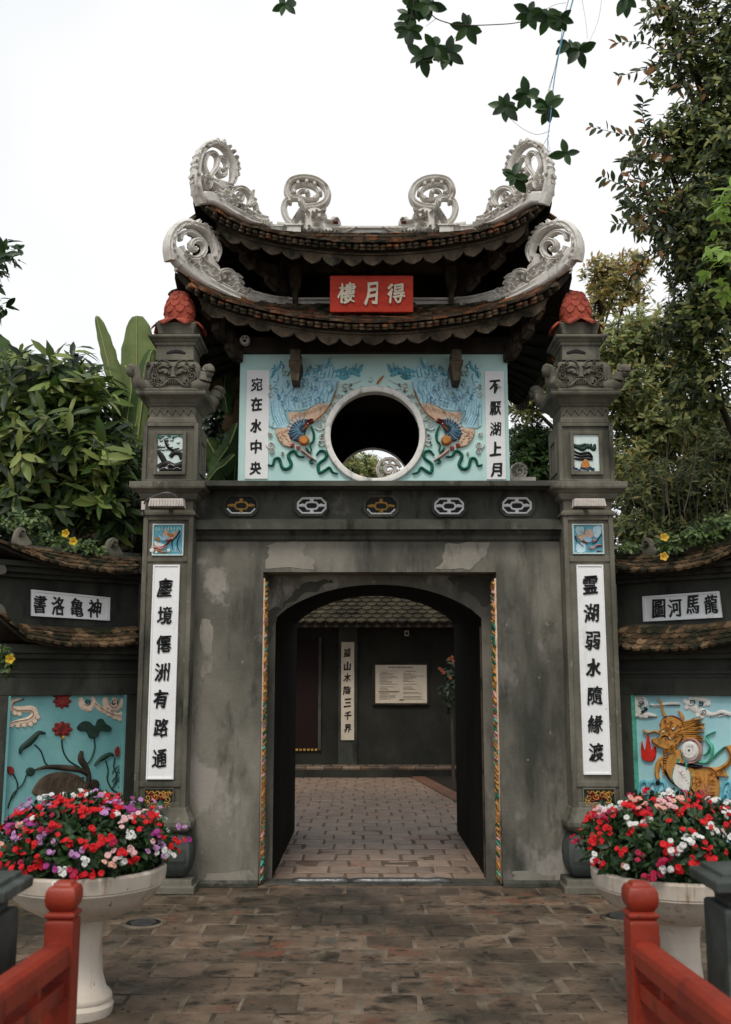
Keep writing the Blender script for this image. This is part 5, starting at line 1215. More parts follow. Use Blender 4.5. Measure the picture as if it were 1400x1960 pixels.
    mb.rings(rg); mb.build('flared_skirt', t)
    # tiled copings
    def coping(T, B, name, offT, offB, rows, cap):
        us = xs; top = []; bot = []
        for x in us:
            a, z = sl(x, interp(T, x), offT); top.append(W(a, offT, z)); a, z = sl(x, interp(B, x), offB); bot.append(W(a, offB, z))
        mb = MB(M_wood, M_tilew); rg = []
        for p, q in zip(top, bot): rg.append([p, q, q - Vector((0, 0, .025)), p - Vector((0, 0, .12))])
        mb.rings(rg); cp = mb.build(name, t)
        # arc-length parametrisation
        def at(arr, f):
            k = f * (len(arr) - 1); i = min(int(k), len(arr) - 2); return arr[i].lerp(arr[i + 1], k - i)
        Ltot = sum((bot[i + 1] - bot[i]).length for i in range(len(bot) - 1)); slope = (top[7] - bot[7]).length
        nc = int(Ltot / .085); 
        for j in range(rows):
            v = j / rows
            for i in range(nc):
                f = (i + .5 * (j % 2) + random.uniform(-.06, .06)) / nc
                p = at(bot, f).lerp(at(top, f), v); d = (at(bot, min(f + .02, 1)).lerp(at(top, min(f + .02, 1)), v) - at(bot, max(f - .02, 0)).lerp(at(top, max(f - .02, 0)), v)).normalized()
                dv = (at(top, f) - at(bot, f)).normalized(); nn = d.cross(dv); nn = nn if nn.z > 0 else -nn; nn.normalize()
                if nn.cross(Vector((0,0,1))).length > .999: pass
                x_ = d; y_ = (dv - d * dv.dot(d)).normalized(); z_ = x_.cross(y_)
                if z_.z < 0: x_ = -x_; z_ = x_.cross(y_)
                k = slope / rows / .1
                M = Matrix(((x_.x * .76, y_.x * k, z_.x * .9, p.x), (x_.y * .76, y_.y * k, z_.y * .9, p.y), (x_.z * .76, y_.z * k, z_.z * .9, p.z), (0, 0, 0, 1)))
                M = Matrix.Translation(z_ * .008) @ M @ Matrix.Rotation(-.16 + random.gauss(0, .04), 4, 'X') @ Matrix.Rotation(random.gauss(0, .05), 4, 'Z')
                o = bpy.data.objects.new('roof_tile', TW); link(o, cp); o.matrix_local = Matrix.Translation(-wloc(t)) @ M
        if cap:
            mb = MB(M_pillar); rg = []
            for p in top: rg.append([p + n * .05 - Vector((0, 0, .02)), p + n * .06 + Vector((0, 0, .02)), p + n * .03 + Vector((0, 0, .02)), p - n * .1 + Vector((0, 0, .02)), p - n * .12 - Vector((0, 0, .02))])
            mb.rings(rg); mb.build('ridge_cap', cp)
            # back slope
            mb = MB(M_tilew); rg = [[p - n * .1, p - n * .4 - Vector((0, 0, .2))] for p in top]; mb.rings(rg, closed=False, cap0=False, cap1=False); mb.build('rear_slope', cp)
        return cp
    up = coping(UT, UB, 'upper_coping', .0, .26, 4, True); coping(LT, LB, 'lower_coping', .09, .28, 4, False)
    # volute finials on ridge
    fin = ((38, 1010, 1040), (214, 1030, 1062)) if s < 0 else ((1241, 1030, 1060), (1393, 1004, 1040))
    for x, y0, y1 in fin:
        mb = MB(M_pillar); r = Relief(mb, J, n, th=.035); h = y1 - y0
        r.poly([(x - 11, y1 + 2), (x - 10, y0 + h * .35), (x - 2, y0), (x + 7, y0 + 3), (x + 9, y0 + h * .45), (x + 20, y1 + 4)], .038, 3); r.stroke(spiral(x, y0 + h * .38, 1.5, 7, 1.4), 3.4, .03, 1)
        mb.build('volute_finial', up, smooth=True, auto=.8)
    if s < 0: # far-left joint ornaments
        for y in (1085, 1168):
            mb = MB(M_pillar); r = Relief(mb, J + n * .1, n, th=.05); r.poly([(-14, y + 14), (-14, y - 12), (0, y - 10), (8, y + 4), (6, y + 14)], .05, 3); mb.build('corner_stub', up, smooth=True, auto=.8)
    # reliefs
    mb = MB(M_lotus)
    if s < 0:
        r = Relief(mb, J + n * .0055, n, (0, 960, 3.267)); S = r.stroke
        mb.use(M_cloud2 if 0 else M_beige2)
        for p_, w_ in (([(50, 1395), (110, 1385), (180, 1370), (215, 1335), (200, 1300), (140, 1300), (90, 1300), (60, 1280), (80, 1250), (130, 1235)], [20, 40, 50, 50, 46, 40, 40, 34, 28, 16]),
                       ([(505, 1225), (515, 1275), (560, 1290), (590, 1250), (570, 1222)], [30, 44, 44, 30, 20]), ([(580, 1240), (620, 1290), (680, 1320), (740, 1345), (765, 1320)], [20, 34, 34, 44, 30]), ([(660, 1225), (665, 1270), (710, 1295), (760, 1270), (765, 1230)], [34, 50, 50, 44, 24]), ([(700, 1240), (730, 1250)], [40, 40])): S(p_, w_, .012, 4)
        for q in ((225, 1330), (235, 1350), (215, 1375), (190, 1395), (150, 1400), (110, 1402), (70, 1400), (90, 1325), (120, 1330), (55, 1300), (65, 1265), (510, 1250), (530, 1290), (560, 1300), (665, 1290), (690, 1310), (720, 1350), (750, 1360), (680, 1330)): r.disc(q, 15, .012, 10)
        mb.use(M_wood)
        S([(55, 1392), (110, 1372), (170, 1362), (205, 1335), (190, 1308), (110, 1306), (72, 1285), (95, 1255), (150, 1236)], 4, .017, 4); S([(590, 1260), (640, 1300), (700, 1330), (745, 1340)], 4, .017, 4); S(spiral(545, 1255, 4, 22, 1.4), 4, .019, 1); S(spiral(712, 1260, 4, 34, 1.5), 4, .019, 1)
        mb.use(M_dred)
        def flower(cx_, cy_, R, k=8, ry=.8):
            for i in range(k):
                a = 2 * math.pi * i / k; S([(cx_, cy_), (cx_ + R * .6 * math.cos(a), cy_ + R * .6 * ry * math.sin(a)), (cx_ + R * math.cos(a), cy_ + R * ry * math.sin(a))], [R * .3, R * .62, R * .25], .018, 3)
        flower(388, 1425, 62); flower(388, 1250, 56); S([(335, 1215), (388, 1222), (440, 1215)], [18, 26, 18], .016, 3)
        r.disc((388, 1425), 40, .02, 12); r.disc((388, 1248), 36, .02, 12)
        r.poly([(42, 1660), (75, 1660), (85, 1690), (65, 1712), (48, 1690)], .02, 3); r.poly([(715, 1560), (738, 1530), (742, 1575), (728, 1598)], .02, 3)
        mb.use(M_gold); r.disc((393, 1475), 12, .024, 8)
        mb.use(M_lotus)
        r.poly([(480, 1415), (510, 1380), (550, 1375), (590, 1405), (610, 1365), (640, 1360), (660, 1390), (695, 1415), (680, 1440), (625, 1435), (610, 1470), (560, 1480), (540, 1440), (500, 1435)], .02, 3)
        S([(125, 1580), (135, 1545), (180, 1510), (220, 1470), (245, 1445), (280, 1450)], [14, 34, 46, 40, 26, 16], .022, 4)
        S([(215, 1520), (255, 1560), (280, 1630), (305, 1655)], 9, .012, 4); S([(385, 1490), (395, 1560), (430, 1620), (500, 1665)], 10, .012, 4); S([(588, 1475), (592, 1540), (570, 1610), (545, 1640)], 10, .012, 4)
        S([(80, 1700), (108, 1760), (100, 1820), (60, 1880), (50, 1920)], 9, .012, 4); S([(165, 1710), (140, 1770), (80, 1830), (55, 1900)], 9, .012, 4); r.disc((188, 1690), 28, .02, 12)
        S([(660, 1620), (675, 1680), (670, 1740), (700, 1800), (735, 1820)], 9, .012, 4); S([(720, 1600), (710, 1660), (730, 1720), (700, 1800)], 8, .012, 4); S([(590, 1650), (620, 1620), (650, 1600), (690, 1580), (710, 1590)], [12, 24, 36, 24, 14], .02, 4)
        for k in range(6): S([(700 + (k % 3) * 20, 1700 + k * 18), (712 + (k % 3) * 20, 1680 + k * 18), (742, 1650 + k * 20)], [3, 9, 3], .01, 3)
        mb.use(M_wood); S([(215, 1680), (300, 1660), (420, 1668), (500, 1680), (545, 1700)], [10, 26, 40, 34, 40], .026, 4); S([(510, 1560), (505, 1610), (535, 1660), (555, 1720), (540, 1790)], [20, 44, 40, 34, 40], .028, 4); r.disc((585, 1770), 34, .026, 12)
        mb.use(M_wood2); r.poly([(230, 1760), (290, 1710), (380, 1690), (480, 1710), (530, 1760), (540, 1840), (220, 1840)], .016, 3); 
        for k in range(16): S([(250 + k * 18, 1800), (260 + k * 18, 1770 - 20 * (k % 3)), (275 + k * 18, 1730)], [4, 9, 3], .022, 3)
        mb.build('lotus_relief', pan, smooth=True, auto=.8)
    else:
        r = Relief(mb, J + n * .0055, n, (1160, 1000, 3.5)); S = r.stroke
        mb.use(M_cloud)
        for p_, w_ in (([(200, 1165), (205, 1230), (230, 1290), (290, 1290), (350, 1300)], [20, 60, 50, 36, 12]), ([(210, 1175), (250, 1180), (270, 1220), (240, 1240)], [20, 34, 30, 16]), ([(300, 1220), (340, 1230), (420, 1215), (500, 1215)], [14, 24, 22, 20]), ([(520, 1190), (560, 1220), (600, 1250), (650, 1270), (720, 1290), (780, 1270), (840, 1290)], [30, 60, 60, 50, 30, 30, 30]), ([(560, 1180), (640, 1185), (690, 1200), (660, 1230)], [24, 40, 34, 20]), ([(760, 1300), (840, 1280)], [10, 20])): S(p_, w_, .014, 4)
        for q in ((210, 1290), (240, 1300), (270, 1300), (620, 1290), (650, 1300), (545, 1240), (690, 1215), (235, 1200)): r.disc(q, 17, .014, 10)
        mb.use(M_wood)
        for q in ((240, 1210, 24), (270, 1250, 14), (580, 1205, 26), (640, 1210, 20), (660, 1270, 22), (250, 1270, 14)): S(spiral(q[0], q[1], 2, q[2], 1.4), 3.5, .021, 1)
        S([(205, 1300), (270, 1310), (340, 1300)], 3.5, .018, 3); S([(300, 1228), (400, 1226), (500, 1228)], 3.5, .018, 3); S([(700, 1300), (780, 1285), (838, 1300)], 3.5, .018, 3)
        mb.use(M_ochre)
        # body, chest, haunch, leg, tail
        r.poly([(430, 1560), (500, 1520), (520, 1600), (600, 1650), (680, 1640), (740, 1660), (760, 1720), (755, 1860), (620, 1860), (560, 1800), (490, 1770), (430, 1700), (405, 1640)], .03, 3)
        S([(820, 1500), (845, 1560), (820, 1620), (750, 1660), (680, 1650)], [50, 40, 36, 40, 30], .032, 4); S([(385, 1580), (355, 1620), (345, 1680), (355, 1720)], [24, 44, 34, 24], .032, 4); S([(400, 1650), (375, 1600), (360, 1580)], [36, 36, 20], .03, 3)
        r.poly([(375, 1350), (400, 1310), (450, 1295), (520, 1330), (540, 1390), (520, 1450), (480, 1500), (420, 1520), (350, 1490), (320, 1460), (370, 1440), (380, 1400)], .04, 3)
        S([(520, 1410), (590, 1390), (650, 1370), (660, 1390)], [40, 30, 20, 4], .04, 4); S([(500, 1370), (560, 1340), (600, 1310)], [34, 26, 6], .04, 4); S([(530, 1440), (600, 1440), (655, 1440)], [40, 40, 10], .04, 4); S([(520, 1390), (590, 1360), (640, 1335)], [26, 20, 5], .045, 4)
        S([(400, 1300), (385, 1260), (375, 1210), (355, 1180)], [20, 14, 12, 6], .03, 4); S([(505, 1340), (520, 1310), (500, 1275), (490, 1265)], [16, 20, 16, 6], .03, 4)
        S([(390, 1420), (340, 1400), (290, 1410), (255, 1388)], [20, 16, 12, 4], .035, 4); S([(400, 1470), (350, 1460), (310, 1450)], [30, 26, 6], .04, 3); S([(400, 1500), (360, 1500), (335, 1495)], [26, 20, 5], .04, 3)
        for k in range(8): S([(480 - k * 8, 1490 + k * 3), (470 - k * 10, 1520 + (k % 3) * 8), (480 - k * 12, 1545)], [12, 14, 3], .044, 3)
        for k in range(9): S([(420 - k * 2, 1560 + k * 16), (400 - k, 1556 + k * 16), (388, 1545 + k * 15)], [12, 10, 3], .03, 3)
        for k in range(8): S([(690 + k * 14, 1650), (720 + k * 13, 1670 + k * 4), (740 + k * 12, 1700)], [10, 16, 5], .036, 3)
        mb.use(M_orange)
        for q in ((450, 1340, 16), (430, 1380, 14), (480, 1420, 16), (410, 1330, 12)): S(spiral(q[0], q[1], 3, q[2], 1.3), 7, .052, 1)
        for k in range(10): S([(610 + (k % 5) * 28, 1690 + (k // 5) * 40), (620 + (k % 5) * 28, 1710 + (k // 5) * 40), (612 + (k % 5) * 28, 1726 + (k // 5) * 40)], [4, 9, 4], .036, 3)
        mb.use(M_cloud); r.disc((468, 1382), 10, .056, 8); r.disc((400, 1400), 8, .052, 8); S([(440, 1440), (450, 1450), (470, 1440)], 8, .052, 3); 
        r.poly([(470, 1640), (500, 1600), (560, 1650), (580, 1720), (570, 1800), (520, 1790), (460, 1730)], .036, 3); r.disc((575, 1525), 62, .05, 20, ry=72)
        mb.use(M_pink); S([(525, 1470), (560, 1450), (610, 1455), (640, 1490), (645, 1550), (620, 1600), (570, 1610)], 14, .056, 4)
        for k in range(5): S([(500 + k * 16, 1660 + k * 20), (515 + k * 12, 1672 + k * 18), (530 + k * 10, 1662 + k * 20)], 4, .041, 3)
        for k in range(4): S([(650 + k * 20, 1820), (655 + k * 20, 1780), (660 + k * 18, 1740 + 20 * (k % 2))], [8, 9, 3], .04, 3)
        mb.use(M_ink); r.disc((575, 1525), 9, .056, 10); S([(385, 1440), (410, 1430), (440, 1445), (430, 1452)], [16, 22, 16, 8], .05, 3); r.disc((470, 1384), 4, .062, 6); r.disc((355, 1745), 18, .03, 8)
        for k in range(8):
            a = k * math.pi / 4; S([(575 + 26 * math.cos(a) - 8 * math.sin(a), 1525 + 30 * math.sin(a) + 8 * math.cos(a)), (575 + 26 * math.cos(a) + 8 * math.sin(a), 1525 + 30 * math.sin(a) - 8 * math.cos(a))], 3, .053, 1)
        S([(485, 1610), (560, 1630), (650, 1640)], [26, 32, 24], .045, 3); S([(400, 1580), (398, 1640), (430, 1720), (490, 1770), (560, 1800)], 3.5, .035, 4); S([(590, 1700), (590, 1760), (570, 1810)], 4, .037, 3)
        mb.use(M_lgreen); S([(500, 1580), (490, 1610)], [24, 30], .046, 2); S([(550, 1610), (555, 1650)], [18, 18], .05, 2)
        S([(620, 1600), (680, 1610), (710, 1570), (715, 1500), (690, 1470), (680, 1430), (740, 1400)], [14, 22, 24, 24, 20, 14, 5], .034, 4); S([(660, 1560), (690, 1540), (700, 1500)], [10, 16, 8], .032, 3); S([(720, 1580), (770, 1530), (810, 1500)], [14, 18, 10], .032, 3); S([(465, 1640), (455, 1690), (470, 1740)], 10, .04, 3); S([(585, 1660), (580, 1730), (572, 1800)], 10, .04, 3)
        mb.use(M_fire); r.poly([(245, 1465), (262, 1530), (275, 1500), (285, 1420), (300, 1480), (310, 1530), (335, 1500), (340, 1560), (320, 1600), (280, 1600), (245, 1570)], .024, 3)
        mb.use(M_dred)
        for line in ([(375, 1350), (400, 1310), (450, 1295), (520, 1330), (540, 1390)], [(420, 1520), (350, 1490), (320, 1460), (370, 1440)], [(760, 1720), (740, 1660), (680, 1640), (600, 1650)], [(820, 1500), (850, 1560), (826, 1622), (750, 1665)]): S(line, 3.5, .043, 4)
        rk = random.Random(5)
        for k in range(46):
            mb.use(rk.choice([M_orange, M_orange, M_dred, M_gold])); x, y = rk.uniform(600, 745), rk.uniform(1670, 1840); S([(x - 8, y), (x, y + 8), (x + 8, y)], [2, 4, 2], .037, 2)
        for k in range(40):
            mb.use(rk.choice([M_orange, M_gold, M_dred])); a_ = rk.uniform(0, 6.28); x, y = 450 + rk.uniform(-70, 75), 1400 + rk.uniform(-85, 95); S([(x, y), (x + 12 * math.cos(a_), y + 12 * math.sin(a_)), (x + 20 * math.cos(a_ + .7), y + 20 * math.sin(a_ + .7))], [3, 7, 2], .05, 2)
        for k in range(12): 
            mb.use(M_gold if k % 2 else M_ochre); S([(520 + (k % 3) * 8, 1340 + k * 11), (590, 1325 + k * 13), (640 + (k % 4) * 8, 1318 + k * 14 - 12 * (k % 2))], [14, 15, 3], .042, 3)
        mb.use(M_blue3)
        for x_ in (230, 290, 350, 790, 840): S([(x_ - 20, 1860), (x_, 1760), (x_ + 40, 1740), (x_ + 50, 1790), (x_ + 20, 1800)], [30, 34, 28, 20, 8], .02, 4); S([(x_, 1850), (x_ + 20, 1820), (x_ + 40, 1850)], [16, 20, 10], .022, 3)
        mb.build('dragon_horse_relief', pan, smooth=True, auto=.8)
    return t, W, sl
TWo = MB(M_tilew); o_ = [(-.055, .1), (-.055, -.03), (-.035, -.062), (0, -.075), (.035, -.062), (.055, -.03), (.055, .1)]
TWo.rings([[(x, y, 0) for x, y in o_], [(x, y, .024) for x, y in o_]]); _t = TWo.build('roof_tile'); TW = _t.data; bpy.data.objects.remove(_t)
wl_t, WLf, sl_l = wing('l'); wr_t, WRf, sl_r = wing('r')

# ------------------------------------------------------------------ inner courtyard
IY = 18.4
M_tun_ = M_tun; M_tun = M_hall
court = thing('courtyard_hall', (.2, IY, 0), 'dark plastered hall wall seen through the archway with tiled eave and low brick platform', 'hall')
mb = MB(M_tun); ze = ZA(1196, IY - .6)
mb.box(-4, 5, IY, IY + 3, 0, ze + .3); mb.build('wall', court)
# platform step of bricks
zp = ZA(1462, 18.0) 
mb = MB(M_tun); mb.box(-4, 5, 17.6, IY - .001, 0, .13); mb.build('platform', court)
zpt = .09
PMs = MB(M_brick2); PMs.sq(0, 0, [(.15, .12, 0), (.15, .12, .03), (.14, .11, .045)]); PMs.mats[0] = M_brick; po = PMs.build('platform_brick'); pm = po.data; bpy.data.objects.remove(po)
for i in range(15):
    for j in range(2):
        o = bpy.data.objects.new('platform_brick', pm); link(o, court); o.location = Vector((-2.1 + i * .31 + .1 * j, 17.73 + j * .25, .131)) - wloc(court)
for x in (-.45, -.02): 
    pass
mb = MB(M_wing); a, b = XA(648, 1400, IY), XA(684, 1400, IY); mb.box(a, b, IY - .06, IY, .09, ze + .1); mb.build('pilaster', court)
mb = MB(M_dred); a, b = XA(545, 1300, IY), XA(610, 1300, IY); mb.mats = [flat('dark_maroon', (.012, .004, .003))]; mb.box(a, b, IY - .03, IY, ZA(1436, IY), ZA(1224, IY)); dd = mb.build('door', court)
mb = MB(M_wing); mb.box(b, b + .05, IY - .05, IY, ZA(1436, IY), ZA(1220, IY)); mb.build('door_frame', dd)
mb = MB(M_gold); 
for i in range(9): x = a + (b - a) * (i + .5) / 9; mb.box(x - .022, x + .022, IY - .04, IY - .03, ZA(1437, IY), ZA(1433, IY)); 
mb.build('gilt_trim', dd, kind='stuff')
# hall roof with fish scale tiles
ra = ZA(1192, IY - .7); mb = MB(M_wood); slope = Vector((0, 1, .62)).normalized(); nrm = Vector((0, -.62, 1)).normalized(); o0 = Vector((0, IY - .7, ra))
mb.quad(o0 + Vector((-4, 0, 0)), o0 + Vector((5, 0, 0)), o0 + Vector((5, 0, 0)) + slope * 4, o0 + Vector((-4, 0, 0)) + slope * 4); mb.quad(o0 + Vector((-4, 0, -.08)), o0 + Vector((5, 0, -.08)), o0 + Vector((5, 0, 0)), o0 + Vector((-4, 0, 0)))
mb.quad(o0 + Vector((-4, 0, -.08)), o0 + Vector((5, 0, -.08)), o0 + Vector((5, .7, -.02)), o0 + Vector((-4, .7, -.02)))
hr_ = mb.build('roof', court)
cnt = 0
M_tileh = pmat('hall_roof_tile', [(.3, (.01, .008, .005)), (.7, (.055, .044, .024))], 4, 5, .75, .3, 50, objrand=.3)
th = MB(M_tileh); o_ = [(-.085, .13), (-.085, -.04), (0, -.11), (.085, -.04), (.085, .13)]; th.rings([[(x, y, 0) for x, y in o_], [(x, y, .03) for x, y in o_]]); _t = th.build('roof_tile'); THm = _t.data; bpy.data.objects.remove(_t)
for j in range(11):
    for i in range(19):
        x = XA(560, 1180, IY) + .18 * (i + .5 * (j % 2)); p = o0 + Vector((x, 0, 0)) + slope * (.02 + j * .15) + nrm * .02
        M = Matrix(((1, 0, 0, p.x), (0, slope.y, nrm.y, p.y), (0, slope.z, nrm.z, p.z), (0, 0, 0, 1))) @ Matrix.Rotation(-.16 + random.gauss(0, .02), 4, 'X')
        o = bpy.data.objects.new('roof_tile', THm); link(o, hr_); o.matrix_local = Matrix.Translation(-wloc(court)) @ M
# inner couplet
a, b = P(653, 1417, IY - .08), P(678.5, 1229, IY - .08)
cp = thing('couplet_board', (a.x, IY - .08, a.z), 'narrow vertical cream board with seven black characters on the hall wall', 'couplet board')
M_paper = flat('aged_sheet', (.58, .5, .4), .6, .1, 4)
mb = MB(M_paper); mb.box(a.x, b.x, IY - .08, IY - .06, a.z, b.z); mb.build('board', cp, bevel=.004)
rl = Relief(mb, (0, IY - .081, 2), (0, -1, 0))
for i, (c, y) in enumerate(zip('孤山木陰三千界', (1250, 1275, 1297, 1321, 1345, 1370, 1394))): character(c, rl, 665 + (i > 3), y, 13, 16, M_ink, cp, .008, i, slant=.1)
# information board
a, b = P(713, 1350, IY - .05), P(821, 1268, IY - .05)
ib = thing('information_board', (a.x, IY, a.z), 'framed cream information sheet with two columns of small print on the hall wall', 'notice board')
mb = MB(M_wood); mb.box(a.x, b.x, IY - .05, IY - .001, a.z, b.z); mb.build('frame', ib, bevel=.006)
mb = MB(M_paper); c, d = P(719, 1346, IY - .056), P(817, 1273, IY - .056); mb.box(c.x, d.x, IY - .056, IY - .0502, c.z, d.z); sheet = mb.build('sheet', ib)
M_print = flat('grey_print', (.13, .1, .075), .7)
mb = MB(M_print); rn = random.Random(2)
def ln(x0, x1, y, h=1.0):
    q0, q1 = P(x0, y + h / 2, IY - .057), P(x1, y - h / 2, IY - .057); mb.box(q0.x, q1.x, IY - .058, IY - .0562, q0.z, q1.z)
x = 744
while x < 789: l = rn.uniform(2, 5); ln(x, x + l, 1277.5, 2); x += l + 1
ln(728, 758, 1284.5, .7); ln(775, 796, 1285, 1.1); ln(730, 742, 1288, 1)
for k in range(20):
    y = 1289 + k * 2.6
    if k in (9, 13): continue
    ln(727, 727 + rn.uniform(14, 36), y, .9); 
    if k % 9 != 7: ln(772, 772 + rn.uniform(10, 40), y, .9)
ln(725, 766, 1323.5, 1.4); ln(765, 773, 1340, 3)
mb.build('printed_lines', sheet, kind='stuff')
# small wall lamp
p = P(779, 1212, IY - .05); la = thing('wall_speaker', p, 'tiny grey box fixed high on the dark hall wall above the notice', 'wall box'); mb = MB(M_lampw); mb.box(p.x - .04, p.x + .04, IY - .07, IY - .001, p.z - .05, p.z + .05); mb.build('housing', la, bevel=.008)
mb = MB(M_black); mb.box(p.x - .022, p.x + .022, IY - .074, IY - .071, p.z - .03, p.z + .02); mb.build('grille', la)
# low planter edge at right in the courtyard
mb = MB(M_dred); mb.mats = [pmat('terracotta_edge', [(.3, (.12, .062, .04)), (.7, (.19, .1, .065))], 5, 5, .6, .2, 40)]
g0, g1 = GP(800, 1488), GP(868, 1524)
ed = thing('planting_bed', (g0.x, g0.y, 0), 'sunken planting bed with terracotta edging beyond the arch at right', 'planting bed')
d = (g1 - g0); d.z = 0; dn = d.normalized(); sd = Vector((-dn.y, dn.x, 0)); 
mb.rings([[g0 - sd * .12, g0 + sd * .12, g0 + sd * .12 + Vector((0, 0, .02)), g0 - sd * .12 + Vector((0, 0, .02))], [g0 + d * 1.4 - sd * .12, g0 + d * 1.4 + sd * .12, g0 + d * 1.4 + sd * .12 + Vector((0, 0, .02)), g0 + d * 1.4 - sd * .12 + Vector((0, 0, .02))]]); mb.build('edging', ed, bevel=.01)
mb = MB(M_soil); q0, q1 = g0 + sd * .13, g0 + d * 1.4 + sd * .13
mb.rings([[q0, q1, q1 + Vector((2, .0, 0)), q0 + Vector((2, 0, 0))], [q0 + Vector((0, 0, .02)), q1 + Vector((0, 0, .02)), q1 + Vector((2, 0, .02)), q0 + Vector((2, 0, .02))]]); mb.build('soil', ed)

# ------------------------------------------------------------------ planters
def planter(px, R, gy, Hh, lab):
    x = P(px, 1690, gy).x
    t = thing('planter', (x, gy, 0), lab, 'planter', 'white pedestal planters before the gate')
    k = R / .4
    mb = MB(M_pot); mb.lathe(x, gy, [(.15 * k, 0), (.155 * k, .02), (.158 * k, .045), (.148 * k, .06), (.145 * k, .065), (.15 * k, .075), (.146 * k, .095), (.118 * k, .125), (.098 * k, .19), (.09 * k, .28), (.088 * k, .36), (.094 * k, .42), (.11 * k, .46)], 40); mb.build('pedestal', t, smooth=True, auto=.7)
    mb = MB(M_pot, M_soil); pr = [(.1, .455), (.16, .468), (.24, .495), (.31, .535), (.355, .575), (.383, .62), (.388, .624), (.388, .632), (.393, .636), (.398, .67), (.4, .7), (.392, .712), (.375, .712), (.37, .7), (.36, .66)]
    mb.lathe(x, gy, [(a * k, b * Hh / .71) for a, b in pr], 56, cap=False)
    b_ = mb.build('bowl', t, smooth=True, auto=.6)
    mb = MB(M_soil); mb.lathe(x, gy, [(.355 * k, .64 * Hh / .71), (.36 * k, .66 * Hh / .71), (.01, .69 * Hh / .71)], 32); mb.build('soil', t, smooth=True)
    for zz in (.41, .39): pass
    return x
gL = 5.38; xL = planter(166, .4, gL, .71, 'white cement pedestal planter left of the path, stem and foot fully visible')
gR = 5.3; xR = planter(1297, .425, gR, .71, 'white cement pedestal planter right of the path, half hidden by railing and stone post')
# flower plants
def petal_flower(m, me_):
    mb = MB(m, me_)
    for i in range(5):
        a = 2 * math.pi * i / 5 + .1; D = Vector((math.cos(a), math.sin(a), 0)); X = Vector((-D.y, D.x, 0)); vs = [Vector((0, 0, .002))]
        for rr, ww, zz in ((.007, .0045, .003), (.0145, .0105, .005), (.0195, .0085, -.001)):
            vs += [D * rr - X * ww + Vector((0, 0, zz + .001 * (i % 2))), D * rr + X * ww + Vector((0, 0, zz + .0015))]
        vs.append(D * .0195 + Vector((0, 0, -.001)))
        mb.add(vs, [(0, 2, 1), (1, 2, 4, 3), (3, 4, 6, 5), (5, 6, 7)])
    mb.use(me_); mb.lathe(0, 0, [(.002, .003), (.001, .005)], 5)
    o = mb.build('flower'); me = o.data; bpy.data.objects.remove(o); return me
def fm(n_, c): return leafmat(n_, [tuple(x * .85 for x in c), c, tuple(min(1, x * 1.15) for x in c)], .25, .6, True)
FC = {'red': fm('petal_red', (.68, .008, .015)), 'white': fm('petal_white', (.8, .8, .78)), 'mag': fm('petal_crimson', (.42, .01, .06)), 'purple': fm('petal_purple', (.4, .05, .28)), 'lilac': fm('petal_lilac', (.55, .27, .55)), 'peach': fm('petal_peach', (.8, .42, .34)), 'pink': fm('petal_pink', (.8, .5, .5))}
FM = {k: petal_flower(v, flat('eye_' + k, (.25, .02, .1) if k != 'red' else (.2, .01, .01))) for k, v in FC.items()}
M_fl = leafmat('impatiens_leaf', [(.008, .02, .008), (.018, .045, .014), (.03, .075, .02), (.05, .1, .03)], .2, .45)
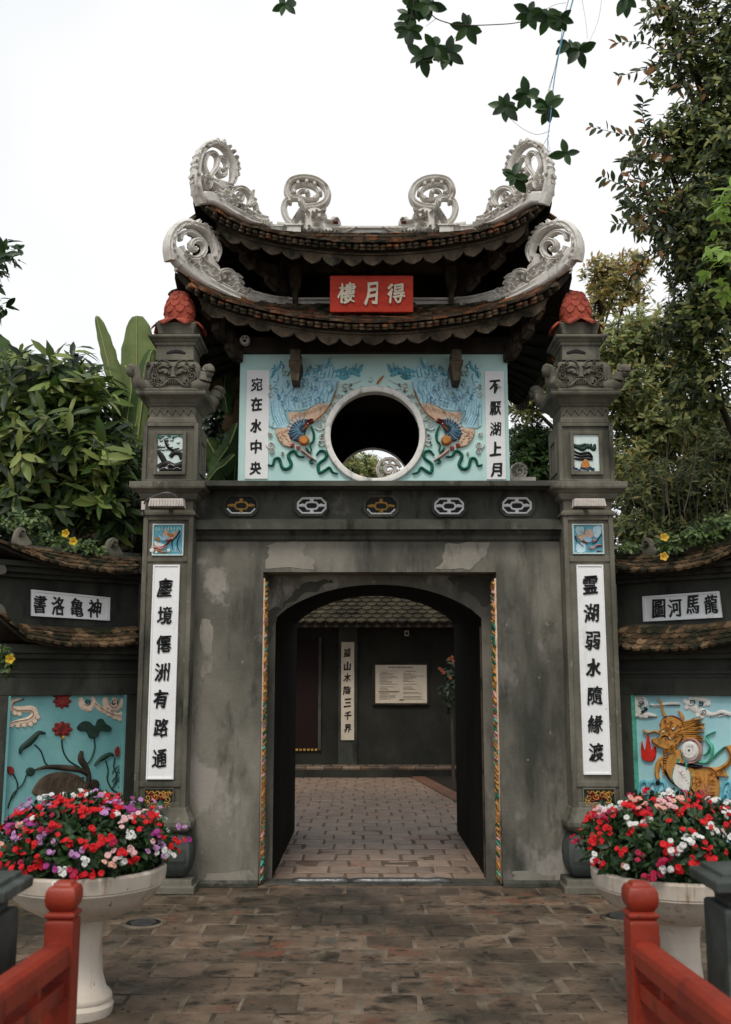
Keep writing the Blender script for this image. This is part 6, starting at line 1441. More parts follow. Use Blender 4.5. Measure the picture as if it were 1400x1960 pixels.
def mound(x, y, z0, R, Hh, colors, nfl, lab, seed):
    t = thing('flowering_plant', (x, y, z0), lab, 'flowers', 'flower mounds in the pedestal planters')
    rg_ = np.random.default_rng(seed); rd = random.Random(seed)
    N = 5200; u = rg_.random(N) * 2 * np.pi; q = rg_.random(N); el = -.5 + (1.57 + .5) * (1 - (1 - q) ** .62); dep = rg_.uniform(.72, 1.0, N)
    bump = 1 + .08 * np.sin(u * 5 + 1) * np.cos(el * 4) + .05 * np.sin(u * 11)
    D = np.stack([np.cos(u) * np.cos(el), np.sin(u) * np.cos(el), np.sin(el)], 1)
    S_ = np.array([R, R, Hh]); C = np.array([x, y, z0]) + D * S_ * (dep * bump)[:, None]
    low = np.clip(-el, 0, 1); C[:, :2] = np.array([x, y]) + (C[:, :2] - np.array([x, y])) * (1 - low * .28)[:, None]; C[:, 2] = np.maximum(C[:, 2], .715 + .03 * rg_.random(N))
    Rn = rg_.normal(size=(N, 3)); A = unit(D * .6 + unit(Rn) * .8 + np.array([0, 0, .1])); Nn = D + rg_.normal(size=(N, 3)) * .35 + np.array([0, 0, .3])
    L = rg_.uniform(.035, .065, N)
    leaves_mesh('foliage', C, A, Nn, L, L * .45, M_fl, t, kind='stuff')
    # stems
    mb = MB(M_lotus)
    for i in range(40):
        a = rd.uniform(0, 6.28); e = rd.uniform(.1, 1.4); d = Vector((math.cos(a) * math.cos(e) * R, math.sin(a) * math.cos(e) * R, math.sin(e) * Hh)) * .85; mb.tube([(x + d.x * .1, y + d.y * .1, z0 - .05), Vector((x, y, z0)) + d * .6, Vector((x, y, z0)) + d], .004, 4)
    mb.build('stems', t, kind='stuff')
    placed = 0; cl = []; rest = []; nfl = int(nfl * 1.9)
    while placed < nfl:
        a = rd.uniform(math.pi * .95, math.pi * 2.05) if rd.random() < .85 else rd.uniform(0, math.pi); e = -.2 + 1.7 * rd.random() ** 1.1
        bmp = 1 + .08 * math.sin(a * 5 + 1) * math.cos(e * 4) + .05 * math.sin(a * 11)
        d = Vector((math.cos(a) * math.cos(e), math.sin(a) * math.cos(e), math.sin(e))); c0 = Vector((x + d.x * R * bmp, y + d.y * R * bmp, z0 + d.z * Hh * bmp))
        if any((c0 - q_).length < .03 for q_ in cl): continue
        cl.append(c0); col = rd.choice(colors)
        for k in range(rd.choice([1, 3, 4, 4, 5, 6])):
            if placed >= nfl: break
            off = Vector((rd.gauss(0, .019), rd.gauss(0, .019), rd.gauss(0, .012))); p = c0 + off + d * .02
            nn = (d * .7 + Vector((rd.gauss(0, .5), -.3 + rd.gauss(0, .45), .5 + rd.gauss(0, .35)))).normalized()
            R_ = nn.to_track_quat('Z', 'Y').to_matrix().to_4x4() @ Matrix.Rotation(rd.uniform(0, 6), 4, 'Z') @ Matrix.Scale(rd.uniform(.85, 1.15), 4)
            R_ = R_ @ Matrix.Scale(.75, 4)
            if placed % 2 or placed > 2 * 290: 
                o = bpy.data.objects.new('flower', FM[col]); link(o, t); o.matrix_local = Matrix.Translation(p - wloc(t)) @ R_
            else: rest.append((col, Matrix.Translation(p) @ R_))
            placed += 1
    mb = MB()
    for col, M in rest:
        me = FM[col]; vs = [M @ v.co for v in me.vertices]; b0 = len(mb.v); mb.v += vs
        for pl in me.polygons:
            m_ = me.materials[pl.material_index]
            if m_ not in mb.mats: mb.mats.append(m_)
            mb.f.append(tuple(b0 + i for i in pl.vertices)); mb.mi.append(mb.mats.index(m_))
    mb.build('small_blooms', t, kind='stuff')
mound(xL - .01, gL, .8, .425, .24, ['red'] * 9 + ['white'] * 2 + ['mag', 'mag', 'purple', 'lilac', 'lilac', 'lilac', 'peach', 'pink', 'white'], 295, 'mound of red, lilac, purple and white flowers in the left planter', 11)
mound(xR, gR, .8, .46, .25, ['red'] * 9 + ['white'] * 5 + ['mag', 'mag', 'peach', 'pink'], 290, 'mound of mostly red and white flowers in the right planter', 12)

# ------------------------------------------------------------------ railings, stone posts, bridge
mb = MB(M_wood2); mb.box(-1.5, 1.5, -4, 4.3, -.06, .0); mb.build('bridge_deck', kind='structure')
def railing(s):
    Yp = 3.86; pxc = 120 if s < 0 else 1228
    xc = P(pxc, 1780, Yp).x
    t = thing('bridge_railing', (xc, Yp, 0), ('red lacquered bridge railing whose post ' + ('stands before the left planter' if s < 0 else 'stands before the right planter')), 'railing', 'red bridge railings in the foreground')
    h = .052; ang = 0
    def z(py): return ZA(py, Yp - h)
    mb = MB(M_red); mb.sq(xc, Yp, [(h * .98, h * .98, -.02), (h, h, z(1775)), (h * .98, h * .98, z(1766)), (h * .82, h * .82, z(1763))]); mb.build('post', t, bevel=.006)
    mb = MB(M_red); mb.sq(xc, Yp, [(h * .8, h * .8, z(1764)), (h * 1.04, h * 1.04, z(1758)), (h * 1.04, h * 1.04, z(1752)), (h * .8, h * .8, z(1748))]); mb.build('collar', t, bevel=.004)
    mb = MB(M_red); mb.sq(xc, Yp, [(h * .72, h * .72, z(1749)), (h * .98, h * .98, z(1738)), (h * 1.07, h * 1.07, z(1725)), (h * 1.04, h * 1.04, z(1710)), (h * .9, h * .9, z(1701)), (h * .66, h * .66, z(1699)), (h * .64, h * .64, z(1694)), (h * .5, h * .5, z(1692))]); mb.build('finial', t, bevel=.012, smooth=True, auto=.8)
    rise = .1; y1 = .2
    for name, zt_, hh, w_ in (('handrail', z(1803), .085, .045), ('middle_rail', z(1882), .055, .03), ('bottom_rail', z(1960) - .02, .06, .03)):
        mb = MB(M_red); rg = []
        for i in range(7):
            f = i / 6; y = Yp - h + .01 + (y1 - Yp) * f; zz = zt_ + .13 * (1 - (1 - f) ** 1.6) + .0
            x = xc + s * 0.0 * f
            if name == 'handrail': sec = [(-w_, -hh), (w_, -hh), (w_ * 1.05, -hh * .4), (w_ * .9, -.012), (w_ * .5, 0), (-w_ * .5, 0), (-w_ * .9, -.012), (-w_ * 1.05, -hh * .4)]
            else: sec = [(-w_, -hh), (w_, -hh), (w_, 0), (-w_, 0)]
            rg.append([(x + a, y, zz + b) for a, b in sec])
        mb.rings(rg); mb.build(name, t, bevel=.005)
    for i in range(9):
        y = Yp - .3 - i * .36
        mb = MB(M_red); mb.box(xc - .018, xc + .018, y - .018, y + .018, .06, z(1803) - .08 + .02); mb.build('baluster', t)
    return t
railing(-1); railing(1)
def stone_post(s):
    Y = 3.72; xc = XA(-44 if s < 0 else 1428, 1700, Y); 
    t = thing('stone_post', (xc, Y, 0), 'grey green stone post with stepped cap ' + ('cut off by the left edge beside the planter' if s < 0 else 'standing in front of the right planter'), 'stone post', 'grey stone posts at the bridge end')
    k = 1.0; dy = 32 if s < 0 else 13
    def z(py, h=.14): return ZA(py + dy, Y - h)
    mb = MB(M_post); mb.sq(xc, Y, [(.115, .115, 0), (.115, .115, z(1738)), (.108, .108, z(1733))]); mb.build('shaft', t, bevel=.008)
    mb = MB(M_post); mb.sq(xc, Y, [(.085, .085, z(1735)), (.085, .085, z(1722)), (.095, .095, z(1712)), (.115, .115, z(1702)), (.145, .145, z(1697))]); mb.build('neck', t, bevel=.006)
    mb = MB(M_post); mb.sq(xc, Y, [(.15, .15, z(1697)), (.152, .152, z(1676)), (.142, .142, z(1673)), (.12, .12, z(1672)), (.12, .12, z(1662)), (.112, .112, z(1661))]); mb.build('cap', t, bevel=.006)
stone_post(-1); stone_post(1)
# ------------------------------------------------------------------ vegetation
M_mango = leafmat('broad_leaf', [(.008, .018, .005), (.018, .04, .009), (.04, .08, .015), (.1, .15, .03), (.28, .32, .09)], .3, .42)
M_mango1 = leafmat('broad_leaf_single', [(.03, .065, .012), (.1, .17, .03), (.23, .3, .075), (.38, .42, .13)], .3, .42, True)
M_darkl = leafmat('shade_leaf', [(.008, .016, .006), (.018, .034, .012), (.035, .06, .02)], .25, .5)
M_ficus = leafmat('small_leaf', [(.012, .022, .007), (.02, .036, .011), (.035, .058, .016), (.055, .085, .022), (.085, .12, .03), (.13, .17, .045), (.19, .23, .065), (.25, .25, .07), (.24, .24, .07)], .35, .5)
M_olive = leafmat('olive_leaf', [(.04, .06, .018), (.09, .125, .035), (.15, .195, .055), (.23, .27, .085), (.33, .36, .13), (.42, .42, .18), (.44, .31, .09)], .4, .5)
M_yel = leafmat('yellow_leaf', [(.12, .14, .04), (.28, .27, .09), (.42, .36, .12), (.45, .24, .06)], .4, .5)
M_lime = leafmat('lime_leaf', [(.12, .22, .03), (.22, .36, .06), (.34, .45, .1)], .4, .45)
M_banana = pmat('banana_leaf', [(.3, (.1, .14, .045)), (.7, (.19, .24, .09))], 4, 5, .5, .3, 40, dirt=((.2, .17, .07), 3, .6, .75, (1, 1, 1)))
M_banana2 = pmat('dark_banana_leaf', [(.3, (.03, .06, .02)), (.7, (.07, .12, .035))], 4, 5, .5, .3, 40)
M_rib = flat('leaf_midrib', (.3, .33, .12))
M_dry = pmat('dry_banana_leaf', [(.3, (.05, .03, .018)), (.7, (.24, .14, .07))], 5, 6, .8, .4, 40)
M_near = leafmat('near_leaf', [(.012, .03, .01), (.02, .055, .014), (.04, .09, .02)], .3, .4, True)
M_twig = flat('twig', (.05, .035, .028), .8)
def limb(mb, pts, r0, r1, n=6, sm=4):
    q = smooth_pts([tuple(p) for p in pts], sm); N = len(q); mb.tube(q, [r0 + (r1 - r0) * i / (N - 1) for i in range(N)], n)
def tree(name, label, cat, base, ells, mat, k, L, W, branches, trunk_r=.12, group=None, spread=1.0, droop=.3, simple=False, subtwigs=60, shell=.45, extra=None):
    t = thing(name, base, label, cat, group)
    mb = MB(M_bark); B = Vector(base)
    cs_ = [P(e[0], e[1], e[4]) for e in ells]
    mid = sum(cs_, Vector()) / len(cs_)
    top = Vector((B.x * .4 + mid.x * .6, B.y * .4 + mid.y * .6, mid.z)); 
    limb(mb, [B, B.lerp(top, .35) + Vector((.08, 0, 0)), B.lerp(top, .7) - Vector((.06, 0, 0)), top], trunk_r, trunk_r * .4, 8)
    mb.build('trunk', t, smooth=True)
    C, D = blobs(ells, shell)
    for c in cs_:
        mb = MB(M_bark); s0 = B.lerp(top, random.uniform(.45, .9)); limb(mb, [s0, s0.lerp(c, .5) + Vector((random.gauss(0, .1), random.gauss(0, .1), .1)), c], trunk_r * .4, trunk_r * .1, 5); mb.build('limb', t, smooth=True)
    mb = MB(M_bark)
    idx = rng.choice(len(C), min(subtwigs, len(C)), replace=False)
    for i in idx:
        q = Vector(C[i]); c = min(cs_, key=lambda v: (v - q).length); limb(mb, [c, c.lerp(q, .5) + Vector((random.gauss(0, .06), random.gauss(0, .06), random.gauss(0, .06))), q], .012, .004, 4, 3)
    mb.build('twigs', t, kind='stuff')
    pos, ax, nor, l, w_ = rosettes(C, D, k, L, W, spread, droop)
    leaves_mesh('crown', pos, ax, nor, l, w_, mat, t, kind='stuff', simple=simple)
    return t
# leaf mesh as an object
def single_leaf(m, aspect=.36):
    L, W_ = 1.0, aspect; mb = MB(m); vs = []; fs = []; n = 6
    for i in range(n + 1):
        f = i / n; w = W_ * .5 * math.sin(math.pi * min(f * .93 + .05, 1)) ** .8; z = -.14 * f * f
        vs += [(-w, f * L, z + w * .25), (0, f * L, z), (w, f * L, z + w * .25)]
    for i in range(n):
        a = i * 3; fs += [(a, a + 1, a + 4, a + 3), (a + 1, a + 2, a + 5, a + 4)]
    mb.add(vs, fs); o = mb.build('leaf', smooth=True); me = o.data; bpy.data.objects.remove(o); return me
def put_leaf(me, parent, p, ax, nor, L):
    y = Vector(ax).normalized(); x = y.cross(Vector(nor)).normalized(); z = x.cross(y)
    o = bpy.data.objects.new('leaf', me); link(o, parent)
    p = Vector(p) - wloc(parent); o.matrix_local = Matrix(((x.x * L, y.x * L, z.x * L, p.x), (x.y * L, y.y * L, z.y * L, p.y), (x.z * L, y.z * L, z.z * L, p.z), (0, 0, 0, 1))); return o

# left broad-leaved tree
ellsL = [(60, 760, 90, 80, 10.2, .8, 120), (150, 740, 66, 60, 10.0, .7, 80), (30, 860, 90, 90, 9.9, .8, 130), (150, 850, 90, 80, 9.8, .8, 120), (210, 900, 50, 60, 9.7, .5, 60), (90, 960, 120, 60, 9.8, .6, 110), (210, 975, 60, 50, 9.6, .4, 60), (-80, 860, 120, 170, 10.2, 1, 190)]
tl = tree('broadleaf_tree', 'bushy tree with long yellow green drooping leaves behind the left side wall', 'tree', (-3.4, 10.2, 0), ellsL, M_mango, 7, .25, .066, [], .13, droop=.35, shell=.35)
lm = single_leaf(M_mango1, .3)
C, D = blobs([(70, 745, 100, 70, 9.4, .2, 12), (150, 760, 70, 70, 9.3, .2, 9), (50, 850, 90, 60, 9.3, .2, 11), (160, 880, 70, 60, 9.2, .2, 9), (205, 930, 40, 40, 9.2, .2, 3)], .3)
pos, ax, nor, l, w_ = rosettes(C, D, 6, .26, .07, 1.0, .3)
for i in range(min(len(pos), 280)): put_leaf(lm, tl, pos[i], ax[i], nor[i], l[i])
# dark mass behind it
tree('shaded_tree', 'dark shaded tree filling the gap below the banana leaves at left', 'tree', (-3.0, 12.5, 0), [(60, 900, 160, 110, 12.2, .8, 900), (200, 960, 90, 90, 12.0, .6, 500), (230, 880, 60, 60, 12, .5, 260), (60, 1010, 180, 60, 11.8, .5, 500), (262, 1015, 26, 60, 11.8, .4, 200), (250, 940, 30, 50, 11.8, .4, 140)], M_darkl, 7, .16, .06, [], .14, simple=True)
tree('distant_tree', 'small pale green distant tree top between banana leaves and left pillar', 'tree', (-5.4, 20, 0), [(215, 860, 40, 36, 20, 1, 420), (170, 900, 60, 40, 20, 1, 420)], M_olive, 6, .16, .06, [], .14, simple=True)
# banana plant
ban = thing('banana_plant', (-2.9, 10.6, 0), 'banana plant with tall upright leaves, some dry and brown, beside the left pillar', 'banana plant')
mb = MB(M_bark); limb(mb, [Vector((-2.5, 10.8, 0)), Vector((-2.45, 10.8, 1.2)), Vector((-2.35, 10.8, 2.4))], .13, .07, 10); mb.build('stem', ban, smooth=True)
def blade(ptspx, wpx, Y, m, fold=.35, turn=0.0, tear=0, rib=True):
    """long blade along a midrib traced in the photo"""
    n = 22; q = smooth_pts([(a, b, Y + turn * i) for i, (a, b) in enumerate(ptspx)], 8); N = len(q); mbx = MB(m, M_rib)
    mid = [P(a, b, y) for a, b, y in q]; k = (mid[0] - P(q[0][0] + 1, q[0][1], q[0][2])).length; LFT = []; RGT = []
    for i, c in enumerate(mid):
        f = i / (N - 1); t_ = (mid[min(i + 1, N - 1)] - mid[max(i - 1, 0)]).normalized(); s_ = t_.cross(Vector((0, 1, 0))).normalized()
        w = wpx * k * (math.sin(math.pi * min(.06 + f * .92, 1)) ** .5) * (1 + .05 * math.sin(i * 2.1)) * (1 - tear * random.random() * (i % 3 == 0))
        fo = fold * w; wav = .012 * math.sin(i * 1.7)
        LFT.append(c - s_ * w * .5 + Vector((0, fo + wav, -.0))); RGT.append(c + s_ * w * .5 + Vector((0, fo - wav, 0)))
    vs = LFT + mid + RGT; fs = []
    for i in range(N - 1): fs += [(i, i + 1, N + i + 1, N + i), (N + i, N + i + 1, 2 * N + i + 1, 2 * N + i)]
    mbx.add(vs, fs)
    if rib: mbx.use(M_rib); mbx.tube([c - Vector((0, .006, 0)) for c in mid], [.012 * (1 - .7 * i / (N - 1)) for i in range(N)], 5)
    return mbx.build('leaf', ban, smooth=True)
blade([(232, 820), (218, 740), (200, 665), (184, 604)], 32, 10.6, M_banana, .9, 0)
blade([(272, 900), (262, 800), (262, 700), (262, 604)], 84, 10.8, M_banana, .25, .02)
blade([(225, 930), (250, 850), (268, 780), (292, 668)], 90, 10.3, M_banana2, .5, -.03)
blade([(262, 860), (270, 790), (280, 720), (290, 672)], 24, 10.2, M_banana, .5)
blade([(190, 900), (178, 820), (160, 760), (140, 690)], 46, 10.7, M_banana2, .4, .03)
blade([(-10, 730), (10, 700), (30, 690), (60, 735)], 60, 11, M_banana2, .4, .03)
blade([(-20, 640), (0, 680), (10, 720), (12, 760)], 60, 11, M_banana2, .4, .03)
blade([(236, 900), (226, 850), (222, 800), (226, 770)], 22, 10.5, M_banana2, .7)
blade([(240, 700), (252, 740), (240, 830), (236, 860)], 10, 10.4, M_banana, .7)
for q, w_, m in (([(455, 720), (440, 745), (425, 760), (400, 762)], 26, M_dry), ([(460, 750), (448, 790), (438, 810), (428, 822)], 30, M_dry), ([(455, 810), (440, 850), (420, 880), (405, 905)], 44, M_banana2), ([(450, 870), (430, 890), (415, 900), (395, 925)], 34, M_banana2), ([(452, 700), (425, 690), (405, 700), (395, 720)], 30, M_dry), ([(462, 780), (458, 840), (452, 880), (448, 925)], 26, M_banana2), ([(420, 650), (412, 700), (410, 750), (402, 790)], 30, M_dry), ([(430, 820), (445, 800), (455, 760), (460, 720)], 40, M_dry), ([(395, 840), (412, 870), (430, 920), (440, 960)], 50, M_banana2), ([(462, 660), (440, 690), (430, 740), (436, 790)], 34, M_banana2)):
    blade(q, w_, 9.9 + random.uniform(-.2, .3), m, .5, 0, .25, m is not M_dry)
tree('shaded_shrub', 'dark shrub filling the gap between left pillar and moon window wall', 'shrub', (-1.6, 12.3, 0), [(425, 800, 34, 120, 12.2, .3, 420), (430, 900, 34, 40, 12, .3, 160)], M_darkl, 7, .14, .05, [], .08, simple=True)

# right side trees
tree('ficus_tree', 'tall dark tree with small oval leaves overhanging the upper right corner', 'tree', (4.9, 10.5, 0),
     [(1400, 60, 110, 90, 9.6, .9, 567), (1400, 200, 75, 100, 9.6, .9, 486), (1380, 330, 90, 100, 9.6, .9, 648), (1350, 440, 95, 85, 9.6, .9, 648), (1370, 540, 85, 80, 9.7, .9, 567), (1290, 20, 60, 40, 9.6, .5, 108), (1320, 250, 60, 50, 9.6, .5, 121), (1270, 290, 70, 50, 9.6, .4, 121), (1250, 400, 60, 50, 9.6, .4, 108), (1290, 120, 50, 40, 9.6, .4, 67), (1330, 620, 70, 60, 9.8, .8, 324), (1360, 730, 80, 80, 10, .8, 297), (1480, 300, 90, 330, 9.8, 1, 1215)],
     M_ficus, 6, .105, .045, [], .2, spread=.9, droop=.15, subtwigs=160, shell=.4)
# fine twigs with alternate leaves reaching left into the sky
def sprig(parent, pts, Y, L, mat_me, n):
    q = smooth_pts([tuple(P(a, b, Y)) for a, b in pts], 5); mb = MB(M_twig); N = len(q); mb.tube(q, [.008 - .006 * i / (N - 1) for i in range(N)], 4); mb.build('twig', parent)
    for i in range(n):
        f = (i + .6) / n * (N - 1); j = min(int(f), N - 2); p = Vector(q[j]).lerp(Vector(q[j + 1]), f - j); t_ = (Vector(q[j + 1]) - Vector(q[j])).normalized()
        sd = (t_.cross(Vector((0, 1, 0))).normalized() * (1 if i % 2 else -1) + t_ * random.uniform(.3, 1.0) + Vector((0, random.gauss(0, .5), random.gauss(-.1, .25)))).normalized()
        put_leaf(mat_me, parent, p, sd, Vector((random.gauss(0, .4), -1, .5)), L * random.uniform(.7, 1.15))
M_sp = leafmat('sprig_leaf', [(.012, .028, .01), (.03, .05, .015), (.05, .07, .02), (.3, .12, .04)], .35, .5, True)
sm_ = single_leaf(M_sp, .42)
sp = thing('leafy_branch', P(1300, 250, 9.4), 'thin leafy twigs reaching left into the white sky from the upper right tree', 'branch')
for pts, n in (([(1330, 60), (1280, 105), (1230, 80), (1178, 82)], 20), ([(1320, 90), (1270, 115), (1240, 130), (1184, 146)], 20), ([(1310, 240), (1250, 262), (1200, 258), (1130, 242)], 26), ([(1250, 262), (1236, 240), (1230, 215), (1232, 195)], 16), ([(1310, 380), (1250, 375), (1200, 358), (1152, 337)], 24), ([(1290, 300), (1250, 290), (1220, 300), (1190, 310)], 20), ([(1300, 450), (1250, 440), (1215, 430), (1175, 428)], 20), ([(1320, 470), (1260, 480), (1220, 510), (1225, 530)], 20), ([(1360, 180), (1320, 170), (1300, 160), (1296, 175)], 14), ([(1300, 10), (1280, 20), (1262, 12), (1254, 22)], 8), ([(1240, 300), (1215, 320), (1200, 350), (1195, 380)], 16), ([(1290, 340), (1260, 345), (1240, 340), (1225, 350)], 12), ([(1330, 330), (1290, 400), (1240, 410), (1190, 395)], 20)):
    sprig(sp, pts, 9.3 + random.uniform(-.2, .2), .105, sm_, int(n * 1.25))
tree('golden_tree', 'slender tree with yellow orange foliage against the sky behind the right pillar bud', 'tree', (3.6, 16, 0), [(1150, 525, 34, 34, 15.5, .5, 120), (1180, 550, 45, 50, 15.5, .5, 170), (1145, 580, 22, 34, 15.5, .4, 60), (1215, 505, 36, 22, 15.5, .4, 80), (1225, 560, 30, 26, 15.5, .4, 40)], M_yel, 7, .13, .045, [], .1, simple=True)
tree('olive_tree', 'broad olive green tree with yellowish top behind the right pillar', 'tree', (4.2, 14, 0),
     [(1180, 670, 70, 56, 13.5, .8, 420), (1240, 640, 56, 50, 13.5, .8, 300), (1290, 700, 80, 80, 13.5, .8, 520), (1180, 760, 60, 70, 13.4, .8, 420), (1260, 820, 90, 80, 13.4, .8, 560), (1350, 840, 90, 90, 13.4, .8, 560), (1210, 900, 60, 70, 13.3, .7, 380), (1040, 720, 40, 40, 13.6, .5, 170), (1010, 770, 36, 36, 13.6, .5, 150)], M_olive, 7, .13, .045, [], .17, simple=True, shell=.5, subtwigs=200)
tree('dark_green_tree', 'dark green rounded tree between moon window wall and right pillar', 'tree', (2.0, 14.5, 0), [(1012, 850, 42, 45, 14, .5, 480), (1010, 900, 40, 36, 14, .5, 240), (1060, 870, 40, 60, 14, .5, 300)], leafmat('mid_leaf', [(.02, .05, .012), (.04, .09, .02), (.08, .14, .03)], .35, .5), 7, .11, .04, [], .12, simple=True)
tree('bushy_tree', 'dense shaded bushy tree with thin pale stems above the right side wall', 'tree', (4.6, 12.2, 0),
     [(1240, 950, 80, 70, 12, .7, 480), (1320, 960, 90, 80, 12, .8, 600), (1400, 900, 80, 140, 12, .8, 700), (1220, 1020, 60, 40, 11.6, .5, 220), (1300, 1030, 90, 36, 11.6, .5, 300), (1380, 1020, 60, 40, 11.4, .5, 220)], leafmat('bush_leaf', [(.016, .028, .009), (.035, .055, .016), (.07, .1, .028), (.12, .155, .045), (.19, .22, .07), (.28, .3, .11), (.36, .27, .08)], .35, .5), 7, .12, .035, [], .14, simple=True, subtwigs=260)
mb = MB(flat('pale_stem', (.2, .16, .12), .8)); st = thing('bare_stems', (3.6, 11.2, 0), 'cluster of thin pale bare stems rising behind the right side wall', 'stems')
for i in range(26):
    a, b = random.uniform(1200, 1400), random.uniform(960, 1050); p = P(a, b, 11.2 + random.uniform(-.2, .4)); q = P(a + random.gauss(0, 22), b - random.uniform(60, 200), 11.3 + random.uniform(-.2, .4)); limb(mb, [p, p.lerp(q, .5) + Vector((random.gauss(0, .05), 0, 0)), q], .006, .002, 4, 3)
mb.build('stem_bundle', st, kind='stuff')
# lime clusters at the right edge
lc = thing('lime_leaf_branch', P(1400, 480, 7.5), 'bright lime green leafy branch entering from the right edge', 'branch')
lml = single_leaf(M_lime, .4); C, D = blobs([(1388, 490, 32, 30, 7.5, .3, 9), (1392, 385, 24, 22, 7.6, .3, 5), (1395, 540, 20, 20, 7.5, .2, 3), (1375, 440, 20, 20, 7.7, .2, 2)], .5)
pos, ax, nor, l, w_ = rosettes(C, D, 6, .13, .05, 1.0, .5)
for i in range(len(pos)): put_leaf(lml, lc, pos[i], ax[i], nor[i], l[i])
mb = MB(M_twig); limb(mb, [P(1470, 560, 7.6), P(1420, 500, 7.5), P(1385, 480, 7.5)], .012, .005); limb(mb, [P(1470, 480, 7.6), P(1430, 420, 7.6), P(1390, 390, 7.6)], .012, .005); mb.build('twig', lc)
# small dark branch at left edge
le = thing('edge_branch', P(0, 490, 8.0), 'small dark leafy branch poking in from the left edge against the sky', 'branch')
C, D = blobs([(10, 490, 42, 34, 8, .3, 14), (-30, 520, 40, 50, 8, .3, 14), (2, 590, 10, 16, 8, .1, 3)], .6); pos, ax, nor, l, w_ = rosettes(C, D, 6, .12, .04, 1.0, .3)
sdl = single_leaf(M_near, .4)
for i in range(len(pos)): put_leaf(sdl, le, pos[i], ax[i], nor[i], l[i])
mb = MB(M_twig); limb(mb, [P(-90, 560, 8), P(-30, 510, 8), P(45, 485, 8)], .012, .004); limb(mb, [P(-90, 600, 8), P(-30, 590, 8), P(5, 585, 8)], .01, .004); mb.build('twig', le)

# hanging branch with rosettes, near the camera
hb = thing('hanging_branch', P(1000, 40, 5.2), 'overhanging branch with dark rosettes of rounded leaves at the top of the view', 'branch')
ob = single_leaf(M_near, .52)
cl = [(640, 12, 9), (680, 20, 7), (600, 60, 6), (600, 125, 7), (655, 230, 7), (705, 190, 6), (760, 215, 7), (835, 112, 6), (1088, 48, 7), (1165, 68, 5), (1215, 72, 6), (1290, 205, 7), (1250, 180, 4), (1080, 385, 6), (990, 435, 7), (1165, 440, 8), (1238, 625, 3), (1028, 715, 7), (100, 18, 4), (1480, -10, 6)]
for zx, zy, k in cl:
    c = P(500 + zx / 2.121, zy / 2.121, 5.2 + random.uniform(-.1, .1)); a0 = random.random() * 6
    k += 1
    for j in range(k):
        a = a0 + 2 * math.pi * j / k + random.gauss(0, .2); L = .095 * random.uniform(.7, 1.2)
        put_leaf(ob, hb, c, Vector((math.cos(a), random.uniform(-.5, .5), math.sin(a) - .15)), Vector((random.gauss(0, .3), -1, -.4 + random.gauss(0, .3))), L)
def H(x, y, Y=5.2): return P(500 + x / 2.121, y / 2.121, Y)
for pts, r in (([H(640, -60), H(690, 55), H(760, 92), H(835, 102), H(1000, 96), H(1090, 84), H(1245, 82)], .0035), ([H(655, 250), H(740, 220), H(790, 150), H(835, 112)], .0018), ([H(1215, 185), H(1160, 400), H(1120, 430)], .0015), ([H(1175, 530), H(1120, 545), H(1060, 520), H(1000, 470)], .0013), ([H(1170, 550), H(1100, 650), H(1028, 715)], .0013), ([H(1300, -20), H(1320, 90), H(1325, 160)], .001), ([H(1385, -20), H(1370, 80), H(1335, 165)], .001), ([H(600, -60), H(620, 0), H(610, 60), H(600, 120)], .003), ([H(90, -60), H(100, 18)], .002), ([H(1240, 10), H(1190, 20), H(1130, 60), H(1170, 110), H(1220, 110)], .0012), ([H(710, 75), H(670, 105)], .0014), ([H(1165, 560), H(1180, 620), H(1238, 625)], .001), ([H(1480, -60), H(1480, -10)], .003)):
    mb = MB(M_twig); limb(mb, pts, r, r * .7, 5, 5); mb.build('twig', hb)
wr = thing('hanging_wire', H(1270, -40), 'thin blue wire hanging down from the top among the near leaves', 'wire')
mb = MB(flat('blue_wire', (.12, .3, .45))); limb(mb, [H(1290, -80), H(1255, 40), H(1215, 190), H(1190, 330), H(1175, 480), H(1165, 560), H(1165, 620)], .0055, .0018, 6, 5); mb.build('strand', wr); mb = MB(flat('grey_wire', (.2, .25, .3))); limb(mb, [H(1275, -80), H(1238, 40), H(1205, 230), H(1165, 370)], .003, .0015, 5, 5); mb.build('strand', wr)

# creepers with yellow trumpet flowers on the wall copings
M_vine = leafmat('vine_leaf', [(.02, .045, .012), (.045, .09, .02), (.1, .16, .04), (.2, .26, .1)], .3, .45)
M_tr = leafmat('trumpet_yellow', [(.7, .45, .02), (.8, .55, .05), (.8, .5, .08)], .35, .5, True)
tf = MB(M_tr, M_ochre)
for i in range(5):
    a = 2 * math.pi * i / 5; D0 = Vector((math.cos(a), math.sin(a), 0)); X = Vector((-D0.y, D0.x, 0))
    tf.add([D0 * .008 - X * .006, D0 * .008 + X * .006, D0 * .03 + X * .02 + Vector((0, 0, .03)), D0 * .045 + Vector((0, 0, .032)), D0 * .03 - X * .02 + Vector((0, 0, .03))], [(0, 1, 2, 3, 4)])
tf.use(M_ochre); tf.lathe(0, 0, [(.006, -.04), (.012, 0)], 6)
_t = tf.build('trumpet_flower'); TFM = _t.data; bpy.data.objects.remove(_t)
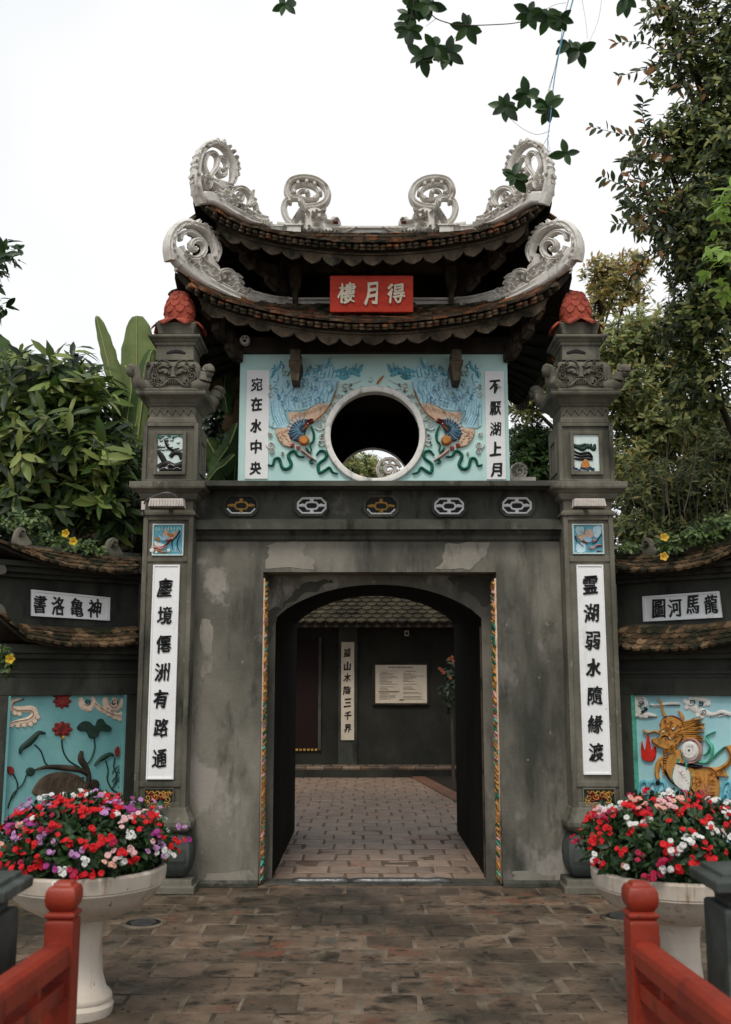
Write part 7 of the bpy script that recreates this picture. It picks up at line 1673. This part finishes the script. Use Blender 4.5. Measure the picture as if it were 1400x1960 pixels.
def vine(lab, ells, fl, base):
    t = thing('trumpet_vine', base, lab, 'creeper', 'flowering creepers over the side walls')
    C, D = blobs(ells, .5); pos, ax, nor, l, w_ = rosettes(C, D, 4, .055, .03, 1.1, .2); leaves_mesh('foliage', pos, ax, nor, l, w_, M_vine, t, kind='stuff')
    mb = MB(M_twig)
    for e in ells: limb(mb, [P(e[0] - e[2], e[1] + 6, e[4]), P(e[0], e[1] - 4, e[4]), P(e[0] + e[2], e[1] + 4, e[4])], .006, .003, 4)
    mb.build('stem', t)
    for x, y, Y in fl:
        p = P(x, y, Y); o = bpy.data.objects.new('flower', TFM); link(o, t); R_ = Vector((random.gauss(0, .3), -1, random.gauss(-.1, .2))).to_track_quat('Z', 'Y').to_matrix().to_4x4(); o.matrix_local = Matrix.Translation(p - wloc(t)) @ R_ @ Matrix.Scale(.85, 4)
vine('creeper with two yellow trumpet flowers along the left side wall ridge', [(95, 1035, 40, 16, 8.25, .1, 60), (150, 1048, 45, 12, 8.3, .1, 60), (40, 1000, 60, 20, 8.2, .1, 90), (190, 1058, 20, 8, 8.45, .1, 20)], [(128, 1022, 8.15), (140, 1036, 8.12)], P(100, 1050, 8.3))
vine('creeper with yellow trumpet flowers spilling over the right side wall ridge', [(1290, 1040, 40, 16, 8.2, .1, 70), (1340, 1025, 50, 20, 8.1, .1, 110), (1200, 1050, 26, 10, 8.5, .1, 30), (1385, 1010, 36, 26, 8.0, .1, 80), (1270, 1055, 16, 8, 8.2, .1, 20)], [(1270, 1066, 8.0), (1271, 1030, 8.1)], P(1300, 1040, 8.2))
vine('sprig with one small yellow flower hanging at the far left edge of the wall', [(5, 1255, 18, 22, 7.6, .05, 20), (18, 1275, 10, 20, 7.6, .05, 10)], [(20, 1261, 7.5)], P(5, 1250, 7.6))
# orange flower shrub inside the court
oc = thing('orange_flower_shrub', (1.35, 16.5, 0), 'dark shrub with small orange flowers half hidden by the right jamb of the arch', 'shrub')
C, D = blobs([(866, 1310, 22, 50, 16.5, .2, 60)], .5); pos, ax, nor, l, w_ = rosettes(C, D, 5, .1, .045, 1, .2); leaves_mesh('foliage', pos, ax, nor, l, w_, M_darkl, oc, kind='stuff')
mb = MB(M_bark); limb(mb, [Vector((1.4, 16.5, 0)), P(865, 1360, 16.5), P(860, 1300, 16.5)], .03, .01); mb.build('trunk', oc)
OFM = FM['red'].copy(); OFM.materials[0] = fm('petal_orange', (.28, .06, .02))
for x, y in ((846, 1284), (842, 1280), (850, 1288), (860, 1262), (866, 1258), (863, 1298), (868, 1266)):
    p = P(x, y, 16.2); o = bpy.data.objects.new('flower', OFM); link(o, oc); o.matrix_local = Matrix.Translation(p - wloc(oc)) @ Matrix.Rotation(math.radians(80), 4, 'X') @ Matrix.Scale(1.3, 4)
# things seen beyond the moon window and behind the storey
tree('round_window_tree', 'light green tree seen through the round moon window', 'tree', (-.4, 22, 0), [(690, 905, 50, 36, 21, .8, 420), (660, 895, 30, 24, 21, .8, 150)], M_olive, 7, .16, .05, [], .1, simple=True)
def bg_scroll(px, py, Y, R, lab):
    t = thing('roof_finial', P(px, py, Y), lab, 'roof finial', 'white scroll finials on roofs beyond')
    mb = MB(M_orn); r = Relief(mb, P(px, py, Y), (0, -1, 0), th=.06); r.stroke(spiral(px, py, R * .12, R * .62, 1.3), R * .3, .02, 1); r.stroke(spiral(px, py, R * .9, R * .95, .96), R * .26, .02, 1)
    for i in range(8): a = i * .785; r.stroke([(px + R * .6 * math.cos(a), py + R * .6 * math.sin(a)), (px + R * .95 * math.cos(a + .3), py + R * .95 * math.sin(a + .3))], R * .2, .02, 1)
    mb.build('scroll', t, smooth=True, auto=.8)
    mb = MB(M_orn); p = P(px, py + R, Y); mb.box(p.x - .2, p.x + .2, Y - .1, Y + .1, p.z - 1.2, p.z + .02); mb.build('base', t)
bg_scroll(993, 903, 12.4, 16, 'small white scroll finial peeking out right of the moon window wall'); bg_scroll(745, 900, 15, 24, 'white scroll finial seen through the moon window')
# tiled shed roof glimpsed behind the left creeper
sh = thing('tiled_shed', (-3.1, 11.4, 0), 'brown tiled shed roof glimpsed through foliage above the left side wall', 'shed')
mb = MB(M_wood); a, b = P(60, 1075, 11.2), P(262, 985, 11.2); mb.box(a.x, b.x, 11.3, 12.4, 0, a.z + .1); mb.build('wall', sh)
o0 = Vector((a.x, 11.0, a.z)); sl_ = Vector((0, .6, .8)).normalized(); mb = MB(M_tile); mb.quad(o0, Vector((b.x, 11, a.z)), Vector((b.x, 11, a.z)) + sl_ * .9, o0 + sl_ * .9); rf_ = mb.build('roof', sh)
for j in range(8):
    for i in range(int((b.x - a.x) / .12)):
        p = o0 + Vector((.06 + .12 * (i + .5 * (j % 2)), 0, 0)) + sl_ * (.05 + j * .1); n_ = Vector((0, -.8, .6)); p = p + n_ * .015
        o = bpy.data.objects.new('roof_tile', TW); link(o, rf_); o.matrix_local = Matrix.Translation(-wloc(sh)) @ Matrix(((1, 0, 0, p.x), (0, sl_.y, n_.y, p.y), (0, sl_.z, n_.z, p.z), (0, 0, 0, 1))) @ Matrix.Rotation(-.2, 4, 'X')
# distant tree belt so that the horizon beyond the walls is never bare
tree('far_treeline', 'far mass of green trees beyond the temple walls', 'trees', (0, 45, 0), [(x, 1170, 330, 110, 45, 3, 700) for x in range(-1200, 2900, 400)], M_darkl, 6, .5, .24, [], .3, simple=True)['kind'] = 'stuff'
